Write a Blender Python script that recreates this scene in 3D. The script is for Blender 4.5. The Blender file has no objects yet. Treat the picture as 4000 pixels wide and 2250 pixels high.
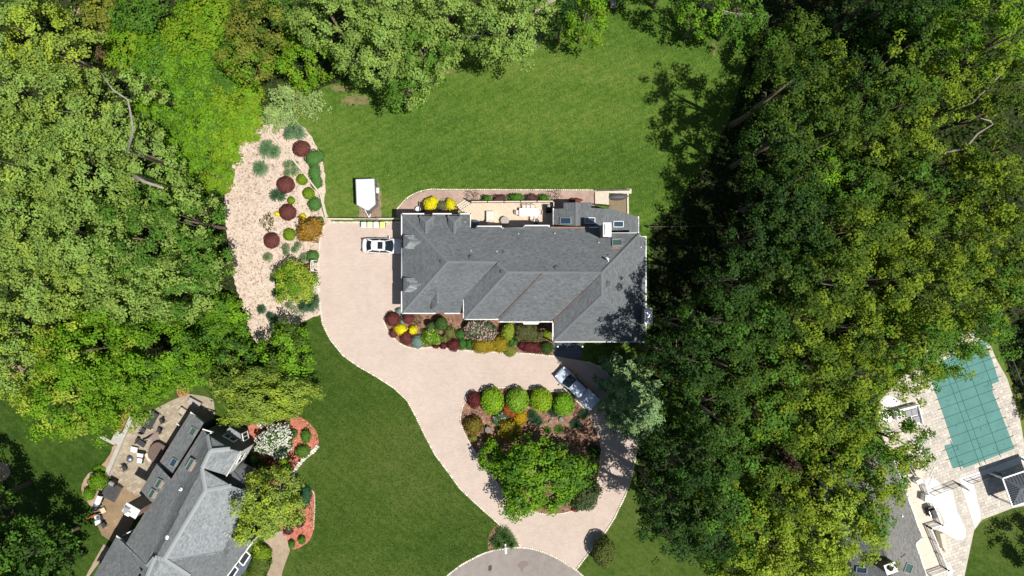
import bpy, math, random
import numpy as np
from mathutils import Vector, Matrix
from mathutils.geometry import tessellate_polygon
random.seed(7); RNG = np.random.default_rng(7)
scene = bpy.context.scene
col = scene.collection
PI = math.pi

# ---------------------------------------------------------------- camera, sky, sun, exposure
H = 85.0            # height of the drone above the ground (m)
S = 0.03125         # metres on the ground per photo pixel
cam_d = bpy.data.cameras.new('camera'); cam = bpy.data.objects.new('camera', cam_d); col.objects.link(cam)
cam.location = (0, 0, H); cam.rotation_euler = (0, 0, 0)
cam_d.sensor_width = 36.0; cam_d.lens = 36.0 * H / (4000 * S)
cam_d.clip_start = 1.0; cam_d.clip_end = 3000
scene.camera = cam
SUN_V = Vector((-0.38, 0.21, -1.0)).normalized()
SUN_EL = math.asin(-SUN_V.z); SUN_AZ = math.atan2(-SUN_V.x, -SUN_V.y)
world = bpy.data.worlds.new('World'); scene.world = world; world.use_nodes = True
wn = world.node_tree; bg = wn.nodes['Background']
sky = wn.nodes.new('ShaderNodeTexSky'); sky.sky_type = 'NISHITA'; sky.sun_disc = False
sky.sun_elevation = SUN_EL; sky.sun_rotation = SUN_AZ
wn.links.new(sky.outputs[0], bg.inputs[0]); bg.inputs[1].default_value = 0.06
sl = bpy.data.lights.new('sun', 'SUN'); sl.energy = 4.8; sl.angle = math.radians(0.53); sl.color = (1.0, 0.955, 0.88)
sun = bpy.data.objects.new('sun', sl); col.objects.link(sun)
sun.rotation_euler = SUN_V.to_track_quat('-Z', 'Y').to_euler(); sun.location = (30, -20, 80)
vs = scene.view_settings
vs.view_transform = 'Standard'; vs.look = 'None'; vs.gamma = 1.0; vs.exposure = 0.22; vs.use_curve_mapping = False
try:
    scene.cycles.max_bounces = 6; scene.cycles.transparent_max_bounces = 4; scene.cycles.use_adaptive_sampling = True
except Exception: pass

# ---------------------------------------------------------------- helpers
def P(px, py, z=0.0):
    "ground-plan position of what the photo shows at pixel (px, py) when it stands z metres high"
    k = S * (H - z) / H
    return Vector(((px - 2000) * k, (1125 - py) * k, z))
def PL(pts, z=0.0): return [P(a, b, z) for a, b in pts]
def smooth(pts, n=6, closed=True):
    out = []; N = len(pts)
    for i in range(N if closed else N - 1):
        g = lambda j: np.array(pts[j % N] if closed else pts[min(max(j, 0), N - 1)], float)
        p0, p1, p2, p3 = g(i - 1), g(i), g(i + 1), g(i + 2)
        for k in range(n):
            t = k / n
            out.append(tuple(0.5 * (2 * p1 + (p2 - p0) * t + (2 * p0 - 5 * p1 + 4 * p2 - p3) * t * t + (3 * p1 - p0 - 3 * p2 + p3) * t ** 3)))
    if not closed: out.append(tuple(pts[-1]))
    return out
def rough(pts, amp, seed=0, step=12):
    "densify an outline and make it ragged"
    r = random.Random(seed); out = []
    for i in range(len(pts)):
        a = np.array(pts[i], float); b = np.array(pts[(i + 1) % len(pts)], float)
        n = max(1, int(np.linalg.norm(b - a) / step))
        for k in range(n):
            p = a + (b - a) * k / n
            out.append((p[0] + r.uniform(-amp, amp), p[1] + r.uniform(-amp, amp)))
    return out
def inside(x, y, poly):
    c = False; j = len(poly) - 1
    for i in range(len(poly)):
        xi, yi = poly[i][0], poly[i][1]; xj, yj = poly[j][0], poly[j][1]
        if (yi > y) != (yj > y) and x < (xj - xi) * (y - yi) / (yj - yi + 1e-12) + xi: c = not c
        j = i
    return c

class MB:
    "collects faces; every face may carry a colour"
    def __init__(s): s.v = []; s.f = []; s.c = []; s.col = None
    def add(s, vs, fs, c=None):
        n = len(s.v); s.v += [tuple(p) for p in vs]; s.f += [tuple(i + n for i in f) for f in fs]
        s.c += [c or s.col] * len(fs); return s
    def poly(s, pts, c=None): return s.add(pts, [tuple(range(len(pts)))], c)
    def box(s, ctr, size, rz=0.0, c=None, top=1.0):
        a, b, h = size[0] / 2, size[1] / 2, size[2] / 2; cs, sn = math.cos(rz), math.sin(rz); vs = []
        for z in (-h, h):
            k = top if z > 0 else 1.0
            for x, y in ((-a, -b), (a, -b), (a, b), (-a, b)):
                x *= k; y *= k
                vs.append((ctr[0] + x * cs - y * sn, ctr[1] + x * sn + y * cs, ctr[2] + z))
        return s.add(vs, [(0, 3, 2, 1), (4, 5, 6, 7), (0, 1, 5, 4), (1, 2, 6, 5), (2, 3, 7, 6), (3, 0, 4, 7)], c)
    def beam(s, p, q, w, h, c=None, up=Vector((0, 0, 1))):
        p = Vector(p); q = Vector(q); d = (q - p).normalized()
        if abs(d.dot(up)) > 0.98: up = Vector((1, 0, 0))
        r = d.cross(up).normalized(); u = r.cross(d).normalized()
        vs = [e + r * a * w / 2 + u * b * h / 2 for e in (p, q) for a, b in ((-1, -1), (1, -1), (1, 1), (-1, 1))]
        return s.add(vs, [(0, 3, 2, 1), (4, 5, 6, 7), (0, 1, 5, 4), (1, 2, 6, 5), (2, 3, 7, 6), (3, 0, 4, 7)], c)
    def prism(s, pts, z0, z1, c=None, slope=None):
        n = len(pts); vs = [(p[0], p[1], z0) for p in pts] + [(p[0], p[1], z1) for p in pts]
        return s.add(vs, [tuple(reversed(range(n))), tuple(range(n, 2 * n))] + [(i, (i + 1) % n, n + (i + 1) % n, n + i) for i in range(n)], c)
    def slab(s, pts, t, c=None):
        n = len(pts); pts = [Vector(p) for p in pts]
        vs = pts + [p - Vector((0, 0, t)) for p in pts]
        return s.add(vs, [tuple(range(n)), tuple(reversed(range(n, 2 * n)))] + [(i, n + i, n + (i + 1) % n, (i + 1) % n) for i in range(n)], c)
    def slab_tri(s, pts, t, c=None):
        pts = [Vector(p) for p in pts]; n = len(pts); lo = [p - Vector((0, 0, t)) for p in pts]; up = []; dn = []
        for a, b, d in tessellate_polygon([pts]):
            f = (a, b, d) if (pts[b] - pts[a]).cross(pts[d] - pts[a]).z > 0 else (a, d, b); up.append(f); dn.append(tuple(n + i for i in reversed(f)))
        return s.add(pts + lo, up + dn + [(i, n + i, n + (i + 1) % n, (i + 1) % n) for i in range(n)], c)
    def tube(s, pts, rad, n=6, c=None):
        vs = []; fs = []; pts = [Vector(p) for p in pts]
        for i, p in enumerate(pts):
            d = (pts[min(i + 1, len(pts) - 1)] - pts[max(i - 1, 0)]).normalized()
            a = d.cross(Vector((0.31, 0.87, 0.12))).normalized(); b = d.cross(a)
            r = rad[i] if isinstance(rad, (list, tuple)) else rad
            for k in range(n):
                t = 2 * PI * k / n; vs.append(p + (a * math.cos(t) + b * math.sin(t)) * r)
        for i in range(len(pts) - 1):
            for k in range(n):
                fs.append((i * n + k, i * n + (k + 1) % n, (i + 1) * n + (k + 1) % n, (i + 1) * n + k))
        fs.append(tuple(reversed(range(n)))); fs.append(tuple(range((len(pts) - 1) * n, len(pts) * n)))
        return s.add(vs, fs, c)
    def lathe(s, ctr, prof, n=16, c=None, sx=1.0, sy=1.0):
        vs = []; fs = []
        for r, z in prof:
            for k in range(n):
                t = 2 * PI * k / n; vs.append((ctr[0] + r * math.cos(t) * sx, ctr[1] + r * math.sin(t) * sy, ctr[2] + z))
        for i in range(len(prof) - 1):
            for k in range(n): fs.append((i * n + k, i * n + (k + 1) % n, (i + 1) * n + (k + 1) % n, (i + 1) * n + k))
        fs.append(tuple(reversed(range(n)))); fs.append(tuple(range((len(prof) - 1) * n, len(prof) * n)))
        return s.add(vs, fs, c)
    def grid(s, rows, c=None, close=False):
        n = len(rows[0]); vs = [p for r in rows for p in r]; fs = []
        for i in range(len(rows) - 1):
            for k in range(n if close else n - 1): fs.append((i * n + k, i * n + (k + 1) % n, (i + 1) * n + (k + 1) % n, (i + 1) * n + k))
        return s.add(vs, fs, c)

ORG = {}
def _link(o, parent):
    col.objects.link(o)
    if parent is not None: o.parent = parent
    return o
def thing(name, label, cat, loc=(0, 0, 0), rz=0.0, group=None):
    o = bpy.data.objects.new(name, None); o.empty_display_size = 0.3; col.objects.link(o)
    o.location = loc; o.rotation_euler = (0, 0, rz); o['label'] = label; o['category'] = cat
    if group: o['group'] = group
    ORG[o.name] = Vector(loc); return o
def tag(o, label, cat, group=None):
    o['label'] = label; o['category'] = cat
    if group: o['group'] = group
    return o
def part(name, mb, m, parent=None, local=False, sm=False, kind=None, label=None):
    off = Vector((0, 0, 0))
    if parent is not None:
        if not local: off = ORG[parent.name]
    me = bpy.data.meshes.new(name)
    me.from_pydata([(p[0] - off[0], p[1] - off[1], p[2] - off[2]) for p in mb.v], [], mb.f)
    if any(c is not None for c in mb.c):
        at = me.color_attributes.new('Col', 'FLOAT_COLOR', 'CORNER'); buf = []
        for f, c in zip(mb.f, mb.c): buf += [x for _ in f for x in (*(c or (0.5, 0.5, 0.5))[:3], 1.0)]
        at.data.foreach_set('color', buf)
    me.materials.append(m)
    if sm: me.polygons.foreach_set('use_smooth', [True] * len(me.polygons))
    me.update()
    o = bpy.data.objects.new(name, me); _link(o, parent); ORG[o.name] = off
    if kind: o['kind'] = kind
    if label: o['label'] = label
    return o
def npmesh(name, V, F, C, m, parent=None, off=(0, 0, 0), sm=False):
    "V (n,3), F (k,4), C (n,3) numpy -> mesh object"
    V = np.asarray(V, np.float32) - np.asarray(off, np.float32); F = np.asarray(F, np.int32)
    me = bpy.data.meshes.new(name)
    me.vertices.add(len(V)); me.vertices.foreach_set('co', V.ravel())
    k = F.shape[1]; me.loops.add(F.size); me.loops.foreach_set('vertex_index', F.ravel())
    me.polygons.add(len(F)); me.polygons.foreach_set('loop_start', np.arange(0, F.size, k, dtype=np.int32))
    me.update(calc_edges=True)
    if C is not None:
        at = me.color_attributes.new('Col', 'FLOAT_COLOR', 'POINT')
        at.data.foreach_set('color', np.concatenate([np.asarray(C, np.float32), np.ones((len(V), 1), np.float32)], 1).ravel())
    me.materials.append(m)
    o = bpy.data.objects.new(name, me); _link(o, parent); ORG[o.name] = Vector(off)
    return o
def copy_tree(o, parent=None):
    c = o.copy(); col.objects.link(c)
    if parent is not None: c.parent = parent
    for ch in [x for x in o.children]: copy_tree(ch, c)
    return c

# ---------------------------------------------------------------- materials
def mat(name, c, rough=0.7, noise=0.0, nscale=3.0, metal=0.0, spec=0.3, bump=0.0, bscale=20.0, c2=None, attr=False, trans=0.0):
    m = bpy.data.materials.new(name); m.use_nodes = True; nt = m.node_tree; N = nt.nodes; L = nt.links
    b = N['Principled BSDF']; b.inputs['Roughness'].default_value = rough; b.inputs['Metallic'].default_value = metal
    b.inputs['Specular IOR Level'].default_value = spec
    b.inputs['Base Color'].default_value = (*c, 1)
    src = None
    if attr:
        a = N.new('ShaderNodeAttribute'); a.attribute_name = 'Col'; src = a.outputs['Color']
    tc = N.new('ShaderNodeTexCoord')
    if noise > 0 or c2:
        n = N.new('ShaderNodeTexNoise'); n.inputs['Scale'].default_value = nscale; n.inputs['Detail'].default_value = 6; n.inputs['Roughness'].default_value = 0.65
        L.new(tc.outputs['Object'], n.inputs['Vector'])
        r = N.new('ShaderNodeMapRange'); r.inputs[1].default_value = 0.3; r.inputs[2].default_value = 0.7
        L.new(n.outputs['Fac'], r.inputs[0])
        mx = N.new('ShaderNodeMix'); mx.data_type = 'RGBA'; L.new(r.outputs[0], mx.inputs[0])
        if src is not None:
            mu = N.new('ShaderNodeMix'); mu.data_type = 'RGBA'; mu.blend_type = 'MULTIPLY'; mu.inputs[0].default_value = 1.0
            L.new(src, mu.inputs[6]); mx.inputs[6].default_value = (1 - noise,) * 3 + (1,); mx.inputs[7].default_value = (1 + noise,) * 3 + (1,)
            L.new(mx.outputs[2], mu.inputs[7]); src = mu.outputs[2]
        else:
            mx.inputs[6].default_value = (*[x * (1 - noise) for x in c], 1); mx.inputs[7].default_value = (*(c2 or [x * (1 + noise) for x in c]), 1)
            src = mx.outputs[2]
    if src is not None: L.new(src, b.inputs['Base Color'])
    if bump > 0:
        n2 = N.new('ShaderNodeTexNoise'); n2.inputs['Scale'].default_value = bscale; n2.inputs['Detail'].default_value = 4
        L.new(tc.outputs['Object'], n2.inputs['Vector'])
        bp = N.new('ShaderNodeBump'); bp.inputs['Strength'].default_value = bump; bp.inputs['Distance'].default_value = 0.06
        L.new(n2.outputs['Fac'], bp.inputs['Height']); L.new(bp.outputs[0], b.inputs['Normal'])
    if trans > 0:
        t = N.new('ShaderNodeBsdfTranslucent'); ms = N.new('ShaderNodeMixShader'); ms.inputs[0].default_value = trans
        if src is not None: L.new(src, t.inputs['Color'])
        else: t.inputs['Color'].default_value = (*c, 1)
        L.new(b.outputs[0], ms.inputs[1]); L.new(t.outputs[0], ms.inputs[2]); L.new(ms.outputs[0], N['Material Output'].inputs['Surface'])
    return m
def ground_mat(name, stops, scales, weights, speck=None, speck_scale=40.0, bump=0.4, bscale=25.0, rough=0.95, stretch=None):
    "several noise octaves blended into one factor, then a colour ramp; optional small specks of another colour"
    m = bpy.data.materials.new(name); m.use_nodes = True; nt = m.node_tree; N = nt.nodes; L = nt.links
    b = N['Principled BSDF']; b.inputs['Roughness'].default_value = rough; b.inputs['Specular IOR Level'].default_value = 0.15
    tc = N.new('ShaderNodeTexCoord'); vec = tc.outputs['Object']
    acc = None
    for i, (sc, w) in enumerate(zip(scales, weights)):
        v = vec
        if stretch and i == stretch[0]:
            mp = N.new('ShaderNodeMapping'); mp.inputs['Rotation'].default_value = (0, 0, stretch[1]); mp.inputs['Scale'].default_value = (stretch[2], 1, 1)
            L.new(vec, mp.inputs[0]); v = mp.outputs[0]
        n = N.new('ShaderNodeTexNoise'); n.inputs['Scale'].default_value = sc; n.inputs['Detail'].default_value = 5; n.inputs['Roughness'].default_value = 0.6
        L.new(v, n.inputs['Vector'])
        k = N.new('ShaderNodeMath'); k.operation = 'MULTIPLY'; k.inputs[1].default_value = w; L.new(n.outputs['Fac'], k.inputs[0])
        if acc is None: acc = k.outputs[0]
        else:
            ad = N.new('ShaderNodeMath'); ad.operation = 'ADD'; L.new(acc, ad.inputs[0]); L.new(k.outputs[0], ad.inputs[1]); acc = ad.outputs[0]
    if stretch:
        wv = N.new('ShaderNodeTexWave'); wv.inputs['Scale'].default_value = 0.34; wv.inputs['Distortion'].default_value = 3.0; wv.inputs['Detail'].default_value = 2; wv.inputs['Detail Scale'].default_value = 0.35
        mp = N.new('ShaderNodeMapping'); mp.inputs['Rotation'].default_value = (0, 0, stretch[1] + 1.57); L.new(vec, mp.inputs[0]); L.new(mp.outputs[0], wv.inputs['Vector'])
        k = N.new('ShaderNodeMath'); k.operation = 'MULTIPLY_ADD'; k.inputs[1].default_value = 0.022; k.inputs[2].default_value = -0.011; L.new(wv.outputs['Fac'], k.inputs[0])
        ad = N.new('ShaderNodeMath'); ad.operation = 'ADD'; L.new(acc, ad.inputs[0]); L.new(k.outputs[0], ad.inputs[1]); acc = ad.outputs[0]
    rp = N.new('ShaderNodeValToRGB'); cr = rp.color_ramp
    while len(cr.elements) < len(stops): cr.elements.new(0.5)
    for e, (p, c) in zip(cr.elements, stops): e.position = p; e.color = (*c, 1)
    L.new(acc, rp.inputs[0]); src = rp.outputs[0]
    if speck:
        w = N.new('ShaderNodeTexVoronoi'); w.inputs['Scale'].default_value = speck_scale; L.new(vec, w.inputs['Vector'])
        sp = N.new('ShaderNodeSeparateColor'); L.new(w.outputs['Color'], sp.inputs[0])
        r2 = N.new('ShaderNodeValToRGB')
        while len(r2.color_ramp.elements) < len(speck): r2.color_ramp.elements.new(0.5)
        for e, (p, c) in zip(r2.color_ramp.elements, speck): e.position = p; e.color = (*c, 1)
        r2.color_ramp.interpolation = 'CONSTANT'
        L.new(sp.outputs[0], r2.inputs[0])
        mu = N.new('ShaderNodeMix'); mu.data_type = 'RGBA'; mu.blend_type = 'MULTIPLY'; mu.inputs[0].default_value = 1
        L.new(src, mu.inputs[6]); L.new(r2.outputs[0], mu.inputs[7]); src = mu.outputs[2]
    L.new(src, b.inputs['Base Color'])
    nb = N.new('ShaderNodeTexNoise'); nb.inputs['Scale'].default_value = bscale; nb.inputs['Detail'].default_value = 5; L.new(vec, nb.inputs['Vector'])
    bp = N.new('ShaderNodeBump'); bp.inputs['Strength'].default_value = bump; bp.inputs['Distance'].default_value = 0.06
    L.new(nb.outputs['Fac'], bp.inputs['Height']); L.new(bp.outputs[0], b.inputs['Normal'])
    return m
def paver_mat(name, c1, c2, mortar, sx, sy, rz=0.0, stain=0.2):
    m = bpy.data.materials.new(name); m.use_nodes = True; nt = m.node_tree; N = nt.nodes; L = nt.links
    b = N['Principled BSDF']; b.inputs['Roughness'].default_value = 0.9; b.inputs['Specular IOR Level'].default_value = 0.2
    tc = N.new('ShaderNodeTexCoord'); mp = N.new('ShaderNodeMapping'); mp.inputs['Rotation'].default_value = (0, 0, rz); L.new(tc.outputs['Object'], mp.inputs[0])
    br = N.new('ShaderNodeTexBrick'); br.inputs['Scale'].default_value = 1.0; br.inputs['Brick Width'].default_value = sx; br.inputs['Row Height'].default_value = sy
    br.inputs['Mortar Size'].default_value = 0.012; br.inputs['Color1'].default_value = (*c1, 1); br.inputs['Color2'].default_value = (*c2, 1); br.inputs['Mortar'].default_value = (*mortar, 1)
    L.new(mp.outputs[0], br.inputs['Vector'])
    src = br.outputs['Color']
    for sc, w in ((0.22, stain), (1.1, stain * 0.8), (6.0, stain * 0.5)):
        n = N.new('ShaderNodeTexNoise'); n.inputs['Scale'].default_value = sc; n.inputs['Detail'].default_value = 5; L.new(tc.outputs['Object'], n.inputs['Vector'])
        r = N.new('ShaderNodeMapRange'); r.inputs[1].default_value = 0.3; r.inputs[2].default_value = 0.7; r.inputs[3].default_value = 1 - w; r.inputs[4].default_value = 1 + w * 0.6
        L.new(n.outputs['Fac'], r.inputs[0])
        mu = N.new('ShaderNodeMix'); mu.data_type = 'RGBA'; mu.blend_type = 'MULTIPLY'; mu.inputs[0].default_value = 1
        L.new(src, mu.inputs[6]); L.new(r.outputs[0], mu.inputs[7]); src = mu.outputs[2]
    L.new(src, b.inputs['Base Color'])
    bp = N.new('ShaderNodeBump'); bp.inputs['Strength'].default_value = 0.5; bp.inputs['Distance'].default_value = 0.02; bp.invert = True
    L.new(br.outputs['Fac'], bp.inputs['Height']); L.new(bp.outputs[0], b.inputs['Normal'])
    return m

M = {}
M['lawn'] = ground_mat('lawn_grass', [(0.42, (.036, .082, .010)), (0.468, (.056, .116, .013)), (0.502, (.078, .144, .019)), (0.54, (.112, .168, .028)), (0.60, (.185, .172, .06))],
                       (0.022, 0.13, 0.8, 3.2, 11.0), (0.24, 0.22, 0.18, 0.18, 0.18), stretch=(1, -0.45, 0.22), bump=1.0, bscale=9.0)
M['lawn_dark'] = ground_mat('dark_lawn_grass', [(0.42, (.022, .050, .006)), (0.468, (.034, .070, .008)), (0.502, (.047, .086, .011)), (0.54, (.066, .102, .016)), (0.60, (.095, .110, .034))],
                       (0.022, 0.13, 0.8, 3.2, 11.0), (0.24, 0.22, 0.18, 0.18, 0.18), stretch=(1, 0.7, 0.22), bump=1.0, bscale=9.0)  # a darker grass for the front and neighbouring lawns
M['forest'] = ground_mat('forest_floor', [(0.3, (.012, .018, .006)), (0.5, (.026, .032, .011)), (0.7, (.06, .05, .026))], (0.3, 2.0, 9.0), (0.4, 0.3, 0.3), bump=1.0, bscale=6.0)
M['chips'] = ground_mat('wood_chips', [(0.35, (.43, .33, .26)), (0.5, (.56, .46, .385)), (0.65, (.66, .57, .49))], (0.12, 1.2, 14.0), (0.3, 0.3, 0.4),
                        speck=[(0.0, (.62, .58, .55)), (0.10, (1, 1, 1)), (0.55, (1.12, 1.1, 1.06)), (0.8, (.86, .82, .8))], speck_scale=5.5, bump=1.0, bscale=16.0)
M['soil_mulch'] = ground_mat('brown_mulch', [(0.35, (.15, .082, .055)), (0.5, (.23, .135, .095)), (0.68, (.33, .21, .15))], (0.5, 3.0, 14.0), (0.3, 0.3, 0.4),
                             speck=[(0.0, (.5, .45, .42)), (0.15, (1, 1, 1)), (0.82, (1.6, 1.5, 1.4))], speck_scale=7.0, bump=1.0, bscale=12.0)
M['red_mulch'] = ground_mat('red_mulch', [(0.35, (.33, .105, .07)), (0.5, (.44, .155, .105)), (0.68, (.55, .24, .17))], (0.5, 3.0, 14.0), (0.3, 0.3, 0.4),
                            speck=[(0.0, (.6, .55, .5)), (0.15, (1, 1, 1)), (0.85, (1.3, 1.35, 1.4))], speck_scale=7.0, bump=1.0, bscale=12.0)
M['bare'] = ground_mat('bare_earth', [(0.35, (.24, .16, .10)), (0.5, (.36, .26, .17)), (0.68, (.5, .4, .28))], (0.5, 3.0, 14.0), (0.3, 0.3, 0.4), bump=0.8, bscale=10.0)
M['drive'] = paver_mat('driveway_pavers', (.525, .425, .365), (.475, .38, .325), (.60, .52, .455), 0.34, 0.17, 0.0, 0.06)
M['path'] = paver_mat('path_pavers', (.43, .30, .25), (.38, .26, .215), (.46, .36, .30), 0.24, 0.12, 0.0, 0.18)
M['pad'] = paver_mat('trailer_pad_pavers', (.30, .20, .15), (.36, .25, .19), (.3, .25, .18), 0.3, 0.15, 0.0, 0.25)
M['tanbrick'] = paver_mat('walkway_brick', (.40, .31, .22), (.34, .25, .17), (.42, .36, .27), 0.22, 0.11, 0.9, 0.18)
M['brownbrick'] = paver_mat('patio_brick', (.30, .205, .12), (.24, .16, .095), (.32, .25, .17), 0.22, 0.11, 0.3, 0.2)
M['slate'] = paver_mat('bluestone', (.13, .15, .19), (.10, .12, .155), (.06, .06, .07), 0.7, 0.45, 0.0, 0.2)
M['slate_tan'] = paver_mat('tan_flagstone', (.26, .20, .12), (.21, .165, .105), (.3, .25, .18), 0.6, 0.6, 0.0, 0.2)
M['asphalt'] = ground_mat('asphalt', [(0.3, (.19, .165, .15)), (0.5, (.27, .24, .22)), (0.7, (.33, .30, .28))], (0.15, 1.2, 20.0), (0.35, 0.3, 0.35), bump=0.3, bscale=30.0)
M['concrete'] = mat('concrete', (.74, .72, .69), 0.85, 0.06, 1.2, bump=0.1)
M['concrete_grey'] = mat('grey_concrete', (.42, .40, .36), 0.9, 0.14, 1.5, bump=0.15)
M['dry'] = mat('dry_grass', (.17, .145, .065), 0.95, 0.3, 1.5)
M['sand'] = mat('joint_sand', (.32, .275, .21), 0.95, 0.12, 3.0)
M['sand_light'] = mat('pale_joint_sand', (.50, .455, .39), 0.95, 0.1, 3.0)
M['stone'] = mat('kerb_stone', (.72, .66, .55), 0.85, 0.12, 5.0, attr=True)
M['paver'] = mat('paver_stone', (.5, .5, .5), 0.9, 0.12, 6.0, attr=True, bump=0.15)
M['leaf'] = mat('leaves', (.1, .15, .04), 0.55, 0.0, attr=True, spec=0.15, trans=0.40)
M['needle'] = mat('needles', (.06, .1, .06), 0.6, 0.0, attr=True, spec=0.25, trans=0.15)
M['bark'] = mat('bark', (.16, .125, .095), 0.9, 0.35, 2.5, bump=0.6, bscale=9.0)
M['pale_bark'] = mat('pale_bark', (.30, .27, .225), 0.85, 0.25, 2.5, bump=0.4, bscale=9.0)
M['shingle'] = mat('asphalt_shingles', (.13, .13, .13), 0.92, 0.09, 0.35, attr=True, spec=0.2, bump=0.25, bscale=40)
M['roofbase'] = mat('roof_underlay', (.125, .137, .148), 0.95, 0.1, 2.0)
M['roofbase_l'] = mat('pale_roof_underlay', (.215, .232, .244), 0.95, 0.1, 2.0)
M['white'] = mat('white_paint', (.76, .76, .74), 0.5, 0.03, 3.0)
M['whitewall'] = mat('white_siding', (.62, .63, .60), 0.7, 0.05, 2.0)
M['greywall'] = mat('grey_siding', (.10, .11, .12), 0.75, 0.08, 2.0)
M['brick'] = paver_mat('house_brick', (.28, .16, .11), (.22, .12, .085), (.35, .3, .26), 0.24, 0.08, 0.0, 0.15)
M['copper'] = mat('copper_flashing', (.24, .135, .085), 0.6, 0.25, 4.0, metal=0.3)
M['glass'] = mat('window_glass', (.012, .02, .03), 0.06, 0, spec=0.9)
M['sky_glass'] = mat('skylight_glass', (.025, .06, .10), 0.08, 0, spec=0.9)
M['green_glass'] = mat('tinted_skylight_glass', (.06, .11, .085), 0.08, 0, spec=0.9)
M['black'] = mat('black_metal', (.012, .012, .014), 0.45, 0.1, 4.0)
M['charcoal'] = mat('charcoal_fabric', (.045, .048, .055), 0.85, 0.15, 5.0)
M['rubber'] = mat('rubber', (.014, .014, .014), 0.8)
M['chrome'] = mat('bright_metal', (.7, .7, .72), 0.25, metal=0.9)
M['galv'] = mat('galvanised_metal', (.45, .46, .48), 0.45, 0.1, 4.0, metal=0.5)
M['vent'] = mat('grey_vent', (.075, .075, .085), 0.6, 0.1, 4.0)
M['carpaint'] = mat('white_car_paint', (.80, .82, .84), 0.22, spec=0.6)
M['truckpaint'] = mat('sky_tinted_truck_paint', (.52, .60, .71), 0.3, spec=0.6)  # white truck; the sky's reflection is mixed into the paint as blue
M['trailer'] = mat('trailer_white', (.66, .69, .71), 0.5, 0.05, 0.8)
M['trailer_side'] = mat('trailer_side_panel', (.24, .225, .215), 0.5, 0.08, 1.0)
M['redlens'] = mat('red_lens', (.35, .02, .02), 0.2)
M['clearlens'] = mat('clear_lens', (.7, .72, .75), 0.15)
M['wood_grey'] = mat('weathered_wood', (.42, .37, .30), 0.85, 0.2, 4.0, attr=False)
M['wood_pale'] = mat('pale_wood', (.60, .53, .43), 0.85, 0.12, 4.0)
M['deck'] = mat('deck_boards', (.60, .50, .38), 0.8, 0.08, 3.0, attr=True)
M['deckbase'] = mat('deck_frame', (.30, .24, .18), 0.9)
M['darkwood'] = mat('dark_rail', (.07, .055, .045), 0.7)
M['cream'] = mat('cream_cover', (.66, .57, .51), 0.85, 0.05, 3.0)
M['taupe'] = mat('taupe_cover', (.38, .33, .31), 0.85, 0.06, 3.0)
M['tabletop'] = mat('whitewashed_table', (.72, .65, .62), 0.7, 0.06, 5.0)
M['pinkchair'] = mat('pale_chair', (.68, .55, .51), 0.7, 0.05, 3.0)
M['browncover'] = mat('brown_spa_cover', (.135, .095, .08), 0.7, 0.1, 2.0)
M['rug'] = mat('mauve_brown_mat', (.25, .18, .165), 0.9, 0.08, 3.0)
M['cushion'] = mat('white_cushion', (.80, .78, .75), 0.9, 0.04, 3.0)
M['greycushion'] = mat('grey_cushion', (.30, .30, .32), 0.9, 0.05, 3.0)
M['steel'] = mat('blue_steel', (.22, .27, .33), 0.3, metal=0.6)
M['board'] = mat('plywood', (.62, .50, .36), 0.8, 0.08, 3.0)
M['redcloth'] = mat('red_canvas', (.42, .10, .045), 0.85, 0.15, 4.0)
M['granite'] = mat('dark_granite', (.062, .062, .062), 0.6, 0.25, 2.0)
M['bin_a'] = mat('pale_grey_green_plastic', (.66, .72, .64), 0.5)
M['bin_b'] = mat('pale_yellow_plastic', (.72, .70, .42), 0.5)
M['bin_c'] = mat('pale_grey_plastic', (.68, .72, .72), 0.5)
M['bin_d'] = mat('yellow_lid_plastic', (.74, .71, .20), 0.5)
M['bin_body'] = mat('grey_bin_plastic', (.22, .23, .24), 0.55)
M['green'] = mat('green_plastic', (.02, .22, .12), 0.5)
M['pool'] = mat('pool_cover_mesh', (.085, .225, .205), 0.75, 0.12, 0.5, bump=0.5, bscale=1.6)
M['strap'] = mat('pool_cover_strap', (.03, .10, .09), 0.7)
M['tileroof'] = mat('dark_metal_roof', (.11, .12, .14), 0.5, 0.1, 1.5)
M['rock'] = mat('grey_rock', (.22, .20, .18), 0.9, 0.25, 2.0, bump=0.6, bscale=6)
M['whitestone'] = mat('pale_stone', (.62, .57, .50), 0.9, 0.15, 5.0, attr=True)
M['lowroof'] = mat('shade_toned_porch_roof', (.085, .092, .10), 0.75, 0.1, 2.0)  # porch roof colour darkened to carry the shade of the gable
M['kayak'] = mat('dark_grey_hull', (.075, .075, .08), 0.5, 0.1, 2.0)
# ---------------------------------------------------------------- foliage
def unit(v): return v / (np.linalg.norm(v, axis=1, keepdims=True) + 1e-9)
def leaves(C, Nrm, L, asp=0.62, fold=0.18):
    "one folded leaf-shaped quad per centre; returns verts, faces"
    n = len(C); t = unit(np.cross(Nrm, RNG.normal(size=(n, 3)))); b = np.cross(Nrm, t)
    L = np.asarray(L).reshape(-1, 1) * np.ones((n, 1))
    f = Nrm * L * fold
    V = np.stack([C - t * L * 0.5 - f, C + b * L * asp * 0.5 + f, C + t * L * 0.5 - f, C - b * L * asp * 0.5 + f], 1).reshape(-1, 3)
    F = np.arange(4 * n).reshape(n, 4)
    return V, F
def vary(base, n, amt=0.22, hue=0.12):
    c = 1.45 * np.asarray(base, float)[None, :] * (1 + RNG.uniform(-amt, amt, (n, 1)))
    w = RNG.uniform(-hue, hue, (n, 1)); c = c * np.concatenate([1 + w * 0.9, 1 + w * 0.1, 1 - w], 1)
    return np.clip(c, 0.002, 0.9)
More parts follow.
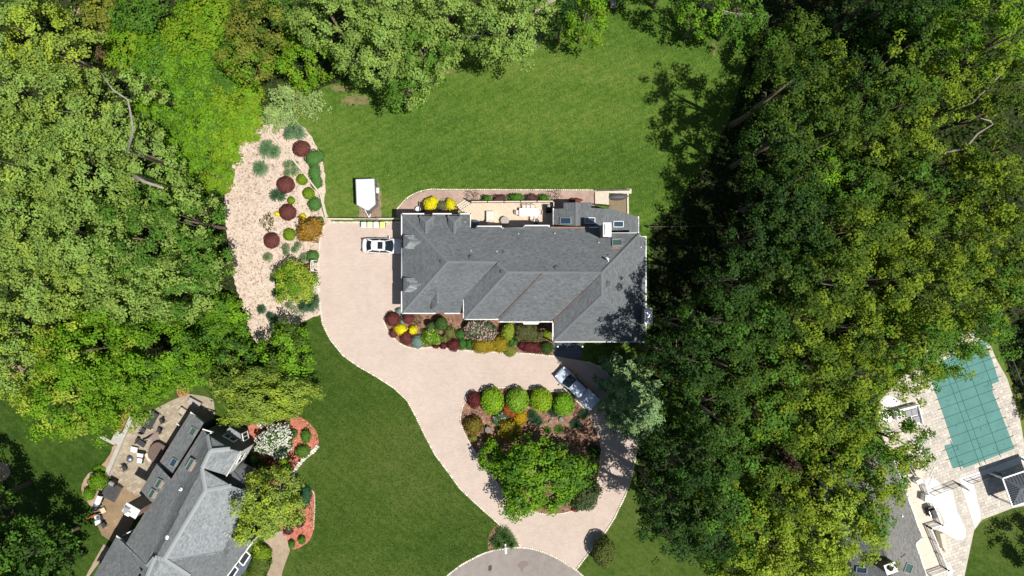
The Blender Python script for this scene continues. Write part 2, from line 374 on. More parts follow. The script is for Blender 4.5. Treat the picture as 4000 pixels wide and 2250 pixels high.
def sphere_dirs(n, zmin=-0.35):
    z = RNG.uniform(zmin, 1, n); t = RNG.uniform(0, 2 * PI, n); r = np.sqrt(np.maximum(0, 1 - z * z))
    return np.stack([r * np.cos(t), r * np.sin(t), z], 1)

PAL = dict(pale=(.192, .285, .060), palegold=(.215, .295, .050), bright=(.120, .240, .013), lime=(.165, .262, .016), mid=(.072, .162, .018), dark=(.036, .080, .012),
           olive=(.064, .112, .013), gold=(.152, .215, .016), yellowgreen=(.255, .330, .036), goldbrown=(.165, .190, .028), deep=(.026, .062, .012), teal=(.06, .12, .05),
           pine=(.130, .208, .078), palepine=(.20, .29, .085), brown=(.12, .09, .04))  # dark and deep also paint shade into the leaves of some crowns
def crown_mesh(ctr, r, rz, pal, dens=1.0, leaf=0.34, seed=0, lobes=0.2, zmin=-0.3, pal2=None, gap=0.0):
    rs = np.random.default_rng(seed)
    ncl = int(max(18, 7.0 * r * r * dens)); d = sphere_dirs(ncl, zmin)
    ph = np.arctan2(d[:, 1], d[:, 0]); a = rs.uniform(0, 6.28, 4)
    R = 1 + lobes * (0.55 * np.sin(3 * ph + a[0]) + 0.4 * np.sin(5 * ph + a[1]) + 0.3 * np.sin(2 * ph + a[2]) * d[:, 2] + 0.25 * np.sin(8 * ph + a[3]))
    rad = R * rs.uniform(0.42, 1.0, ncl) ** 0.45
    cc = np.array(ctr)[None] + d * rad[:, None] * np.array([r, r, rz])[None]
    cr = rs.uniform(0.45, 1.15, ncl) * (0.38 + 0.075 * r)
    if gap > 0:
        keep = (np.sin(cc[:, 0] * 1.1 + a[0]) * np.sin(cc[:, 1] * 1.1 + a[1])) > -1 + gap
        cc, cr, d = cc[keep], cr[keep], d[keep]; ncl = len(cc)
    ccol = vary(pal, ncl, 0.20, 0.06)
    if pal2 is not None:
        k = rs.random(ncl) < 0.35; ccol[k] = vary(pal2, int(k.sum()), 0.2, 0.06)
    nl = np.maximum(12, (cr ** 2 * 118 * (0.30 / leaf) ** 2).astype(int)); idx = np.repeat(np.arange(ncl), nl); n = len(idx)
    q = sphere_dirs(n, -0.55); q[:, :] *= (rs.uniform(0.25, 1.4, n) ** 0.85)[:, None]
    C = cc[idx] + q * cr[idx][:, None] * np.array([1.0, 1.0, 0.72])
    nr = unit(unit(q) * 0.5 + d[idx] * 0.4 + np.array([0, 0, 0.6]) + rs.normal(0, 0.36, (n, 3)))
    Lf = leaf * rs.uniform(0.65, 1.3, n)
    V, F = leaves(C, nr, Lf, 0.78)
    col_ = ccol[idx] * (1 + rs.uniform(-0.22, 0.22, (n, 1)))
    return V, F, np.repeat(np.clip(col_, .003, .9), 4, axis=0), cc
def trunk_mb(base, ctr, r, h, targets, rad, n=6, seed=0):
    rd = random.Random(seed); mb = MB(); b = Vector(base); c = Vector(ctr)
    fork = b.lerp(Vector((c.x, c.y, c.z)), 0.55)
    mb.tube([b - Vector((0, 0, 0.15)), b + (fork - b) * 0.12, b + (fork - b) * 0.6 + Vector((rd.uniform(-.2, .2), rd.uniform(-.2, .2), 0)), fork, Vector((c.x, c.y, c.z + 0.35 * (h - c.z)))],
            [rad * 1.45, rad * 1.05, rad * 0.9, rad * 0.75, rad * 0.2], 8)
    for t in targets:
        t = c.lerp(Vector(t), 0.72) - Vector((0, 0, 0.5)); st = b.lerp(Vector((c.x, c.y, c.z)), rd.uniform(0.45, 0.8)); md = st.lerp(t, 0.5) + Vector((rd.uniform(-.4, .4), rd.uniform(-.4, .4), rd.uniform(0.0, 0.6)))
        mb.tube([st, md, t], [rad * 0.42, rad * 0.26, rad * 0.08], 5)
    return mb
NTREE = [0]; GROW = 1.02
def tree(name, label, px, py, rpx, h, pal, dens=1.0, leaf=0.34, pal2=None, rzk=None, group=None, lobes=0.2, bark='bark', cat='tree', gap=0.0, limbs=5, zmin=-0.6, ry=None, zimg=None):
    NTREE[0] += 1; sd = NTREE[0] * 13 + 5
    rz = (rzk or 0.38) * h; rpx *= GROW; cz = h - rz
    zi = cz + 0.35 * rz if zimg is None else zimg
    k = S * (H - zi) / H; c = P(px, py, zi); r = rpx * k
    t = thing(name, label, cat, (c.x, c.y, 0), group=group)
    V, F, Cc, cc = crown_mesh((c.x, c.y, cz), r, rz, PAL[pal] if isinstance(pal, str) else pal, dens, leaf, sd, lobes, zmin, PAL[pal2] if isinstance(pal2, str) else pal2, gap)
    if ry: V = (V - np.array([c.x, c.y, 0])) * np.array([1, ry / rpx, 1]) + np.array([c.x, c.y, 0])
    npmesh('crown', V, F, Cc, M['leaf'], t, (c.x, c.y, 0))
    sel = cc[np.argsort(-cc[:, 2])][::max(1, len(cc) // max(1, limbs))][:limbs]
    part('trunk', trunk_mb((c.x, c.y, 0), (c.x, c.y, cz), r, h, sel, 0.012 * h + 0.05, seed=sd), M[bark], t, sm=True)
    return t
def conifer(name, label, px, py, rx, ry, h, pal, group=None, leaf=0.2, cat='tree', rot=0.0, zb=0.12, fine=1.0):
    NTREE[0] += 1; rs = np.random.default_rng(NTREE[0] * 17)
    zi = h * 0.45; k = S * (H - zi) / H; c = P(px, py, zi)
    t = thing(name, label, cat, (c.x, c.y, 0), group=group)
    CC = []; DD = []; br = MB()
    nl = int(h * 1.5)
    for i in range(nl):
        f = i / (nl - 1); z = h * (zb + (1 - zb) * f); R = (1 - f) ** 0.55 if h > 10 else (1 - f) ** 0.75
        nb = max(4, int(8 * (1 - f) + 3))
        for j in range(nb):
            a = 2 * PI * (j + rs.random()) / nb; L = R * rs.uniform(0.5, 1.12)
            d = np.array([math.cos(a) * rx * k * L, math.sin(a) * ry * k * L, 0.0]); 
            d[:2] = [d[0] * math.cos(rot) - d[1] * math.sin(rot), d[0] * math.sin(rot) + d[1] * math.cos(rot)]
            tip = np.array([c.x, c.y, z]) + d + np.array([0, 0, 0.12 * np.linalg.norm(d) - 0.1 * (1 - f)])
            o = np.array([c.x, c.y, z])
            br.tube([o, tip], [0.05, 0.015], 4)
            m = max(2, int(np.linalg.norm(d) / 0.42))
            for q in range(m):
                g = (q + 1) / m
                if g < 0.25: continue
                CC.append(o + (tip - o) * g + rs.normal(0, 0.16, 3)); DD.append(np.array([math.cos(a), math.sin(a), 0.35]))
    CC = np.array(CC); DD = unit(np.array(DD)); n0 = len(CC)
    per = int(20 * fine); idx = np.repeat(np.arange(n0), per); n = len(idx)
    q = rs.normal(0, 1, (n, 3)); q = unit(q) * rs.uniform(0.1, 0.55, (n, 1)); q[:, 2] *= 0.6
    C = CC[idx] + q
    nr = unit(unit(q) * 0.4 + np.array([0, 0, 0.8]) + rs.normal(0, 0.4, (n, 3)))
    V, F = leaves(C, nr, leaf * rs.uniform(0.7, 1.5, n), 0.35)
    cl = vary(PAL[pal] if isinstance(pal, str) else pal, n0, 0.2, 0.1)[idx] * (1 + rs.uniform(-.2, .2, (n, 1)))
    npmesh('crown', V, F, np.repeat(cl, 4, axis=0), M['needle'], t, (c.x, c.y, 0))
    tb = MB(); tb.tube([(c.x, c.y, -0.1), (c.x, c.y, h * 0.5), (c.x, c.y, h)], [0.02 * h + .05, 0.012 * h + .03, 0.02], 8)
    part('trunk', tb, M['bark'], t, sm=True); part('branches', br, M['bark'], t, kind='stuff')
    return t
def dome(cx, cy, z0, rx, ry, h, n, pal, leaf, rs, rough_=0.10, box=2.0):
    "leaves over an egg-shaped bush that stands on z0"
    d = sphere_dirs(n, -0.55); ph = np.arctan2(d[:, 1], d[:, 0]); a = rs.uniform(0, 6.28, 3)
    e = 2.0 / box
    sg = np.sign(d) * np.abs(d) ** e if box != 2.0 else d
    R = 1 + rough_ * (np.sin(4 * ph + a[0]) * 0.5 + np.sin(7 * ph + 3 * d[:, 2] + a[1]) * 0.5) + rs.normal(0, rough_ * 0.35, n)
    zc = h * 0.52
    C = np.stack([cx + sg[:, 0] * R * rx, cy + sg[:, 1] * R * ry, z0 + zc + sg[:, 2] * R * (h - zc)], 1)
    C[:, 2] = np.maximum(C[:, 2], z0 + 0.04)
    nr = unit(d * 0.8 + rs.normal(0, 0.30, (n, 3)) + np.array([0, 0, 0.3]))
    V, F = leaves(C, nr, leaf * rs.uniform(0.75, 1.35, n), 0.75)
    tone = 1 + 0.16 * np.sin(C[:, 0] * 3.1 + a[0]) * np.sin(C[:, 1] * 2.7 + a[1])
    return V, F, vary(pal, n, 0.24, 0.10) * tone[:, None]
def dome_core(mb, cx, cy, z0, rx, ry, h, k=0.88):
    zc = h * 0.52; rows = []
    for i in range(7):
        t = -0.5 * PI * 0.6 + (0.5 * PI + 0.5 * PI * 0.6) * i / 6
        rows.append([(cx + math.cos(t) * math.cos(2 * PI * j / 12) * rx * k, cy + math.cos(t) * math.sin(2 * PI * j / 12) * ry * k, max(z0 + 0.02, z0 + zc + math.sin(t) * (h - zc) * k)) for j in range(12)])
    mb.grid(rows, close=True)
NSH = [100]
def shrub(name, label, lobes_, pal, leaf=0.17, dens=1.0, group=None, cat='shrub', rough_=0.15, flowers=None, z0=0.0, box=2.0, pals=None, stem=True, zmid=0.6, core=True):
    "lobes_: list of (px, py, rx, ry, height) as seen in the photo; flowers: (colour, share, clusters, size)"
    NSH[0] += 1; rs = np.random.default_rng(NSH[0] * 7)
    base = P(lobes_[0][0], lobes_[0][1], z0 + lobes_[0][4] * zmid)
    t = thing(name, label, cat, (base.x, base.y, z0), group=group)
    Vs, Fs, Cs, n0 = [], [], [], 0; cm = MB(); pal = PAL[pal] if isinstance(pal, str) else pal
    sm = MB()
    fv = []
    for li, (px, py, rx, ry, h) in enumerate(lobes_):
        zi = z0 + h * zmid; k = S * (H - zi) / H; c = P(px, py, zi); rx *= k * 0.97; ry *= k * 0.97
        n = int(dens * (rx * ry * 4.2 + (rx + ry) * h * 2.2) / (leaf * leaf) * 1.15) + 30
        pl = pal if not pals else pals[li % len(pals)]; pl = PAL[pl] if isinstance(pl, str) else pl
        V, F, C = dome(c.x, c.y, z0, rx, ry, h, n, pl, leaf, rs, rough_, box)
        if flowers:
            fc, share, ncl, fs = flowers
            m = V.reshape(-1, 4, 3).mean(1); up = m[:, 2] > z0 + h * 0.55; cand = np.where(up)[0]
            if ncl:
                ctrs = m[rs.choice(cand, ncl)]; dist = np.min(np.linalg.norm(m[cand][:, None, :] - ctrs[None], axis=2), axis=1)
                cand = cand[dist < 0.55 * (rx + ry) * 0.5]
            kf = cand[rs.random(len(cand)) < share]
            pc = m[kf] + unit(m[kf] - np.array([c.x, c.y, z0])) * 0.05
            nr = unit(unit(m[kf] - np.array([c.x, c.y, z0])) + rs.normal(0, 0.3, pc.shape))
            v2, f2 = leaves(pc, nr, fs * rs.uniform(0.7, 1.2, len(pc)), 0.95, 0.1)
            fcs = np.asarray(fc if np.ndim(fc[0]) else [fc], float); cc = fcs[rs.integers(0, len(fcs), len(pc))] * (1 + rs.uniform(-.12, .12, (len(pc), 1)))
            fv.append((v2, cc))
        Vs.append(V); Fs.append(F + n0); Cs.append(np.repeat(C, 4, axis=0)); n0 += len(V)
        if core: cm.col = pl; dome_core(cm, c.x, c.y, z0, rx, ry, h, 0.88)
        if stem:
            for q in range(3):
                a = rs.uniform(0, 6.28); sm.tube([(c.x, c.y, z0 - 0.05), (c.x + math.cos(a) * rx * 0.5, c.y + math.sin(a) * ry * 0.5, z0 + h * 0.55)], [0.035, 0.015], 4)
    fo = npmesh('foliage', np.concatenate(Vs), np.concatenate(Fs), np.concatenate(Cs), M['leaf'], t, (base.x, base.y, z0))
    if core: part('inner_foliage', cm, M['leaf'], t, sm=True)
    if stem: part('stem', sm, M['bark'], t)
    if fv:
        v2 = np.concatenate([a for a, _ in fv]); cc = np.concatenate([b for _, b in fv])
        npmesh('flowers', v2, np.arange(len(v2)).reshape(-1, 4), np.repeat(cc, 4, axis=0), M['leaf'], t, (base.x, base.y, z0))['kind'] = 'stuff'
    return t
def ball(name, label, px, py, rx, ry, h, pal, **k): return shrub(name, label, [(px, py, rx, ry, h)], pal, **k)
def tuft(name, label, spots, pal, h=0.8, n=170, group=None, w=0.035, cat='grass clump'):
    "fountain of thin arching blades; spots: list of (px, py, rpx)"
    NSH[0] += 1; rs = np.random.default_rng(NSH[0] * 7)
    base = P(spots[0][0], spots[0][1], 0.3); t = thing(name, label, cat, (base.x, base.y, 0), group=group)
    Vs, Cs = [], []
    for px, py, rp in spots:
        c = P(px, py, 0.3); r = rp * S; m = int(n * (0.4 + (rp / 30) ** 2 * 0.6) * 2.2)
        a = rs.uniform(0, 2 * PI, m); L = r * rs.uniform(0.35, 1.08, m); hh = h * rs.uniform(0.5, 1.05, m) * (1.15 - 0.35 * L / r)
        d = np.stack([np.cos(a), np.sin(a)], 1); s_ = np.stack([-d[:, 1], d[:, 0]], 1) * w * rs.uniform(0.7, 1.5, (m, 1))
        st = np.array([c.x, c.y]) + d * r * rs.uniform(0.0, 0.22, (m, 1))
        pts = []
        for f, z in ((0, 0.0), (0.5, 1.0), (1.0, 0.62)):
            xy = st + d * (L * f)[:, None]; zz = hh * z * (1 if f < 1 else 1.0)
            kk = 1 - 0.75 * f
            pts.append((np.concatenate([xy - s_ * kk, zz[:, None]], 1), np.concatenate([xy + s_ * kk, zz[:, None]], 1)))
        for q in range(2):
            Vs.append(np.stack([pts[q][0], pts[q][1], pts[q + 1][1], pts[q + 1][0]], 1).reshape(-1, 3))
            Cs.append(vary(pal, m, 0.3, 0.12).repeat(4, axis=0))
    V = np.concatenate(Vs); npmesh('blades', V, np.arange(len(V)).reshape(-1, 4), np.concatenate(Cs), M['leaf'], t, (base.x, base.y, 0))['kind'] = 'stuff'
    sm = MB()
    for px, py, rp in spots:
        c = P(px, py, 0.3); sm.lathe((c.x, c.y, 0), [(rp * S * 0.26, 0.0), (rp * S * 0.22, 0.18), (rp * S * 0.1, 0.26)], 10)
    sm.c = [tuple(pal)] * len(sm.f); part('root_crown', sm, M['leaf'], t)
    return t

def thicket(name, label, lobes_, pal, leaf=.27, group=None, cat='bush', pal2=None):
    NSH[0] += 1; sd = NSH[0] * 11
    b = P(lobes_[0][0], lobes_[0][1], lobes_[0][4] * .6); t = thing(name, label, cat, (b.x, b.y, 0), group=group)
    Vs, Fs, Cs, n0 = [], [], [], 0; sm = MB()
    for i, (px, py, rx, ry, h) in enumerate(lobes_):
        k = S * (H - h * .6) / H; c = P(px, py, h * .6); r = rx * k
        V, F, C, cc = crown_mesh((c.x, c.y, h * .45), r, h * .5, PAL[pal] if isinstance(pal, str) else pal, 1.5, leaf, sd + i, .28, -.1, PAL[pal2] if isinstance(pal2, str) else pal2)
        Vs.append(V); Fs.append(F + n0); Cs.append(C); n0 += len(V)
        for q in cc[::max(1, len(cc) // 5)]: sm.tube([(c.x, c.y, -.05), tuple(q)], [.05, .02], 4)
    npmesh('foliage', np.concatenate(Vs), np.concatenate(Fs), np.concatenate(Cs), M['leaf'], t, (b.x, b.y, 0)); part('stem', sm, M['bark'], t)
    return t
# ---------------------------------------------------------------- the ground and everything that lies flat on it
LAYER = [0.0]
def sheet(name, pts, m, z, kind='structure', thick=0.0):
    mb = MB(); q = [(P(a, b, 0).x, P(a, b, 0).y, z) for a, b in pts]
    for tri in tessellate_polygon([[Vector(p) for p in q]]):
        a, b, c = (Vector(q[i]) for i in tri)
        mb.add([a, b, c], [(0, 1, 2) if (b - a).cross(c - a).z > 0 else (0, 2, 1)])
    if thick:
        n = len(q); mb.add(q + [(p[0], p[1], z - thick) for p in q], [(i, (i + 1) % n, n + (i + 1) % n, n + i) for i in range(n)])
    o = part(name, mb, m)
    if kind: o['kind'] = kind
    return o
g = MB(); g.poly([(-600, -600, 0), (600, -600, 0), (600, 600, 0), (-600, 600, 0)])
part('ground', g, M['lawn'], kind='structure')
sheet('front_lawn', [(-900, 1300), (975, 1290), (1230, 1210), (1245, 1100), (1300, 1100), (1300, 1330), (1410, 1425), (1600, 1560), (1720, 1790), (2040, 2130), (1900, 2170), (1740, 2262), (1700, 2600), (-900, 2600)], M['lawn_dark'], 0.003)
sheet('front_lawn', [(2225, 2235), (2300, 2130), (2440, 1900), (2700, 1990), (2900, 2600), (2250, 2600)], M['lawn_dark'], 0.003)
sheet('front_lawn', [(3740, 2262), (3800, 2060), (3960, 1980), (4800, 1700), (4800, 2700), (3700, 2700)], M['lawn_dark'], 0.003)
LEFT_WOOD = [(-900, -900), (2080, -900), (2090, -20), (2060, 30), (1990, 110), (1880, 150), (1770, 165), (1500, 270), (1290, 330), (1120, 420), (1000, 480), (930, 560), (880, 650), (872, 800), (890, 950), (905, 1050), (932, 1150), (975, 1290), (905, 1380), (780, 1480), (700, 1495), (560, 1560), (420, 1600), (300, 1590), (150, 1460), (0, 1380), (-900, 1380)]
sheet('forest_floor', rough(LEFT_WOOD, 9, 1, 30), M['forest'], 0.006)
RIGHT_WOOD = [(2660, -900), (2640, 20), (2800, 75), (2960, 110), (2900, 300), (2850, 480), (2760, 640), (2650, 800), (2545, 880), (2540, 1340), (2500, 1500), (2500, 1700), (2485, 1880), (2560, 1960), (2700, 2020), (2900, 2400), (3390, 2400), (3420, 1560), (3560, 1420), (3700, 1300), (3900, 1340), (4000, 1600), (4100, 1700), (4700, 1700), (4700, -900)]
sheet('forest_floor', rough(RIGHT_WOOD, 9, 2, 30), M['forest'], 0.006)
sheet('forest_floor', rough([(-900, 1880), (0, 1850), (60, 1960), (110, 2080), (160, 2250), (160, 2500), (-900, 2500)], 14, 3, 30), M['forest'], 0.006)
MULCH = smooth([(1110, 440), (1155, 470), (1200, 512), (1237, 575), (1262, 640), (1272, 720), (1266, 800), (1285, 850), (1300, 866), (1262, 880), (1249, 930), (1243, 1010), (1243, 1100), (1247, 1190), (1249, 1228), (1180, 1256), (1140, 1300), (1040, 1345), (985, 1322), (958, 1230), (930, 1150), (912, 1080), (898, 990), (884, 900), (876, 800), (885, 720), (925, 600), (965, 515), (1030, 490), (1075, 470)], 5)
sheet('garden_bed', rough(MULCH, 3, 4, 10), M['chips'], 0.012)
DRIVE_OUT = [(1300, 868), (1600, 868), (1600, 1221), (1512, 1216), (1497, 1250), (1520, 1302), (1565, 1345), (1620, 1362), (1700, 1358), (1790, 1368), (1950, 1378), (2050, 1382), (2170, 1392), (2290, 1412), (2350, 1440), (2420, 1510), (2465, 1600), (2487, 1700), (2484, 1760), (2470, 1850), (2445, 1927), (2422, 1976), (2399, 2023), (2358, 2087), (2291, 2171), (2250, 2225), (2218, 2206), (2177, 2180), (2108, 2151), (2041, 2138), (2035, 2136), (2017, 2110), (1991, 2081), (1953, 2049), (1910, 2011), (1854, 1961), (1796, 1906), (1760, 1855), (1700, 1775), (1655, 1690), (1628, 1632), (1592, 1565), (1540, 1515), (1470, 1470), (1400, 1430), (1340, 1387), (1290, 1325), (1260, 1262), (1250, 1190), (1243, 1100), (1244, 1000), (1252, 925), (1264, 885), (1280, 870)]
sheet('driveway', DRIVE_OUT, M['drive'], 0.014)
ISLAND = smooth([(1819, 1570), (1803, 1605), (1800, 1650), (1819, 1700), (1855, 1765), (1900, 1830), (1960, 1905), (2030, 1965), (2110, 2003), (2170, 2006), (2230, 1996), (2290, 1960), (2332, 1880), (2345, 1784), (2347, 1738), (2328, 1676), (2294, 1610), (2257, 1570), (2220, 1543), (2173, 1530), (2040, 1517), (1940, 1514), (1865, 1530)], 5)
sheet('planting_island', ISLAND, M['soil_mulch'], 0.03)
FRONT_BED = [(1560, 1222), (1512, 1218), (1499, 1250), (1522, 1300), (1566, 1343), (1620, 1359), (1700, 1355), (1790, 1365), (1950, 1375), (2050, 1379), (2165, 1389), (2165, 1250), (1900, 1150), (1570, 1150)]
sheet('garden_bed', FRONT_BED, M['soil_mulch'], 0.03)
ROAD = [(1735, 2262), (1760, 2238), (1800, 2208), (1850, 2180), (1900, 2158), (1960, 2144), (2041, 2138), (2108, 2151), (2177, 2180), (2218, 2206), (2252, 2227), (2290, 2262), (2330, 2310), (2330, 2600), (1700, 2600), (1710, 2300)]
sheet('road', ROAD, M['asphalt'], 0.010)
sheet('asphalt_patch', [(1908, 2210), (1920, 2206), (1922, 2222), (1916, 2231), (1907, 2229)], mat('dark_tar', (.075, .065, .06), 0.8), 0.016)
sheet('road_stain', rough(smooth([(2020, 2203), (2045, 2190), (2065, 2200), (2050, 2216), (2040, 2232), (2030, 2222)], 4), 2, 5, 6), mat('road_stain', (.21, .17, .15), 0.9), 0.0165)
sheet('path', smooth([(1548, 822), (1585, 781), (1627, 756), (1676, 743), (1720, 743)], 5, False) + [(2324, 743), (2324, 830), (1860, 815), (1700, 850), (1548, 850)], M['path'], 0.012)
sheet('trailer_pad', [(1400, 856), (1490, 856), (1490, 760), (1482, 722), (1470, 705), (1410, 705)], M['pad'], 0.012)
sheet('flagstone_pad', [(2378, 768), (2456, 768), (2456, 846), (2378, 830)], M['slate_tan'], 0.012)
sheet('walkway', [(2166, 1330), (2266, 1330), (2276, 1382), (2268, 1408), (2200, 1396), (2160, 1391)], M['slate'], 0.034)
sheet('garden_bed', smooth([(1951, 2052), (1930, 2062), (1912, 2090), (1906, 2120), (1913, 2148), (1975, 2140), (2035, 2138), (2017, 2112), (1985, 2078)], 4), M['soil_mulch'], 0.012)
# neighbour on the left
RED_BED = smooth([(965, 1668), (1010, 1655), (1040, 1640), (1075, 1612), (1115, 1606), (1155, 1622), (1192, 1640), (1230, 1676), (1244, 1712), (1243, 1738), (1225, 1760), (1195, 1780), (1165, 1815), (1140, 1850), (1130, 1890), (1060, 1900), (1000, 1900), (940, 1860), (930, 1760)], 4)
sheet('garden_bed', RED_BED, M['red_mulch'], 0.012)
sheet('garden_bed', smooth([(1190, 1903), (1212, 1912), (1226, 1930), (1228, 1975), (1223, 2070), (1210, 2108), (1182, 2132), (1145, 2146), (1122, 2120), (1100, 2070), (1080, 2040), (1110, 1990), (1160, 1950), (1185, 1925)], 4), M['red_mulch'], 0.012)
sheet('garden_bed', smooth([(690, 1512), (715, 1500), (738, 1520), (735, 1540), (700, 1550)], 3), M['red_mulch'], 0.012)
sheet('garden_bed', smooth([(493, 1590), (508, 1596), (495, 1640), (470, 1690), (450, 1690), (470, 1640)], 3), M['red_mulch'], 0.012)
sheet('garden_bed', rough(smooth([(335, 1860), (380, 1830), (420, 1790), (440, 1745), (455, 1745), (440, 1800), (428, 1850), (405, 1900), (365, 1975), (330, 1950), (318, 1910)], 4), 3, 6, 10), M['bare'], 0.012)
sheet('walkway', smooth([(1030, 2100), (1060, 2088), (1102, 2076), (1126, 2120), (1132, 2150), (1120, 2185), (1103, 2235), (1090, 2290), (1030, 2290), (1045, 2240), (1060, 2190), (1060, 2148), (1045, 2130)], 4), M['tanbrick'], 0.014)
L_PATIO = [(527, 1622), (600, 1600), (680, 1560), (735, 1538), (800, 1548), (835, 1560), (840, 1620), (700, 1860), (560, 1960), (416, 1860), (470, 1745)]
sheet('patio', L_PATIO, M['sand'], 0.010)
sheet('patio', [(516, 1842), (545, 1888), (545, 1990), (470, 2140), (398, 2090), (372, 2030), (362, 1975), (395, 1935), (445, 1862)], M['brownbrick'], 0.014)
sheet('patio_border', [(405, 2125), (430, 2140), (340, 2262), (330, 2262), (352, 2220)], M['tanbrick'], 0.014)
sheet('stone_path', [(395, 1700), (440, 1725), (452, 1738), (440, 1736), (385, 1708)], M['concrete_grey'], 0.012)
sheet('bare_earth', rough(smooth([(0, 1800), (35, 1830), (40, 1860), (0, 1880), (-60, 1850)], 3), 4, 8, 8), M['bare'], 0.008)
for k, (x, y, a, b) in enumerate([(1330, 345, 36, 12), (2790, 50, 46, 12), (2790, 190, 10, 26), (1750, 280, 30, 10), (2322, 138, 9, 6), (1390, 390, 50, 22), (60, 1440, 40, 26), (905, 470, 60, 24), (870, 1420, 40, 22), (840, 690, 60, 26), (500, 140, 120, 30), (640, 370, 50, 30), (780, 520, 50, 24), (330, 90, 50, 60), (3600, 110, 50, 20)]):
    sheet('bare_earth', rough(smooth([(x + a * math.cos(t * PI / 4), y + b * math.sin(t * PI / 4)) for t in range(8)], 3), min(a, b) * 0.45, 20 + k, 4), M['dry' if x > 1000 else 'bare'], 0.008)
# neighbour on the right
POOL = [(3620, 1440), (3640, 1492), (3678, 1600), (3722, 1732), (3689, 1741), (3720, 1826), (3758, 1821), (3764, 1829), (3935, 1763), (3962, 1752), (3904, 1600), (3878, 1535), (3872, 1501), (3902, 1490), (3872, 1400), (3845, 1330)]
POOL_PATIO = [(3410, 1600), (3460, 1540), (3560, 1440), (3640, 1340), (3780, 1290), (3870, 1350), (3890, 1400), (3935, 1480), (3985, 1640), (4010, 1780), (4080, 1800), (4080, 1960), (3955, 1985), (3836, 2030), (3805, 2072), (3765, 2262), (3500, 2262), (3500, 1850)]
sheet('pool_patio', POOL_PATIO, M['sand_light'], 0.010)
sheet('concrete_slab', smooth([(3612, 1880), (3640, 1868), (3668, 1885), (3690, 1925), (3700, 1905 + 40), (3640, 1990)], 2), M['concrete'], 0.05, thick=0.05)
sheet('concrete_slab', [(3637, 1928), (3716, 1905), (3735, 1990), (3772, 2070), (3770, 2100), (3758, 2110), (3735, 2108), (3665, 2066), (3690, 2040)], M['concrete'], 0.055, thick=0.05)
sheet('concrete_slab', [(3750, 1888), (3800, 1880), (3832, 2022), (3820, 2040), (3808, 2066), (3790, 2010)], M['concrete'], 0.05, thick=0.05)
sheet('concrete_slab', [(3742, 1868), (3850, 1834), (4080, 1748), (4080, 1775), (3852, 1860), (3760, 1893)], M['concrete'], 0.052, thick=0.05)
sheet('concrete_slab', [(3440, 1570), (3470, 1545), (3520, 1560), (3480, 1650), (3440, 1640)], M['concrete'], 0.05, thick=0.05)
sheet('concrete_slab', [(3708, 2190), (3722, 2232), (3712, 2262), (3700, 2262)], M['concrete'], 0.05, thick=0.05)

# pavers laid piece by piece: the largest-showing 300 of a patio as parts, the rest joined
def lay_pavers(parent, poly, holes, ang, origin, rows, m, cols, rmax=300, name='paver'):
    poly = [P(a, b) for a, b in poly]; holes = [[P(a, b) for a, b in h] for h in holes]
    ca, sa = math.cos(ang), math.sin(ang); o = P(*origin); got = []
    xs = [((p - o).x * ca + (p - o).y * sa) for p in poly]; ys = [(-(p - o).x * sa + (p - o).y * ca) for p in poly]
    y = min(ys); i = 0
    while y < max(ys):
        hrow = rows[i % len(rows)]; x = min(xs) - RNG.uniform(0, 0.4)
        while x < max(xs):
            w = float(RNG.choice([0.34, 0.46, 0.62])); cx, cy = x + w / 2, y + hrow / 2
            W = lambda u, v: (o.x + u * ca - v * sa, o.y + u * sa + v * ca)
            cs = [W(cx + a * w / 2, cy + b * hrow / 2) for a, b in ((-1, -1), (1, -1), (1, 1), (-1, 1))]
            if all(inside(*c, poly) for c in cs) and not any(inside(*c, h) for h in holes for c in cs + [W(cx, cy)]) and abs(W(cx, cy)[0]) < 64 and abs(W(cx, cy)[1]) < 36:
                got.append((W(cx, cy), w, hrow))
            x += w
        y += hrow; i += 1
    meshes = {}; rest = MB()
    RNG.shuffle(got) if False else None
    order = sorted(range(len(got)), key=lambda k: -got[k][1] * got[k][2] + 0.0005 * (got[k][0][0] ** 2 + got[k][0][1] ** 2) ** 0.5)
    for n, k in enumerate(order):
        (x, y), w, h = got[k]; c = cols[int(RNG.integers(len(cols)))]; jit = RNG.uniform(0.9, 1.1); c = tuple(v * jit for v in c)
        dz = RNG.uniform(-.003, .003)
        if n < rmax:
            key = (w, h, int(RNG.integers(4)))
            if key not in meshes:
                b = MB(); b.box((0, 0, 0.0), (w - 0.022, h - 0.022, 0.05), c=c, top=0.985); ob = part(name, b, m, parent, local=True); meshes[key] = ob.data
            else:
                ob = bpy.data.objects.new(name, meshes[key]); _link(ob, parent)
            ob.location = (x, y, 0.012 + dz); ob.rotation_euler = (0, 0, ang)
        else: rest.box((x, y, 0.012 + dz), (w - 0.022, h - 0.022, 0.05), rz=ang, c=c, top=0.985)
    if rest.v: part(name + '_field', rest, m, parent, kind='stuff')
lp = bpy.data.objects['patio']
lay_pavers(lp, L_PATIO, [], math.radians(30), (560, 1800), [0.40, 0.30], M['paver'], [(.335, .28, .205), (.37, .31, .23), (.31, .255, .185), (.39, .325, .245), (.31, .265, .21)])
pp = bpy.data.objects['pool_patio']
SL1 = [(3637, 1928), (3716, 1905), (3735, 1990), (3772, 2070), (3770, 2100), (3758, 2110), (3735, 2108), (3665, 2066), (3690, 2040)]
lay_pavers(pp, POOL_PATIO, [POOL, SL1, [(3750, 1888), (3800, 1880), (3832, 2022), (3808, 2066), (3790, 2010)], [(3742, 1868), (3850, 1834), (4080, 1748), (4080, 1775), (3852, 1860), (3760, 1893)]], math.radians(20), (3700, 1850), [0.44, 0.32], M['paver'], [(.58, .525, .45), (.54, .485, .42), (.51, .465, .41), (.61, .555, .48), (.47, .435, .39)])

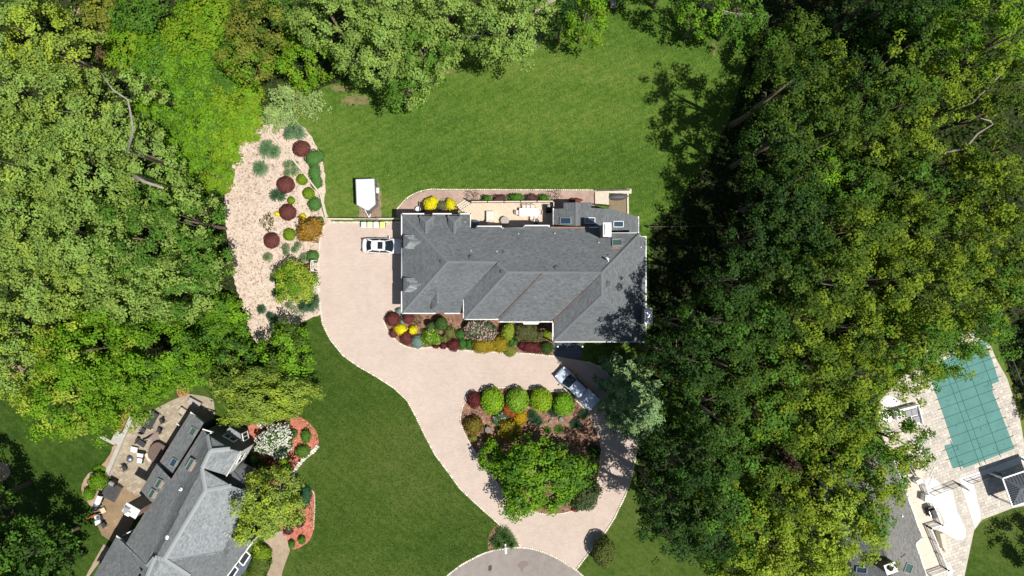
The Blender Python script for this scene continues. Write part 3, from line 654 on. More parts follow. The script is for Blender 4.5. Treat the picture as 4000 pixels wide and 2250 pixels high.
# kerbs of rounded stones
def kerb(name, line, step=0.26, w=0.16, h=0.13, closed=False, cols=((.74, .67, .55), (.66, .58, .47), (.78, .73, .63)), m='stone', z0=0.0):
    pts = [P(a, b) for a, b in line]; mb = MB(); acc = 0
    if closed: pts.append(pts[0])
    for a, b in zip(pts, pts[1:]):
        L = (b - a).length; d = (b - a) / max(L, 1e-6); t = -acc + step * 0.5
        while t < L - 0.001:
            if t >= 0:
                c = a + d * t; k = RNG.uniform(0.85, 1.1); cc = cols[int(RNG.integers(len(cols)))]
                mb.box((c.x + RNG.uniform(-.012, .012), c.y + RNG.uniform(-.012, .012), z0 + h * 0.5), ((step - 0.03), w * k, h * RNG.uniform(.9, 1.1)), rz=math.atan2(d.y, d.x) + RNG.uniform(-.06, .06), c=tuple(v * k for v in cc), top=0.86)
            t += step
        acc = (acc + L) % step
    o = part(name, mb, M[m]); o['kind'] = 'structure'; return o
kerb('driveway_kerb', [(1600, 868), (1530, 868), (1475, 869), (1400, 869), (1300, 868), (1280, 870), (1264, 885), (1252, 925), (1244, 1000), (1243, 1100), (1250, 1190), (1260, 1262), (1290, 1325), (1340, 1387), (1400, 1430), (1470, 1470), (1540, 1515), (1592, 1565), (1628, 1632), (1655, 1690), (1700, 1775), (1760, 1855), (1796, 1906), (1854, 1961), (1910, 2011), (1953, 2049), (1991, 2081), (2017, 2110), (2035, 2136)], w=0.19)
kerb('driveway_kerb', smooth([(2250, 2225), (2291, 2171), (2358, 2087), (2399, 2023), (2422, 1976), (2445, 1927), (2470, 1850), (2484, 1760), (2487, 1700), (2465, 1600), (2420, 1510), (2350, 1440), (2290, 1412)], 4, False), w=0.19)
kerb('road_kerb', smooth([(1735, 2262), (1760, 2238), (1800, 2208), (1850, 2180), (1900, 2158), (1960, 2144), (2041, 2138), (2108, 2151), (2177, 2180), (2218, 2206), (2252, 2227), (2290, 2262)], 4, False), w=0.2, h=0.09)
kerb('island_kerb', ISLAND, closed=True, w=0.15)
kerb('bed_kerb', smooth([(1512, 1218), (1499, 1250), (1522, 1300), (1566, 1343), (1620, 1360), (1700, 1356), (1790, 1366), (1950, 1376), (2050, 1380), (2165, 1391)], 4, False), w=0.15)
kerb('path_kerb', smooth([(1550, 818), (1585, 778), (1627, 753), (1676, 740), (1720, 740)], 4, False) + [(2322, 742)], w=0.12, h=0.1)
kerb('stone_edging', smooth([(1243, 1738), (1225, 1762), (1195, 1783), (1165, 1818), (1145, 1852), (1150, 1885), (1165, 1905)], 4, False), step=0.3, w=0.5, h=0.22, m='whitestone', cols=((.62, .56, .48), (.5, .45, .4), (.68, .63, .56)))
kerb('stone_edging', smooth([(1195, 1902), (1214, 1911), (1228, 1930), (1230, 1975), (1225, 2070)], 4, False), step=0.22, w=0.14, h=0.12, m='whitestone', cols=((.55, .42, .34), (.6, .5, .4)))

# ---------------------------------------------------------------- roofs made of single shingles
def fitplane(pts):
    A = np.array([[p[0], p[1], 1.0] for p in pts]); z = np.array([p[2] for p in pts]); return np.linalg.lstsq(A, z, rcond=None)[0]
class Roof:
    def __init__(s): s.base = MB(); s.V = []; s.C = []; s.fits = {}; s.caps = []
    def slope(s, name, px, cols, exposure=0.14, tab=0.30, thick=0.16, lift=0.03):
        pts = [P(*p) for p in px]; s.base.slab_tri(pts, thick)
        a, b, c = fitplane(pts); s.fits[name] = (a, b, c)
        g = np.array([a, b]); sl = np.linalg.norm(g); up = g / sl if sl > 1e-6 else np.array([0, 1.0]); al = np.array([-up[1], up[0]])
        cosp = 1 / math.sqrt(1 + sl * sl); ex = exposure * cosp
        xy = np.array([[p.x, p.y] for p in pts]); u = xy @ al; v = xy @ up
        polyuv = list(zip(u, v))
        tris = [(np.array([pts[i][:] for i in t])) for t in tessellate_polygon([pts])]
        tf = [(t, fitplane(t)) for t in tris]
        vi = v.min(); r = 0
        while vi < v.max():
            ui = u.min() - RNG.uniform(0, tab)
            while ui < u.max():
                w = tab * RNG.uniform(0.75, 1.25); cu, cv = ui + w / 2, vi + ex / 2
                if inside(cu, cv, polyuv) and inside(cu - w * 0.4, cv, polyuv) and inside(cu + w * 0.4, cv, polyuv):
                    q = []; p0 = al * cu + up * cv; f = None
                    for t, ff in tf:
                        if inside(p0[0], p0[1], t): f = ff; break
                    if f is None: f = (a, b, c)
                    for du, dv, l in ((ui + 0.004, vi, 1.0), (ui + w - 0.004, vi, 1.0), (ui + w - 0.004, vi + ex * 1.15, 0.25), (ui + 0.004, vi + ex * 1.15, 0.25)):
                        xy_ = al * du + up * dv; q.append((xy_[0], xy_[1], f[0] * xy_[0] + f[1] * xy_[1] + f[2] + lift * l * RNG.uniform(0.6, 1.1)))
                    s.V += q; k = cols[int(RNG.integers(len(cols)))]; j = RNG.uniform(0.88, 1.12); s.C += [tuple(x * j for x in k)] * 4
                ui += w
            vi += ex; r += 1
    def z(s, name, px, py):
        a, b, c = s.fits[name]; z = 5.0
        for _ in range(12): p = P(px, py, z); z = a * p.x + b * p.y + c
        return P(px, py, z)
    def finish(s, root, basemat):
        r = part('roof', s.base, M[basemat], root)
        V = np.array(s.V); o = npmesh('shingles', V, np.arange(len(V)).reshape(-1, 4), np.array(s.C), M['shingle'], r, ORG[root.name]); o['kind'] = 'stuff'
        return r
CAPMESH = {}
def ridge_caps(roof, root, p, q, col_, n=None, w=0.30, step=0.27):
    p = Vector(p); q = Vector(q); d = q - p; L = d.length; n = max(2, int(L / step)); off = ORG[root.name]
    key = (tuple(col_), w)
    if key not in CAPMESH:
        mb = MB(); l = 0.30
        for k in (0, 1):
            sgn = 1 if k else -1
            vs = [(-l / 2, 0, 0.05), (l / 2, 0, 0.03), (l / 2, sgn * w / 2, -0.045), (-l / 2, sgn * w / 2, -0.025)]
            mb.add(vs, [(0, 1, 2, 3) if sgn < 0 else (3, 2, 1, 0)], col_)
            vs2 = [(-l / 2, 0, 0.05), (-l / 2, sgn * w / 2, -0.025), (-l / 2, sgn * w / 2, -0.055), (-l / 2, 0, 0.02)]
            mb.add(vs2, [(0, 1, 2, 3)], col_)
        CAPMESH[key] = mb
    x = d.normalized(); y = Vector((0, 0, 1)).cross(x).normalized(); z = x.cross(y)
    R = Matrix((x, y, z)).transposed().to_4x4()
    me = None
    for i in range(n):
        c = p + d * ((i + 0.5) / n) - off + Vector((0, 0, 0.03))
        if CAPMESH.get(('mesh', key)) is None:
            o = part('ridge_cap', CAPMESH[key], M['shingle'], roof, local=True); CAPMESH[('mesh', key)] = o.data
        else:
            o = bpy.data.objects.new('ridge_cap', CAPMESH[('mesh', key)]); _link(o, roof)
        o.matrix_basis = Matrix.Translation(c) @ R
def gutter(root, px, z, m='white', w=0.13, h=0.14, drop=0.05):
    "white gutter along an eave: px list of (px, py)"
    for a, b in zip(px, px[1:]):
        za = z if not isinstance(z, (list, tuple)) else z[0]; mb = MB(); p = P(*a, za); q = P(*b, za); e = (q - p).normalized() * 0.06
        mb.beam(p - e - Vector((0, 0, drop)), q + e - Vector((0, 0, drop)), w, h); part('gutter', mb, M[m], root)
def skylight(root, corners, frame='galv', glass='sky_glass', h=0.14, fw=0.07):
    c = [Vector(p) for p in corners]; mb = MB(); gl = MB(); n = (c[1] - c[0]).cross(c[3] - c[0]).normalized()
    if n.z < 0: n = -n
    for i in range(4):
        a, b = c[i], c[(i + 1) % 4]; mb.beam(a + n * h * 0.5, b + n * h * 0.5, fw, h + 0.1, up=n)
    m_ = sum(c, Vector()) / 4
    f = part('skylight', mb, M[frame], root)
    part('pane', MB().poly([m_ + (p - m_) * 0.94 + n * (h * 0.8) for p in c]), M[glass], f)
    return f
def roof_vent(root, p, rx=0.30, ry=0.30, h=0.22):
    mb = MB(); mb.lathe((p.x, p.y, p.z - 0.05), [(rx * 0.75, 0), (rx * 0.8, h * 0.5), (rx, h * 0.55), (rx * 0.95, h * 0.8), (rx * 0.6, h), (0.02, h * 1.08)], 16); part('roof_vent', mb, M['vent'], root, sm=False)
def vent_pipe(root, p, r=0.055, h=0.4, m='galv'):
    mb = MB(); mb.lathe((p.x, p.y, p.z - 0.1), [(r * 2.4, 0.05), (r * 1.2, 0.14), (r, 0.15), (r, h), (r * 0.7, h)], 10); part('vent_pipe', mb, M[m], root)
def box_vent(root, p, a=0.0):
    mb = MB(); mb.box((p.x, p.y, p.z + 0.08), (0.3, 0.34, 0.26), rz=a, top=0.85); part('roof_vent', mb, M['vent'], root)
GREYS = [(.134, .146, .156), (.142, .155, .165), (.126, .138, .147), (.149, .161, .170), (.136, .144, .149), (.114, .124, .132)]
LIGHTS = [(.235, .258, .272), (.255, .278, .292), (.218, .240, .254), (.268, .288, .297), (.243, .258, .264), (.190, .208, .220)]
MIDG = [(.150, .162, .169), (.140, .151, .158), (.161, .170, .174), (.126, .136, .142), (.166, .173, .176)]
# ---------------------------------------------------------------- the main house
hb = P(2040, 1080, 0)
house = thing('house', 'large grey-shingled house with long hipped roofs and white gutters in the middle', 'house', (hb.x, hb.y, 0))
R = Roof()
A = (1571, 838, 5.1); SW = (1572, 1222, 4.95); AP1 = (1748, 1022, 8.3)
R.slope('north', [(1571, 838, 5.1), (1748, 1022, 8.3), (1941, 1026, 8.3), (1982, 1063, 9.0), (2350, 1065, 9.0), (2499, 911, 6.1), (2386, 911, 6.2), (2386, 890, 5.85), (2146, 890, 5.9), (2146, 882, 5.72), (2048, 882, 5.72), (2048, 892, 5.93), (1958, 892, 5.93), (1958, 885, 5.8), (1862, 885, 5.8), (1862, 893, 5.95), (1836, 893, 5.95), (1836, 838, 5.0)], GREYS)
R.slope('west', [SW, AP1, A], GREYS)
R.slope('south_left', [AP1, SW, (1850, 1222, 4.95), (1941, 1027, 8.25)], GREYS)
R.slope('wing_west', [(1943, 1028, 8.45), (1812, 1160, 5.95), (1813, 1246, 5.9), (1982, 1063, 9.0)], GREYS)
R.slope('wing_south', [(1982, 1063, 9.0), (1814, 1246, 5.85), (1948, 1246, 5.85), (1949, 1239, 6.0), (2121, 1065, 9.0)], GREYS)
R.slope('bay_west', [(2121, 1065, 9.05), (1948, 1240, 5.95), (1950, 1258, 5.85), (1958, 1252, 6.05)], GREYS)
R.slope('bay_south', [(2121, 1065, 9.05), (1953, 1256, 5.8), (2162, 1256, 5.8), (2168, 1247, 6.0), (2350, 1070, 9.05)], GREYS)
R.slope('end_west', [(2351, 1068, 9.15), (2166, 1248, 6.05), (2161, 1333, 5.9), (2351, 1153, 9.1)], GREYS)
R.slope('end_south', [(2351, 1153, 9.1), (2161, 1334, 5.9), (2523, 1334, 5.9)], GREYS)
R.slope('east', [(2351, 1066, 9.1), (2351, 1153, 9.1), (2524, 1334, 5.9), (2523, 925, 6.0), (2499, 925, 6.35), (2499, 911, 6.35)], GREYS)
# sunroom roof
R.slope('sun_west', [(2251, 791, 5.0), (2203, 792, 4.3), (2203, 814, 4.3), (2162, 816, 3.75), (2162, 890, 3.75), (2251, 893, 5.0)], GREYS)
R.slope('sun_east', [(2252, 791, 5.0), (2252, 893, 5.0), (2386, 905, 4.1), (2494, 912, 3.4), (2494, 848, 3.4), (2397, 817, 4.05), (2309, 812, 4.65), (2309, 790, 4.65)], GREYS)
# dormers
for x0, x1, xr in ((1640, 1695, 1664), (1750, 1803, 1775)):
    R.slope('d', [(x0, 844, 5.95), (xr, 868, 6.5), (xr, 914, 6.5), (x0 + 3, 888, 5.95)], GREYS)
    R.slope('d', [(x1, 844, 5.95), (x1, 884, 5.95), (xr, 914, 6.5), (xr, 868, 6.5)], GREYS)
    R.slope('d', [(x0, 844, 5.95), (x1, 844, 5.95), (xr, 868, 6.5)], GREYS)
for y0, y1, yr in ((917, 972, 943), (1085, 1141, 1111)):
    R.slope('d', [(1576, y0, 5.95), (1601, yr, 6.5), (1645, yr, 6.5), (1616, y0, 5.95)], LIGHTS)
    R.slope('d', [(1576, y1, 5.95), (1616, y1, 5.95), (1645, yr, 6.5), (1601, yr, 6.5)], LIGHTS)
    R.slope('d', [(1576, y0, 5.95), (1576, y1, 5.95), (1601, yr, 6.5)], GREYS)
R.slope('d', [(1709, 1141, 6.35), (1685, 1168, 5.8), (1685, 1208, 5.8), (1709, 1186, 6.35)], GREYS)
R.slope('d', [(1709, 1141, 6.35), (1709, 1186, 6.35), (1738, 1210, 5.75), (1736, 1170, 5.75)], GREYS)
R.slope('d', [(1709, 1186, 6.35), (1685, 1210, 5.75), (1738, 1210, 5.75)], GREYS)
roof = R.finish(house, 'roofbase')
CAPC = (.165, .178, .188)
for a, b in [((1571, 838, 5.1), (1748, 1022, 8.3)), ((1572, 1222, 4.95), (1748, 1022, 8.3)), ((1748, 1022, 8.3), (1941, 1024, 8.3)), ((1943, 1028, 8.45), (1982, 1063, 9.0)), ((1814, 1246, 5.9), (1982, 1063, 9.0)), ((1982, 1063, 9.0), (2350, 1065, 9.05)),
             ((2350, 1066, 9.1), (2499, 913, 6.3)), ((2351, 1066, 9.1), (2351, 1153, 9.1)), ((2351, 1153, 9.1), (2161, 1334, 5.9)), ((2351, 1153, 9.1), (2523, 1334, 5.9)), ((2251, 791, 5.0), (2251, 892, 5.0)),
             ((1664, 868, 6.5), (1664, 914, 6.5)), ((1775, 868, 6.5), (1775, 914, 6.5)), ((1601, 943, 6.5), (1645, 943, 6.5)), ((1601, 1111, 6.5), (1645, 1111, 6.5)), ((1709, 1141, 6.35), (1709, 1186, 6.35)),
             ((1640, 844, 5.95), (1664, 868, 6.5)), ((1695, 844, 5.95), (1664, 868, 6.5)), ((1750, 844, 5.95), (1775, 868, 6.5)), ((1803, 844, 5.95), (1775, 868, 6.5))]:
    ridge_caps(roof, house, P(*a), P(*b), CAPC)
# copper valley flashing
for a, b in [((2349, 1074, 9.05), (2168, 1247, 6.08)), ((2120, 1066, 9.05), (1950, 1243, 6.05)), ((2168, 1247, 6.08), (2148, 1256, 5.86)), ((2168, 1247, 6.08), (2163, 1262, 5.95)), ((1950, 1243, 6.0), (1950, 1258, 5.9)), ((1812, 1158, 6.0), (1814, 1154, 6.1))]:
    mb = MB(); mb.beam(P(*a) + Vector((0, 0, 0.05)), P(*b) + Vector((0, 0, 0.05)), 0.07, 0.04); part('valley_flashing', mb, M['copper'], roof)
mb = MB(); mb.beam(P(2152, 889, 5.9) + Vector((0, 0, 0.04)), P(2300, 889, 5.9) + Vector((0, 0, 0.04)), 0.16, 0.03); part('eave_flashing', mb, M['copper'], roof)
# gutters
for px, z in [([(1655, 835), (1569, 835), (1569, 917)], 5.1), ([(1692, 835), (1762, 835)], 5.1), ([(1800, 835), (1838, 835), (1836, 893), (1863, 893)], 5.05), ([(1863, 893), (1863, 884), (1958, 884)], 5.8), ([(1958, 884), (1958, 892), (2048, 892)], 5.85), ([(2048, 892), (2048, 881), (2145, 881)], 5.75),
              ([(2145, 881), (2145, 889), (2345, 888)], 5.8), ([(2386, 911), (2499, 911), (2499, 925), (2523, 925)], 6.05), ([(2523, 925), (2524, 1335)], 6.0), ([(2524, 1335), (2160, 1335), (2160, 1262)], 5.9), ([(2160, 1257), (1950, 1257)], 5.8), ([(1948, 1247), (1811, 1247), (1811, 1160)], 5.85),
              ([(1794, 1224), (1737, 1224)], 4.95), ([(1699, 1224), (1569, 1224), (1569, 1140)], 4.95), ([(1569, 1085), (1570, 972)], 5.0), ([(2162, 815), (2162, 890)], 3.75), ([(2494, 847), (2494, 912)], 3.4)]:
    gutter(house, px, z, m='galv' if px[0] in ((1569, 1085),) else 'white')
# walls
def walls(root, px, z1, m='brick', z0=0.0, inset=None):
    mb = MB(); mb.prism([P(*p) for p in px], z0, z1); return part('wall', mb, M[m], root)
def wallpoly(pts, ze, d=16): return pts
walls(house, [(1588, 856, 4.8), (1822, 856, 4.8), (1822, 906, 4.8), (2150, 906, 4.8), (2150, 1208, 4.8), (1588, 1206, 4.8)], 4.7)
walls(house, [(1828, 1040, 5.6), (2156, 1040, 5.6), (2156, 1240, 5.6), (1828, 1234, 5.6)], 5.6)
walls(house, [(2155, 930, 5.6), (2372, 924, 5.6), (2372, 926, 5.6), (2510, 938, 5.6), (2510, 1318, 5.6), (2176, 1318, 5.6)], 5.55)
walls(house, [(2174, 826, 3.3), (2392, 830, 3.3), (2482, 860, 3.2), (2482, 915, 3.2), (2174, 915, 3.3)], 3.25, 'whitewall')
for x0, x1 in ((1644, 1691), (1754, 1799)):
    o = walls(house, [(x0, 849, 5.9), (x1, 849, 5.9), (x1, 890, 5.9), (x0, 890, 5.9)], 5.8, 'whitewall', 4.5); o.name = 'dormer_wall'
    w = MB(); a = P(x0 + 8, 847.5, 5.3); b = P(x1 - 8, 847.5, 5.3); w.box(((a.x + b.x) / 2, a.y + 0.06, 5.3), (b.x - a.x, 0.06, 0.8)); part('window', w, M['glass'], house)
for y0, y1 in ((922, 967), (1090, 1136)):
    o = walls(house, [(1580, y0, 5.9), (1580, y1, 5.9), (1625, y1, 5.9), (1625, y0, 5.9)], 5.8, 'whitewall', 4.5); o.name = 'dormer_wall'
o = walls(house, [(1690, 1170, 5.7), (1690, 1206, 5.7), (1733, 1206, 5.7), (1733, 1170, 5.7)], 5.65, 'whitewall', 3.0); o.name = 'dormer_wall'
for y in (880, 1000, 1150):
    d = MB(); p = P(1587, y, 2.0); d.box((p.x - 0.02, p.y, 1.2), (0.08, 2.6, 2.3)); part('garage_door', d, M['white'], house)
# bay window roof and front posts
mb = MB(); mb.prism([P(2038, 1255, 3.6), P(2110, 1255, 3.6), P(2102, 1267, 3.6), P(2046, 1267, 3.6)], 0.5, 3.6); bay = part('bay_window', mb, M['white'], house)
for x in (2060, 2078, 2094):
    mb = MB(); mb.beam(P(x, 1257, 3.62), P(x, 1266.5, 3.62), 0.05, 0.03); part('bay_seam', mb, M['galv'], bay)
for x in (2173, 2266):
    mb = MB(); p = P(x, 1346, 2.6); mb.box((p.x, p.y, 2.75), (0.16, 0.16, 5.5)); part('porch_post', mb, M['white'], house)
mb = MB(); mb.prism([P(2172, 1325, 0.4), P(2268, 1325, 0.4), P(2268, 1349, 0.4), P(2172, 1349, 0.4)], 0.0, 0.35); part('front_step', mb, M['slate'], house)
# chimneys
def chimney(root, ctr, sx, sy, z0, z1, rz=0.0, m='brick', capm='white', pots=1):
    mb = MB(); mb.box((ctr.x, ctr.y, (z0 + z1) / 2), (sx, sy, z1 - z0), rz=rz); c = part('chimney', mb, M[m], root)
    mb = MB(); mb.box((ctr.x, ctr.y, z1 + 0.06), (sx + 0.16, sy + 0.16, 0.12), rz=rz); part('chimney_cap', mb, M[capm], c)
    return c
ch = chimney(house, P(2372, 897, 10.0), 0.74, 1.36, 3.0, 9.9)
mb = MB(); p = P(2373, 897, 10.1); mb.box((p.x, p.y + 0.32, 10.16), (0.6, 0.5, 0.14), top=0.9); mb.box((p.x, p.y - 0.28, 10.13), (0.62, 0.62, 0.1)); part('chimney_cap', mb, M['galv'], ch)
ch = chimney(house, P(2534, 1235, 9.0), 0.72, 1.6, 0.0, 8.9)
mb = MB(); p = P(2536, 1237, 9.1); mb.box((p.x, p.y, 9.12), (0.5, 1.25, 0.12)); part('chimney_cap', mb, M['chrome'], ch)
# skylights
for (x0, y0, x1, y1), sl_ in [((2190, 851, 2231, 875), 'sun_west'), ((2283, 851, 2322, 873), 'sun_east'), ((2395, 865, 2433, 887), 'sun_east')]:
    skylight(house, [R.z(sl_, x, y) for x, y in ((x0, y0), (x1, y0), (x1, y1), (x0, y1))])
skylight(house, [R.z('north', x, y) for x, y in ((2390, 938), (2427, 936), (2429, 962), (2392, 963))], 'galv', 'green_glass', h=0.2)
mb = MB(); mb.beam(R.z('north', 2391, 969) + Vector((0, 0, .04)), R.z('north', 2420, 969) + Vector((0, 0, .04)), 0.2, 0.03); part('skylight_flashing', mb, M['copper'], house)
for x, y, s_ in ((1840, 1006, 'north'), (2173, 1048, 'north'), (2373, 1108, 'east')): roof_vent(house, R.z(s_, x, y))
for x, y, s_ in ((1725, 1022, 'west'), (1960, 1061, 'wing_west')): box_vent(house, R.z(s_, x, y))
for x, y, s_ in ((1817, 868, 'north'), (1840, 980, 'north'), (1941, 983, 'north'), (2025, 914, 'north'), (2167, 912, 'north'), (2338, 948, 'north'), (2503, 966, 'east'), (2376, 1020, 'north')): vent_pipe(house, R.z(s_, x, y), 0.06, 0.36)
box = R.z('north', 1968, 984); mb = MB(); mb.box((box.x, box.y, box.z + .08), (0.2, 0.18, 0.22)); part('roof_vent', mb, M['vent'], house)
box = R.z('north', 2377, 997); mb = MB(); mb.box((box.x, box.y, box.z + .08), (0.2, 0.18, 0.22)); part('roof_vent', mb, M['vent'], house)
vent_pipe(house, R.z('north', 2370, 1014), 0.11, 1.25, 'white')

# rear deck
deck = thing('deck', 'tan board deck with dark railing along the back of the grey house', 'deck', P(1980, 845, 0))
DK = [(1797, 822), (1842, 793), (2160, 791), (2163, 905), (1840, 900), (1836, 836)]
ZD = 0.85
fr = MB(); dp = [P(a, b, ZD) for a, b in DK]; fr.prism(dp, 0.0, ZD - 0.05); part('deck_frame', fr, M['deckbase'], deck)
bd = MB(); ang = math.radians(-45); ca, sa = math.cos(ang), math.sin(ang); uv = [(p.x * ca + p.y * sa, -p.x * sa + p.y * ca) for p in dp]
us = [u for u, v in uv]; vmin, vmax = min(v for u, v in uv), max(v for u, v in uv); v = vmin
while v < vmax:
    vm = v + 0.07; xs = []
    for (u0, v0), (u1, v1) in zip(uv, uv[1:] + uv[:1]):
        if (v0 > vm) != (v1 > vm): xs.append(u0 + (u1 - u0) * (vm - v0) / (v1 - v0))
    xs.sort()
    for a, b in zip(xs[::2], xs[1::2]):
        cu = (a + b) / 2; bd.box((cu * ca - vm * sa, cu * sa + vm * ca, ZD - 0.025), (b - a, 0.134, 0.045), rz=ang, c=tuple(np.array((.62, .515, .39)) * RNG.uniform(.94, 1.06)))
    v += 0.145
part('deck_boards', bd, M['deck'], deck, kind='stuff')
for i in range(3):
    a = P(1842 - 11 * i, 793 - 8 * 0 + 0, ZD); 
    st = MB(); off = 0.30 * (i + 1); p = P(1842, 793, ZD); q = P(1797, 822, ZD); d = (q - p).normalized(); n = Vector((-d.y, d.x, 0)); n = n if n.x < 0 else -n
    z = ZD - 0.21 * (i + 1); pts = [p + n * (off - 0.30), q + n * (off - 0.30), q + n * (off - 0.02), p + n * (off - 0.02)]
    st.prism(pts, 0, z); part('deck_step', st, M['wood_pale'], deck)
def railing(root, pts, z0, h=0.95, post=0.11, m='darkwood', top='wood_pale', gap=0.13, posts=True, bal='darkwood', topw=0.14):
    pts = [Vector((p.x, p.y, z0)) for p in pts]
    for a, b in zip(pts, pts[1:]):
        L = (b - a).length; d = (b - a) / L
        mb = MB(); mb.beam(a + Vector((0, 0, h)), b + Vector((0, 0, h)), topw, 0.05); part('top_rail', mb, M[top], root)
        mb = MB(); mb.beam(a + Vector((0, 0, 0.1)), b + Vector((0, 0, 0.1)), 0.06, 0.05); part('bottom_rail', mb, M[m], root)
        mb = MB(); n = int(L / gap)
        for i in range(1, n): c = a + d * (L * i / n); mb.box((c.x, c.y, z0 + 0.1 + (h - 0.1) / 2), (0.035, 0.035, h - 0.12))
        part('balusters', mb, M[bal], root, kind='stuff')
        if posts:
            k = max(1, round(L / 2.0))
            for i in range(k + 1):
                c = a + d * (L * i / k); mb = MB(); mb.box((c.x, c.y, z0 + (h + 0.1) / 2), (post, post, h + 0.1)); part('rail_post', mb, M[m], root)
railing(deck, [P(1842, 792, ZD), P(2161, 790, ZD), P(2163, 815, ZD)], ZD, bal='darkwood')
mb = MB()
for (a, b) in (((1842, 793), (1823, 780)), ((1797, 822), (1778, 808))):
    p = P(*a, ZD); q = P(*b, 0.2); mb.beam(p + Vector((0, 0, .9)), q + Vector((0, 0, .85)), 0.09, 0.09); mb.beam(q, q + Vector((0, 0, .9)), 0.1, 0.1)
part('stair_rail', mb, M['darkwood'], deck)

# ramp and landing behind the sunroom
ramp = thing('wooden_ramp', 'pale boarded landing with thin metal railings behind the house', 'ramp', P(2352, 775, 0))
for i in range(12):
    mb = MB(); x = 2324.5 + i * 4.5; a = P(x + 2.2, 752, 0.25); b = P(x + 2.2, 800, 0.25); mb.beam(a, b, 0.128, 0.05); part('plank', mb, M['wood_pale'], ramp)
mb = MB(); mb.prism([P(2324, 752, .2), P(2378, 752, .2), P(2378, 800, .2), P(2324, 800, .2)], 0, 0.21); part('frame', mb, M['deckbase'], ramp)
def metal_rail(root, a, b, h=0.9, z0=0.2):
    a = Vector((a.x, a.y, z0)); b = Vector((b.x, b.y, z0)); L = (b - a).length; d = (b - a) / L; u = Vector((0, 0, 1))
    mb = MB(); mb.beam(a + u * h, b + u * h, .05, .05); mb.beam(a + u * .12, b + u * .12, .04, .04); part('rail', mb, M['black'], root)
    for e in (a, b, (a + b) / 2): mb = MB(); mb.beam(e, e + u * (h + .06), .06, .06); part('rail_post', mb, M['black'], root)
    mb = MB(); n = int(L / .14)
    for i in range(n): mb.beam(a + d * (L * i / n) + u * .12, a + d * (L * (i + 0.6) / n) + u * h, .025, .025)
    part('lattice_bars', mb, M['black'], root, kind='stuff')
metal_rail(ramp, P(2330, 748), P(2455, 745)); metal_rail(ramp, P(2322, 802), P(2376, 806))
sill = MB(); sill.prism([P(2320, 741), P(2466, 738), P(2466, 757), P(2440, 757), (P(2325, 752))], 0, 0.14); part('sill', sill, M['wood_pale'], ramp)
mb = MB(); mb.beam(P(2452, 757, .1), P(2453, 836, .1), 0.2, 0.2); tag(part('timber_edging', mb, M['wood_pale']), 'pale timber edging beam right of the tan flagstones', 'edging')
kb = P(2413, 769, 0); ky = thing('canoe', 'dark grey overturned canoe lying beside the flagstone pad behind the house', 'canoe', (kb.x, kb.y, 0))
rows = []
for i in range(13):
    t = -1 + 2 * i / 12; w = 0.43 * (1 - abs(t) ** 2.6) + 0.02; hh = 0.42 * (1 - 0.55 * abs(t) ** 3)
    rows.append([(kb.x + 1.35 * t, kb.y + w * math.cos(a) + (0.06 if True else 0) * t, 0.02 + hh * math.sin(a)) for a in np.linspace(0, PI, 9)])
mb = MB(); mb.grid(rows); part('hull', mb, M['kayak'], ky, sm=True)
mb = MB(); mb.tube([(r[4][0], r[4][1], r[4][2] + .01) for r in rows[1:-1]], .02, 5); part('keel', mb, M['vent'], ky)
# ---------------------------------------------------------------- the neighbour's house, lower left
nb = P(720, 2000, 0)
nh = thing('house', 'pale blue-grey shingled house set at a slant in the lower left corner', 'house', (nb.x, nb.y, 0))
R = Roof()
R.slope('rear', [(793, 1678, 6.3), (669, 1872, 6.15), (613, 1814, 4.85), (545, 1926, 4.8), (573, 1968, 5.5), (562, 2010, 5.4), (492, 2123, 5.5), (576, 2213, 7.6), (610, 2180, 8.3), (641, 2185, 8.5), (803, 1916, 8.6), (789, 1829, 8.3), (822, 1761, 8.3), (809, 1699, 6.9)], MIDG)
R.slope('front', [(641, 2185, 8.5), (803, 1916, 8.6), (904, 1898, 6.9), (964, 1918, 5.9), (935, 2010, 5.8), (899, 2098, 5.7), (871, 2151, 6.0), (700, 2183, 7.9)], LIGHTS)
R.slope('porch', [(641, 2186, 8.4), (700, 2184, 7.9), (871, 2152, 5.9), (899, 2099, 5.6), (987, 2115, 4.3), (885, 2252, 4.3), (860, 2300, 4.3), (760, 2300, 6.3)], MIDG)
R.slope('low_rear', [(745, 1612, 3.9), (620, 1812, 3.9), (673, 1852, 4.7), (795, 1652, 4.7)], MIDG)
R.slope('wing_rear', [(455, 2095, 5.0), (340, 2295, 5.0), (555, 2300, 8.2), (604, 2178, 8.3), (578, 2213, 7.7)], MIDG)
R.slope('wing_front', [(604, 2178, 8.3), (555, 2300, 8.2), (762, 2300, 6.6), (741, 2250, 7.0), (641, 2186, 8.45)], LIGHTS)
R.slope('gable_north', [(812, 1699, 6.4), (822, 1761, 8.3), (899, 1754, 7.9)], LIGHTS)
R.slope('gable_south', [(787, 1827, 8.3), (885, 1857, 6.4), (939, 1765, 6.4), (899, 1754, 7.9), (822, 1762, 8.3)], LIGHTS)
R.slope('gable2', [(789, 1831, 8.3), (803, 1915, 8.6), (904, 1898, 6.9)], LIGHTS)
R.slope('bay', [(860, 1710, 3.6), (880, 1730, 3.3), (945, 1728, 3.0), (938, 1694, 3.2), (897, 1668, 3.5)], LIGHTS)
nroof = R.finish(nh, 'roofbase_l')
CL = (.30, .32, .325)
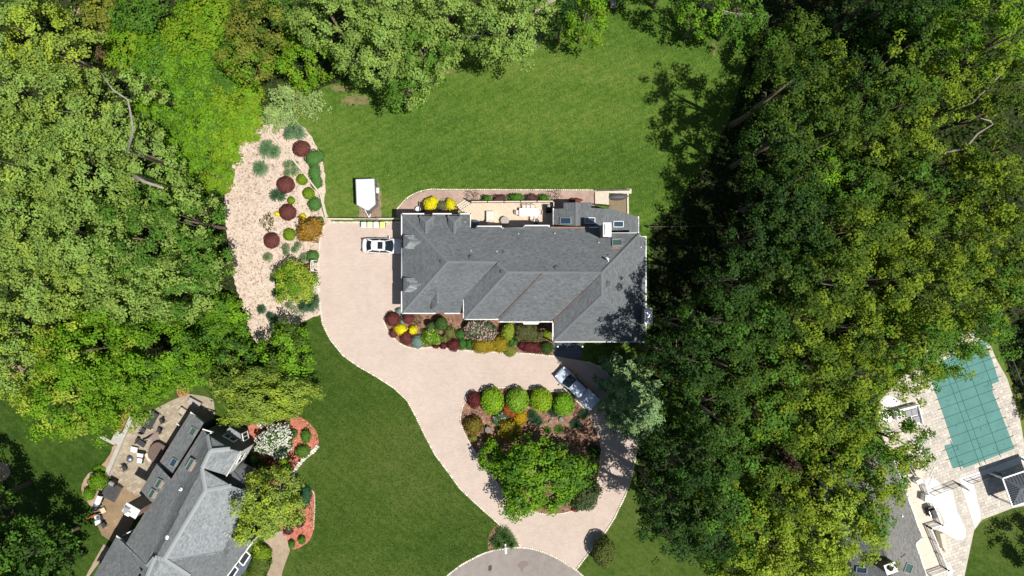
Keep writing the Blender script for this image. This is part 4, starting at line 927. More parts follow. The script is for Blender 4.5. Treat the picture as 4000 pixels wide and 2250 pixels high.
for a, b in [((641, 2185, 8.55), (803, 1916, 8.65)), ((803, 1916, 8.65), (789, 1829, 8.35)), ((789, 1829, 8.35), (822, 1761, 8.4)), ((822, 1761, 8.4), (809, 1699, 7.0)), ((822, 1761, 8.4), (899, 1754, 7.95)), ((803, 1916, 8.65), (904, 1898, 6.95)), ((641, 2185, 8.55), (741, 2250, 7.1)), ((604, 2177, 8.4), (641, 2185, 8.55)), ((604, 2178, 8.4), (556, 2297, 8.3)), ((576, 2213, 7.7), (604, 2178, 8.4)), ((871, 2080, 6.4), (900, 2100, 5.9))]:
    ridge_caps(nroof, nh, P(*a), P(*b), CL, w=0.46, step=0.29)
mb = MB(); mb.slab([P(795, 1843, 5.8), P(885, 1852, 4.8), P(950, 1808, 3.7), P(1028, 1852, 3.3), P(990, 1905, 3.5), P(905, 1903, 5.0)], .15)
lo = part('porch_roof', mb, M['lowroof'], nh)
a, b, c, d = P(885, 1852, 4.82), P(950, 1808, 3.72), P(1028, 1852, 3.32), P(990, 1905, 3.52)
for i in range(1, 22):
    t = i / 22; p = a.lerp(b, t); q = d.lerp(c, t); 
    mb = MB(); mb.beam(p + Vector((0, 0, .04)), q + Vector((0, 0, .04)), .05, .03); part('roof_rib', mb, M['lowroof'], lo)
walls(nh, [(809, 1703, 6.3), (930, 1768, 6.3), (884, 1850, 6.3), (960, 1925, 5.7), (893, 2096, 5.6), (868, 2140, 5.7), (640, 2290, 5.7), (480, 2270, 5.0), (468, 2112, 5.0), (496, 2125, 5.2), (574, 2000, 5.0), (556, 1930, 4.6), (620, 1822, 4.6), (672, 1868, 5.6), (792, 1686, 6.0)], 4.6, 'greywall')
walls(nh, [(812, 1702, 6.3), (930, 1768, 6.3), (882, 1850, 6.3), (800, 1820, 6.3)], 6.25, 'greywall', 4.0)
walls(nh, [(749, 1622, 3.8), (790, 1655, 3.8), (682, 1840, 3.8), (632, 1812, 3.8)], 3.75, 'greywall')
walls(nh, [(350, 2295, 4.8), (462, 2105, 4.8), (575, 2200, 4.8), (560, 2300, 4.8)], 4.75, 'greywall')
walls(nh, [(872, 2150, 4.2), (980, 2118, 4.2), (880, 2250, 4.2), (840, 2290, 4.2), (700, 2290, 4.2)], 4.15, 'whitewall')
# white gable wall that faces the lawn, with its window
a = P(936, 1766, 6.25); b = P(888, 1852, 6.25); d = (b - a).normalized(); n = Vector((-d.y, d.x, 0)); n = n if n.x > 0 else -n
mb = MB(); q = [a + n * .06, b + n * .06]; mb.add([q[0], q[1], Vector((q[1].x, q[1].y, 2.2)), Vector((q[0].x, q[0].y, 2.2)), a, b, Vector((b.x, b.y, 2.2)), Vector((a.x, a.y, 2.2))], [(0, 1, 2, 3), (0, 4, 5, 1), (3, 2, 6, 7), (0, 3, 7, 4), (1, 5, 6, 2)])
gw = part('gable_wall', mb, M['whitewall'], nh)
def wall_window(root, a, b, t0, t1, z0, z1, n, off=0.10, fr='white', mull=1):
    p = a.lerp(b, t0) + n * off; q = a.lerp(b, t1) + n * off; p.z = q.z = 0; u = Vector((0, 0, 1)); mb = MB()
    for z in (z0, z1): mb.beam(p + u * z, q + u * z, .10, .12)
    for k in range(mull + 2): e = p.lerp(q, k / (mull + 1)); mb.beam(e + u * z0, e + u * z1, .10, .10 if k in (0, mull + 1) else .06)
    w = part('window', mb, M[fr], root); g = MB(); g.poly([p + u * z0, q + u * z0, q + u * z1, p + u * z1]); part('pane', g, M['glass'], w); return w
wall_window(nh, a, b, .22, .62, 3.9, 5.3, n)
a = P(812, 1702, 6.2); b = P(930, 1768, 6.2); d = (b - a).normalized(); n2 = Vector((-d.y, d.x, 0)); n2 = n2 if n2.y > 0 else -n2
wall_window(nh, a, b, .25, .62, 3.0, 4.4, n2)
a = P(749, 1622, 3.8); b = P(790, 1655, 3.8); d = (b - a).normalized(); n2 = Vector((-d.y, d.x, 0)); n2 = n2 if n2.x > 0 else -n2
# bay box below its little roof, with a white double window
mb = MB(); mb.prism([P(868, 1712, 3), P(884, 1724, 3), P(938, 1722, 3), P(934, 1697, 3), P(897, 1676, 3)], 0, 2.95); part('bay_wall', mb, M['greywall'], nh)
a = P(938, 1694, 3.0); b = P(944, 1727, 3.0); n3 = Vector((1, 0, 0)); wall_window(nh, a, b, .05, .95, 1.2, 2.8, n3, off=.16, mull=1)
for px, z in [([(745, 1611), (796, 1651)], 3.95), ([(793, 1677), (830, 1688), (812, 1698)], 6.3), ([(939, 1764), (885, 1858)], 6.35), ([(456, 2094), (490, 2122)], 5.1), ([(988, 2116), (886, 2253)], 4.3)]:
    gutter(nh, px, z)
for px, z in [([(613, 1813), (545, 1926)], 4.85), ([(669, 1873), (792, 1678)], 6.2), ([(561, 2011), (492, 2124)], 5.4), ([(619, 1812), (744, 1612)], 3.9), ([(455, 2096), (345, 2290)], 5.0)]:
    gutter(nh, px, z, m='copper', w=.07, h=.08)
mb = MB(); mb.beam(P(478, 2093, 3.6), P(526, 2068, 3.6), .12, .1); part('downpipe', mb, M['white'], nh)
mb = MB(); mb.beam(P(700, 1662, 3), P(690, 1654, 3), .1, .1); part('downpipe', mb, M['white'], nh)
for (x, y), s_, gl in (((757, 1685), 'low_rear', 'green_glass'), ((682, 1806), 'low_rear', 'sky_glass'), ((746, 1814), 'rear', 'green_glass'), ((624, 1887), 'rear', 'green_glass'), ((598, 1927), 'rear', 'green_glass')):
    u = np.array([.505, -.864]); w = np.array([.864, .505]); L, W_ = (15, 11) if s_ != 'rear' else (17, 8.5)
    if (x, y) == (746, 1814): L, W_ = 24, 8
    cs = [np.array([x, y]) + u * a * L + w * b * W_ for a, b in ((-1, -1), (1, -1), (1, 1), (-1, 1))]
    skylight(nh, [R.z(s_, *c) for c in cs], 'galv', gl, h=.2)
    if s_ == 'rear':
        e0 = np.array([x, y]) + w * (W_ + 4) - u * L; e1 = np.array([x, y]) + w * (W_ + 4) + u * L * .8; mb = MB(); mb.beam(R.z(s_, *e0) + Vector((0, 0, .05)), R.z(s_, *e1) + Vector((0, 0, .05)), .2, .03); part('skylight_flashing', mb, mat('tan_flashing', (.33, .24, .16), .8), nh)
p = R.z('rear', 705, 1912); vent_pipe(nh, p, .09, .35, 'white')
p = R.z('rear', 659, 2099); mb = MB(); mb.lathe((p.x, p.y, p.z - .02), [(.34, 0), (.36, .12), (.3, .2), (.2, .25), (.02, .27)], 16); part('roof_dome_light', mb, M['white'], nh, sm=True)
p = R.z('wing_front', 546, 2247); vent_pipe(nh, p, .07, .6, 'black')
ch = chimney(nh, P(510, 1996, 8.6), 1.55, .95, 0, 8.4, rz=math.radians(-30), m='brick')
mb = MB(); p = P(497, 1990, 8.7); mb.box((p.x, p.y, 8.75), (.5, .55, .5), rz=-.5); part('flue_box', mb, M['galv'], ch)
mb = MB(); p = P(494, 2009, 9); mb.box((p.x, p.y, 8.8), (.52, .45, .1), rz=-.5); part('flue_cap', mb, M['cushion'], ch)
# front entry: white framed glass panels
for (x, y) in ((955, 2180), (908, 2235)):
    p = P(x, y, 2.2); u = Vector((.55, .83, 0)); v = Vector((.83, -.55, 0)); mb = MB(); c4 = [p + u * a + v * b + Vector((0, 0, .3 * b)) for a, b in ((-.75, -.35), (.75, -.35), (.75, .4), (-.75, .4))]
    for i in range(4): mb.beam(c4[i], c4[(i + 1) % 4], .14, .14)
    w = part('entry_window', mb, M['white'], nh); part('pane', MB().poly(c4), M['glass'], w)
mb = MB(); mb.slab([P(885, 2252, 1.0), P(930, 2198, 1.0), P(985, 2175, 1.0), P(960, 2225, 1.0), P(930, 2262, 1.0)], .9); part('entry_step', mb, M['slate'], nh)
mb = MB(); mb.beam(P(992, 2118, .3), P(890, 2258, .3), .7, .55); part('brick_base', mb, M['copper'], nh) if False else None

# ---------------------------------------------------------------- the neighbour's house, lower right
rb = P(3480, 2050, 0)
rh = thing('house', 'brownish grey shingled house half hidden by trees beside the covered pool', 'house', (rb.x, rb.y, 0))
R = Roof()
BRN = [(.185, .183, .172), (.17, .168, .16), (.20, .197, .185), (.155, .154, .148), (.21, .204, .19)]
R.slope('east', [(3340, 1800, 6.6), (3427, 2046, 6.6), (3492, 2290, 6.6), (3632, 2290, 4.1), (3576, 2124, 4.55), (3602, 2100, 4.1), (3520, 1872, 4.1), (3470, 1740, 4.1)], BRN)
R.slope('west', [(3340, 1800, 6.6), (3215, 1850, 4.1), (3355, 2290, 4.1), (3492, 2290, 6.6), (3427, 2046, 6.6)], MIDG)
rroof = R.finish(rh, 'roofbase')
for a, b in [((3340, 1800, 6.65), (3427, 2046, 6.65)), ((3427, 2046, 6.65), (3492, 2290, 6.65))]: ridge_caps(rroof, rh, P(*a), P(*b), (.16, .14, .12))
gutter(rh, [(3470, 1738), (3520, 1871), (3603, 2101), (3577, 2124), (3633, 2288)], 4.1)
walls(rh, [(3360, 1830, 4), (3462, 1760, 4), (3512, 1880, 4), (3580, 2085, 4), (3566, 2120, 4), (3622, 2290, 4), (3370, 2290, 4), (3235, 1855, 4)], 3.95, 'whitewall')
for (x, y), (L, W_), s_, gl in (((3506, 1919), (19, 9), 'east', 'green_glass'), ((3545, 2219), (18, 13), 'east', 'green_glass'), ((3367, 2224), (11, 20), 'west', 'sky_glass'), ((3528, 2172), (11, 2.5), 'east', 'sky_glass'), ((3415, 1960), (12, 9), 'east', 'green_glass')):
    ang = math.radians(70) if s_ == 'east' and W_ != 2.5 else math.radians(85 if s_ == 'west' else 35); u = np.array([math.cos(ang), -math.sin(ang)]); w = np.array([math.sin(ang), math.cos(ang)])
    skylight(rh, [R.z(s_, *(np.array([x, y]) + u * a * L + w * b * W_)) for a, b in ((-1, -1), (1, -1), (1, 1), (-1, 1))], 'galv', gl)
vent_pipe(rh, R.z('east', 3521, 2014), .09, .4, 'white')
ch = chimney(rh, P(3482, 2222, 7.8), 1.15, 1.0, 3.0, 7.6, rz=math.radians(20))
mb = MB(); p = P(3477, 2219, 7.8); mb.lathe((p.x, p.y, 7.72), [(.25, 0), (.25, .22), (.3, .25), (.05, .35)], 10); part('chimney_pot', mb, M['black'], ch)
rd = thing('deck', 'pale board deck with dark balusters along the lower right house', 'deck', P(3620, 2050, 0))
DK2 = [(3512, 1866), (3560, 1852), (3602, 1886), (3664, 2040), (3620, 2053), (3688, 2218), (3620, 2240), (3572, 2124), (3600, 2101)]
ZR = 1.2; dp = [P(a, b, ZR) for a, b in DK2]; fr = MB(); fr.prism(dp, 0, ZR - .05); part('deck_frame', fr, M['white'], rd)
bd = MB(); ang = math.radians(20); ca, sa = math.cos(ang), math.sin(ang); uv = [(p.x * ca + p.y * sa, -p.x * sa + p.y * ca) for p in dp]; v = min(b for a, b in uv); vmax = max(b for a, b in uv)
while v < vmax:
    vm = v + .07; xs = []
    for (u0, v0), (u1, v1) in zip(uv, uv[1:] + uv[:1]):
        if (v0 > vm) != (v1 > vm): xs.append(u0 + (u1 - u0) * (vm - v0) / (v1 - v0))
    xs.sort()
    for a, b in zip(xs[::2], xs[1::2]):
        cu = (a + b) / 2; bd.box((cu * ca - vm * sa, cu * sa + vm * ca, ZR - .025), (b - a, .134, .045), rz=ang, c=tuple(np.array((.66, .565, .47)) * RNG.uniform(.95, 1.05)))
    v += .145
part('deck_boards', bd, M['deck'], rd, kind='stuff')
railing(rd, [P(3597, 1890, ZR), P(3661, 2040, ZR), P(3618, 2053, ZR), P(3685, 2215, ZR), P(3620, 2238, ZR)], ZR, h=1.0, m='white', top='white', bal='white', post=.15, topw=.12)
for (x0, y0, x1, y1) in ((3660, 2085, 3664, 2120), (3680, 2092, 3676, 2150), (3695, 2100, 3690, 2160)):
    pass
for i in range(3):
    st = MB(); o = i * 11; st.prism([P(3652 + o, 2072 + i * 3), P(3663 + o, 2076 + i * 3), P(3674 + o * .95, 2132 + i * 12), P(3664 + o * .95, 2128 + i * 12)], 0, 1.0 - .3 * i); part('deck_step', st, M['wood_pale'], rd)

# ---------------------------------------------------------------- pool with its green safety cover
pc = P(3790, 1620, 0)
pool = thing('pool_cover', 'taut teal safety cover with dark strap grid over the swimming pool', 'pool cover', (pc.x, pc.y, 0))
mb = MB(); q = [(P(a, b).x, P(a, b).y, .05) for a, b in POOL]
for tri in tessellate_polygon([[Vector(p) for p in q]]):
    a, b, c = (Vector(q[i]) for i in tri); mb.add([a, b, c], [(0, 1, 2) if (b - a).cross(c - a).z > 0 else (0, 2, 1)])
n = len(q); mb.add(q + [(p[0], p[1], .0) for p in q], [(i, (i + 1) % n, n + (i + 1) % n, n + i) for i in range(n)])
part('cover_sheet', mb, M['pool'], pool)
ang = math.radians(20); ca, sa = math.cos(ang), math.sin(ang); PQ = [P(a, b) for a, b in POOL]; uvp = [(p.x * ca + p.y * sa, -p.x * sa + p.y * ca) for p in PQ]
def strap(fixed, axis):
    xs = []
    for (u0, v0), (u1, v1) in zip(uvp, uvp[1:] + uvp[:1]):
        a0, a1, b0, b1 = (v0, v1, u0, u1) if axis == 'v' else (u0, u1, v0, v1)
        if (a0 > fixed) != (a1 > fixed): xs.append(b0 + (b1 - b0) * (fixed - a0) / (a1 - a0))
    xs.sort()
    if len(xs) < 2: return
    lo, hi = xs[0] - .45, xs[-1] + .45; W = (lambda t: Vector((t * ca - fixed * sa, t * sa + fixed * ca, .062))) if axis == 'v' else (lambda t: Vector((fixed * ca - t * sa, fixed * sa + t * ca, .066)))
    mb = MB(); mb.beam(W(lo), W(hi), .055, .012); part('strap', mb, M['strap'], pool)
vs_ = [v for u, v in uvp]; us_ = [u for u, v in uvp]
v = min(vs_) + .45
while v < max(vs_): strap(v, 'v'); v += 1.22
for u in np.array([0.10, 0.36, 0.44, 0.66, 0.88]) * (max(us_) - min(us_)) + min(us_): strap(float(u), 'u')
for (x, y) in ((3732, 1750), (3752, 1812), (3852, 1500)):
    p = P(x, y, .07); mb = MB()
    for a, b in ((0, .25), (0, -.25)): mb.box((p.x + b * -sa, p.y + b * ca, .07), (.6, .05, .012), rz=ang)
    mb.box((p.x + .3 * ca, p.y + .3 * sa, .0715), (.05, .55, .012), rz=ang); part('step_patch', mb, M['strap'], pool)
# pavilion at the right edge
gz = P(3985, 1900, 0); pv = thing('pavilion', 'dark ribbed hip roof of a garden pavilion at the right edge by the pool', 'pavilion', (gz.x, gz.y, 0))
zc, zr = 2.7, 3.7; c4 = [P(3916, 1869, zc), P(4075, 1815, zc), P(4115, 1925, zc), P(3955, 1979, zc)]; r1 = P(3985, 1910, zr); r2 = P(4060, 1884, zr)
mb = MB(); mb.slab([c4[3], r1, c4[0]][::-1], .08); mb.slab([c4[0], c4[1], r2, r1], .08); mb.slab([c4[2], c4[3], r1, r2], .08); mb.slab([c4[1], c4[2], r2], .08); prf = part('roof', mb, M['tileroof'], pv)
for t in np.linspace(0.06, .94, 13):
    e = c4[0].lerp(c4[3], t); k = 1 - abs(2 * t - 1); top = e.lerp(Vector((r1.x, r1.y, zr)), 1) if False else e + (r1 - (c4[0] + c4[3]) / 2) * k
    mb = MB(); mb.beam(e + Vector((0, 0, .04)), top + Vector((0, 0, .04)), .05, .05); part('roof_rib', mb, M['tileroof'], prf)
for a, b, f0, f1 in ((c4[0], c4[1], r1, r2), (c4[3], c4[2], r1, r2)):
    for t in np.linspace(.05, .75, 11):
        e = a.lerp(b, t); w = f0.lerp(f1, min(max((t - .4) / .5, 0), 1)); k = min(1, t / .42); top = e + (((a + b) / 2 - e) * 0 + ((f0 + f1) / 2 - (a + b) / 2)) * k
        mb = MB(); mb.beam(e + Vector((0, 0, .04)), top + Vector((0, 0, .04)), .05, .05); part('roof_rib', mb, M['tileroof'], prf)
for i in range(4): mb = MB(); mb.beam(c4[i], c4[(i + 1) % 4], .14, .14); part('eave_trim', mb, M['galv'], pv)
for c in c4: cc = c.lerp((c4[0] + c4[2]) / 2, .08); mb = MB(); mb.box((cc.x, cc.y, zc / 2), (.18, .18, zc)); part('post', mb, M['white'], pv)
# metal fence with gate across the pool patio
fb = P(3740, 1885, 0); pf = thing('fence', 'low dark metal fence with a gate between house deck and pavilion', 'fence', (fb.x, fb.y, 0))
fa = [P(3628, 1925), P(3652, 1917 - 2), P(3698, 1899), P(3735, 1884)]; fc = [P(3775, 1880), P(3800, 1872), P(3855, 1853), P(3885, 1842)]
for seg in (fa, fc):
    for a, b in zip(seg, seg[1:]):
        mb = MB(); u = Vector((0, 0, 1)); mb.beam(a + u * 1.15, b + u * 1.15, .04, .04); mb.beam(a + u * .15, b + u * .15, .04, .04); part('rail', mb, M['black'], pf)
        mb = MB(); L = (b - a).length; n = max(2, int(L / .12))
        for i in range(n): c = a.lerp(b, i / n); mb.beam(c + u * .15, c + u * 1.15, .016, .016)
        part('pickets', mb, M['black'], pf, kind='stuff')
    for a in seg: mb = MB(); mb.beam(a, a + Vector((0, 0, 1.25)), .06, .06); part('post', mb, M['black'], pf)
a, b = P(3735, 1884), P(3760, 1905); u = Vector((0, 0, 1)); mb = MB(); mb.beam(a + u * 1.4, b + u * 1.4, .05, .05); mb.beam(a + u * .15, b + u * .15, .05, .05); mb.beam(a + u * .15, a + u * 1.4, .05, .05); mb.beam(b + u * .15, b + u * 1.4, .05, .05); mb.beam(a + u * .15, b + u * 1.4, .03, .03)
for i in range(1, 8): c = a.lerp(b, i / 8); mb.beam(c + u * .15, c + u * 1.4, .016, .016)
part('gate', mb, M['black'], pf)
mb = MB(); mb.beam(P(3862, 1400, 1.2), P(3975, 1480, 1.2), .04, .04)
f2 = thing('fence', 'thin metal fence along the shaded right side of the pool', 'fence', P(3960, 1450, 0))
a, b = P(3925, 1390), P(3968, 1500); mb = MB(); mb.beam(a + u * 1.2, b + u * 1.2, .05, .05); part('rail', mb, M['vent'], f2); mb = MB(); mb.beam(a + u * .2, b + u * .2, .05, .05); part('rail', mb, M['vent'], f2)
mb = MB()
for i in range(31): c = a.lerp(b, i / 30); mb.beam(c, c + u * 1.2, .018, .018)
part('pickets', mb, M['vent'], f2, kind='stuff')
# white slatted terrace sofa beneath the trees
so = thing('garden_sofa', 'white slatted garden sofa with grey cushions under overhanging branches', 'sofa', P(3555, 1620, 0)); ang = math.radians(14)
def lbox(root, name, base, dx, dy, z, sz, m, rz, top=1.0):
    ca, sa = math.cos(rz), math.sin(rz); mb = MB(); mb.box((base.x + dx * ca - dy * sa, base.y + dx * sa + dy * ca, z), sz, rz=rz, top=top); return part(name, mb, M[m], root)
B = P(3545, 1622, .4)
for i in range(14): lbox(so, 'slat', B, -1.3 + i * .2, .45, .38, (.16, .9, .05), 'white', ang)
lbox(so, 'back_frame', B, 0, 1.0, .5, (2.9, .12, .9), 'white', ang); lbox(so, 'side_frame', B, -1.45, .4, .4, (.12, 1.2, .7), 'white', ang); lbox(so, 'side_frame', B, 1.45, -.2, .4, (.12, 2.4, .7), 'white', ang)
for x in (.1, .85): lbox(so, 'cushion', B, x, .2, .5, (.7, .75, .16), 'greycushion', ang)
lbox(so, 'seat_frame', B, .9, -.75, .3, (1.0, 1.1, .14), 'white', ang); lbox(so, 'cushion', B, .9, -.75, .45, (.75, .75, .16), 'greycushion', ang)
# grills and furniture on the right deck
def grill(label, px, py, z0, rz, sz=(1.3, .65), m='black', lid='galv', h=1.15):
    p = P(px, py, z0 + h * .7); t = thing('barbecue_grill', label, 'barbecue', (p.x, p.y, z0), rz)
    mb = MB(); mb.box((0, 0, .42), (sz[0] * .62, sz[1] * .9, .75)); part('cabinet', mb, M[m], t, local=True)
    rows = [[(x * sz[0] * .31, sz[1] * .5 * math.cos(a), .8 + sz[1] * .52 * math.sin(a)) for a in np.linspace(0, PI, 9)] for x in (-1, 1)]
    mb = MB(); mb.grid(rows); mb.add(rows[0], [tuple(range(9))]); mb.add(rows[1], [tuple(reversed(range(9)))]); part('lid', mb, M[lid], t, local=True)
    for s_ in (-1, 1): mb = MB(); mb.box((s_ * sz[0] * .41, 0, .82), (sz[0] * .19, sz[1] * .8, .05)); part('side_shelf', mb, M[m], t, local=True)
    mb = MB(); mb.beam((-sz[0] * .25, -sz[1] * .52, .95), (sz[0] * .25, -sz[1] * .52, .95), .03, .03); part('handle', mb, M['chrome'], t, local=True)
    return t
grill('dark grey curved grill on the pale deck of the lower right house', 3644, 2003, ZR, math.radians(-68), (1.5, .8), 'black', 'vent')
wc = P(3620, 1945, ZR + .7); cb = thing('outdoor_cabinet', 'pale grey upright cabinet standing by the rail of the right deck', 'cabinet', (wc.x, wc.y, ZR), math.radians(-5))
mb = MB(); mb.box((0, 0, .5), (.68, .8, 1.0)); part('body', mb, M['bin_c'], cb, local=True); mb = MB(); mb.box((-.37, 0, .72), (.04, .7, .06)); part('handle', mb, M['chrome'], cb, local=True); mb = MB(); mb.box((0, 0, 1.03), (.74, .86, .06)); part('lid', mb, M['bin_c'], cb, local=True)
st = thing('stair', 'pale deck stair with dark gaps at the top of the right deck', 'stair', P(3590, 1868, 0))
for i in range(4): lbox(st, 'tread', P(3600, 1858, .6), -.5 + i * .36, .5 - .0 * i, 1.15 - .27 * i, (.3, 1.3, .06), 'wood_pale', math.radians(35))
for s_ in (-.1, 1.1): mb = MB(); p0 = P(3588, 1872, 0) + Vector((.2 * s_, s_, ZR + .9)); mb.beam(p0, p0 + Vector((1.0, .7, -.9)), .1, .1); part('rail', mb, M['white'], st)
mb = MB(); mb.box((P(3583, 1877, 1.6).x, P(3583, 1877, 1.6).y, 1.65), (.7, .5, .9), rz=.5); part('newel_box', mb, M['bin_c'], st)
# ---------------------------------------------------------------- vehicles
def car_body(st, m, root, zb=.28, name='body'):
    rows = []
    for x, w, zd in st:
        half = [(.0, .93), (.30, .99), (.62, 1.0), (.86, .97), (.97, .86), (1.0, .55), (1.015, 0.0)]
        pts = [(x, w * k, zb + (zd - zb) * f) for f, k in half]
        rows.append(pts + [(x, -y, z) for _, y, z in reversed(pts[:-1])])
    mb = MB(); mb.grid(rows); n = len(rows[0]); mb.add(rows[0], [tuple(range(n))]); mb.add(rows[-1], [tuple(reversed(range(n)))])
    return part(name, mb, M[m], root, local=True, sm=True)
def wheel(root, x, y, r=.33, w=.22):
    mb = MB(); vs = []
    def ring(rr, yy): return [(x + rr * math.cos(2 * PI * k / 20), yy, r + rr * math.sin(2 * PI * k / 20)) for k in range(20)]
    mb.grid([ring(r * .6, y - w / 2), ring(r * .95, y - w / 2), ring(r, y - w * .3), ring(r, y + w * .3), ring(r * .95, y + w / 2), ring(r * .6, y + w / 2)], close=True)
    wl = part('wheel', mb, M['rubber'], root, local=True)
    s = 1 if y > 0 else -1; rm = MB(); rm.add(ring(r * .62, y + s * w * .42), [tuple(range(20))])
    part('rim', rm, M['chrome'], wl, local=True)
def glassgrid(name, a, b, c, d, root, bulge=(0, 0, .04), m='glass', n=6):
    a, b, c, d = map(Vector, (a, b, c, d)); rows = []
    for i in range(n + 1):
        t = i / n; row = []
        for j in range(n + 1):
            s = j / n; p = a.lerp(b, s).lerp(d.lerp(c, s), t); k = 4 * s * (1 - s); row.append(p + Vector(bulge) * k)
        rows.append(row)
    mb = MB(); mb.grid(rows); return part(name, mb, M[m], root, local=True, sm=True)
def mirror(root, x, y, z, s, m):
    mb = MB(); mb.box((x, y, z), (.12, .22, .15), top=.8); mb.beam((x, y - s * .2, z - .05), (x, y, z), .05, .05); part('mirror', mb, M[m], root, local=True)
c = P(1493, 960, .9)
sd = thing('car', 'white sedan with black sunroof parked nose-in beside the grey house', 'car', (c.x, c.y, .014), math.radians(-1.5))
ST = [(-2.43, .55, .70), (-2.38, .70, .92), (-2.25, .80, 1.02), (-1.95, .88, 1.06), (-1.2, .925, 1.03), (-.3, .93, 1.0), (.6, .93, .98), (1.05, .92, .98), (1.5, .91, .93), (1.95, .88, .86), (2.2, .80, .79), (2.36, .68, .70), (2.43, .52, .60)]
car_body(ST, 'carpaint', sd)
# roof shell with pillars
RF = [(-1.22, .56, 1.36), (-.9, .60, 1.43), (-.3, .62, 1.47), (.25, .60, 1.44), (.42, .56, 1.40)]
rows = []
for x, w, z in RF: rows.append([(x, w, z - .05), (x, w * .92, z), (x, w * .5, z + .025), (x, 0, z + .03), (x, -w * .5, z + .025), (x, -w * .92, z), (x, -w, z - .05)])
mb = MB(); mb.grid(rows)
for s in (-1, 1):
    mb.beam((.42, s * .55, 1.38), (1.22, s * .74, .97), .09, .05); mb.beam((-1.2, s * .55, 1.34), (-1.9, s * .74, 1.04), .16, .05); mb.beam((-.25, s * .62, 1.42), (-.25, s * .84, 1.0), .09, .03)
part('roof', mb, M['carpaint'], sd, local=True, sm=True)
glassgrid('windshield', (1.24, .72, .99), (1.24, -.72, .99), (.42, -.54, 1.41), (.42, .54, 1.41), sd, (.14, 0, .05))
glassgrid('rear_window', (-1.80, .66, 1.08), (-1.80, -.66, 1.08), (-1.22, -.52, 1.38), (-1.22, .52, 1.38), sd, (-.08, 0, .04))
for s in (-1, 1): glassgrid('side_window', (-1.65, s * .80, 1.05), (1.05, s * .83, .99), (.38, s * .60, 1.40), (-1.15, s * .60, 1.38), sd, (0, s * .03, .02))
mb = MB(); mb.box((-.14, 0, 1.505), (.62, .86, .02)); part('sunroof', mb, M['glass'], sd, local=True)
for s in (-1, 1):
    mirror(sd, .88, s * 1.02, 1.0, s, 'carpaint')
    mb = MB(); mb.box((2.26, s * .62, .70), (.24, .30, .12), rz=-s * .5); part('headlight', mb, M['clearlens'], sd, local=True)
    mb = MB(); mb.box((-2.34, s * .62, .86), (.16, .34, .12), rz=s * .4); part('taillight', mb, M['redlens'], sd, local=True)
for x in (-1.45, 1.42):
    for y in (-.82, .82): wheel(sd, x, y)
mb = MB(); mb.box((-2.44, 0, .72), (.03, .5, .12)); part('number_plate', mb, M['white'], sd, local=True)
for s in (-1, 1):
    for x in (-.95, .02, .95): mb = MB(); mb.beam((x, s * .925, .55), (x, s * .905, .99), .014, .02); part('door_gap', mb, M['black'], sd, local=True)
    for x in (-.72, .25): mb = MB(); mb.beam((x, s * .945, .86), (x + .2, s * .945, .86), .03, .03); part('door_handle', mb, M['chrome'], sd, local=True)
    mb = MB(); mb.beam((1.32, s * .1, 1.015), (1.12, s * .62, 1.045), .02, .02); part('wiper', mb, M['black'], sd, local=True)
mb = MB(); mb.tube([(1.33, .74, .985), (1.40, 0, 1.012), (1.33, -.74, .985)], .014, 5); mb.tube([(1.38, .76, .965), (2.24, .52, .83), (2.3, 0, .83), (2.24, -.52, .83), (1.38, -.76, .965)], .010, 5); part('bonnet_gap', mb, M['vent'], sd, local=True)
mb = MB(); mb.tube([(-1.92, .74, 1.065), (-1.97, 0, 1.08), (-1.92, -.74, 1.065)], .012, 5); part('boot_gap', mb, M['vent'], sd, local=True)
# pickup under the pine
c = P(2255, 1517, 1.2)
pk = thing('pickup_truck', 'pale silver-white pickup with covered bed parked half under the blue pine', 'pickup truck', (c.x, c.y, .014), math.radians(136.5))
ST = [(-2.95, .93, .95), (-2.9, .97, 1.28), (-1.0, .98, 1.30), (-.9, .98, 1.22), (.9, .98, 1.20), (1.3, .97, 1.20), (2.2, .95, 1.14), (2.7, .88, 1.05), (2.92, .74, .92), (2.98, .6, .78)]
car_body(ST, 'truckpaint', pk, zb=.42)
mb = MB(); mb.box((-1.92, 0, 1.36), (1.98, 1.78, .10)); part('bed_cover', mb, M['truckpaint'], pk, local=True)
rows = []
for x, w, z in [(-.85, .70, 1.84), (-.6, .74, 1.92), (.3, .74, 1.94), (.85, .70, 1.86)]: rows.append([(x, w, z - .07), (x, w * .92, z), (x, 0, z + .04), (x, -w * .92, z), (x, -w, z - .07)])
mb = MB(); mb.grid(rows)
for s in (-1, 1):
    mb.beam((.84, s * .69, 1.82), (1.72, s * .84, 1.2), .10, .06); mb.beam((-.85, s * .69, 1.80), (-.98, s * .84, 1.25), .2, .06); mb.beam((0, s * .73, 1.86), (0, s * .9, 1.22), .1, .05)
part('roof', mb, M['truckpaint'], pk, local=True, sm=True)
glassgrid('windshield', (1.75, .82, 1.2), (1.75, -.82, 1.2), (.86, -.68, 1.86), (.86, .68, 1.86), pk, (.12, 0, .05))
glassgrid('rear_window', (-1.0, .7, 1.32), (-1.0, -.7, 1.32), (-.87, -.6, 1.80), (-.87, .6, 1.80), pk, (-.03, 0, 0))
for s in (-1, 1):
    glassgrid('side_window', (-.9, s * .92, 1.26), (1.5, s * .92, 1.2), (.75, s * .73, 1.83), (-.8, s * .73, 1.83), pk, (0, s * .03, .02))
    mirror(pk, 1.25, s * 1.14, 1.32, s, 'black')
    mb = MB(); mb.box((2.82, s * .66, .98), (.2, .32, .16), rz=-s * .4); part('headlight', mb, M['clearlens'], pk, local=True)
    mb = MB(); mb.box((-2.95, s * .86, 1.05), (.06, .12, .34)); part('taillight', mb, M['redlens'], pk, local=True)
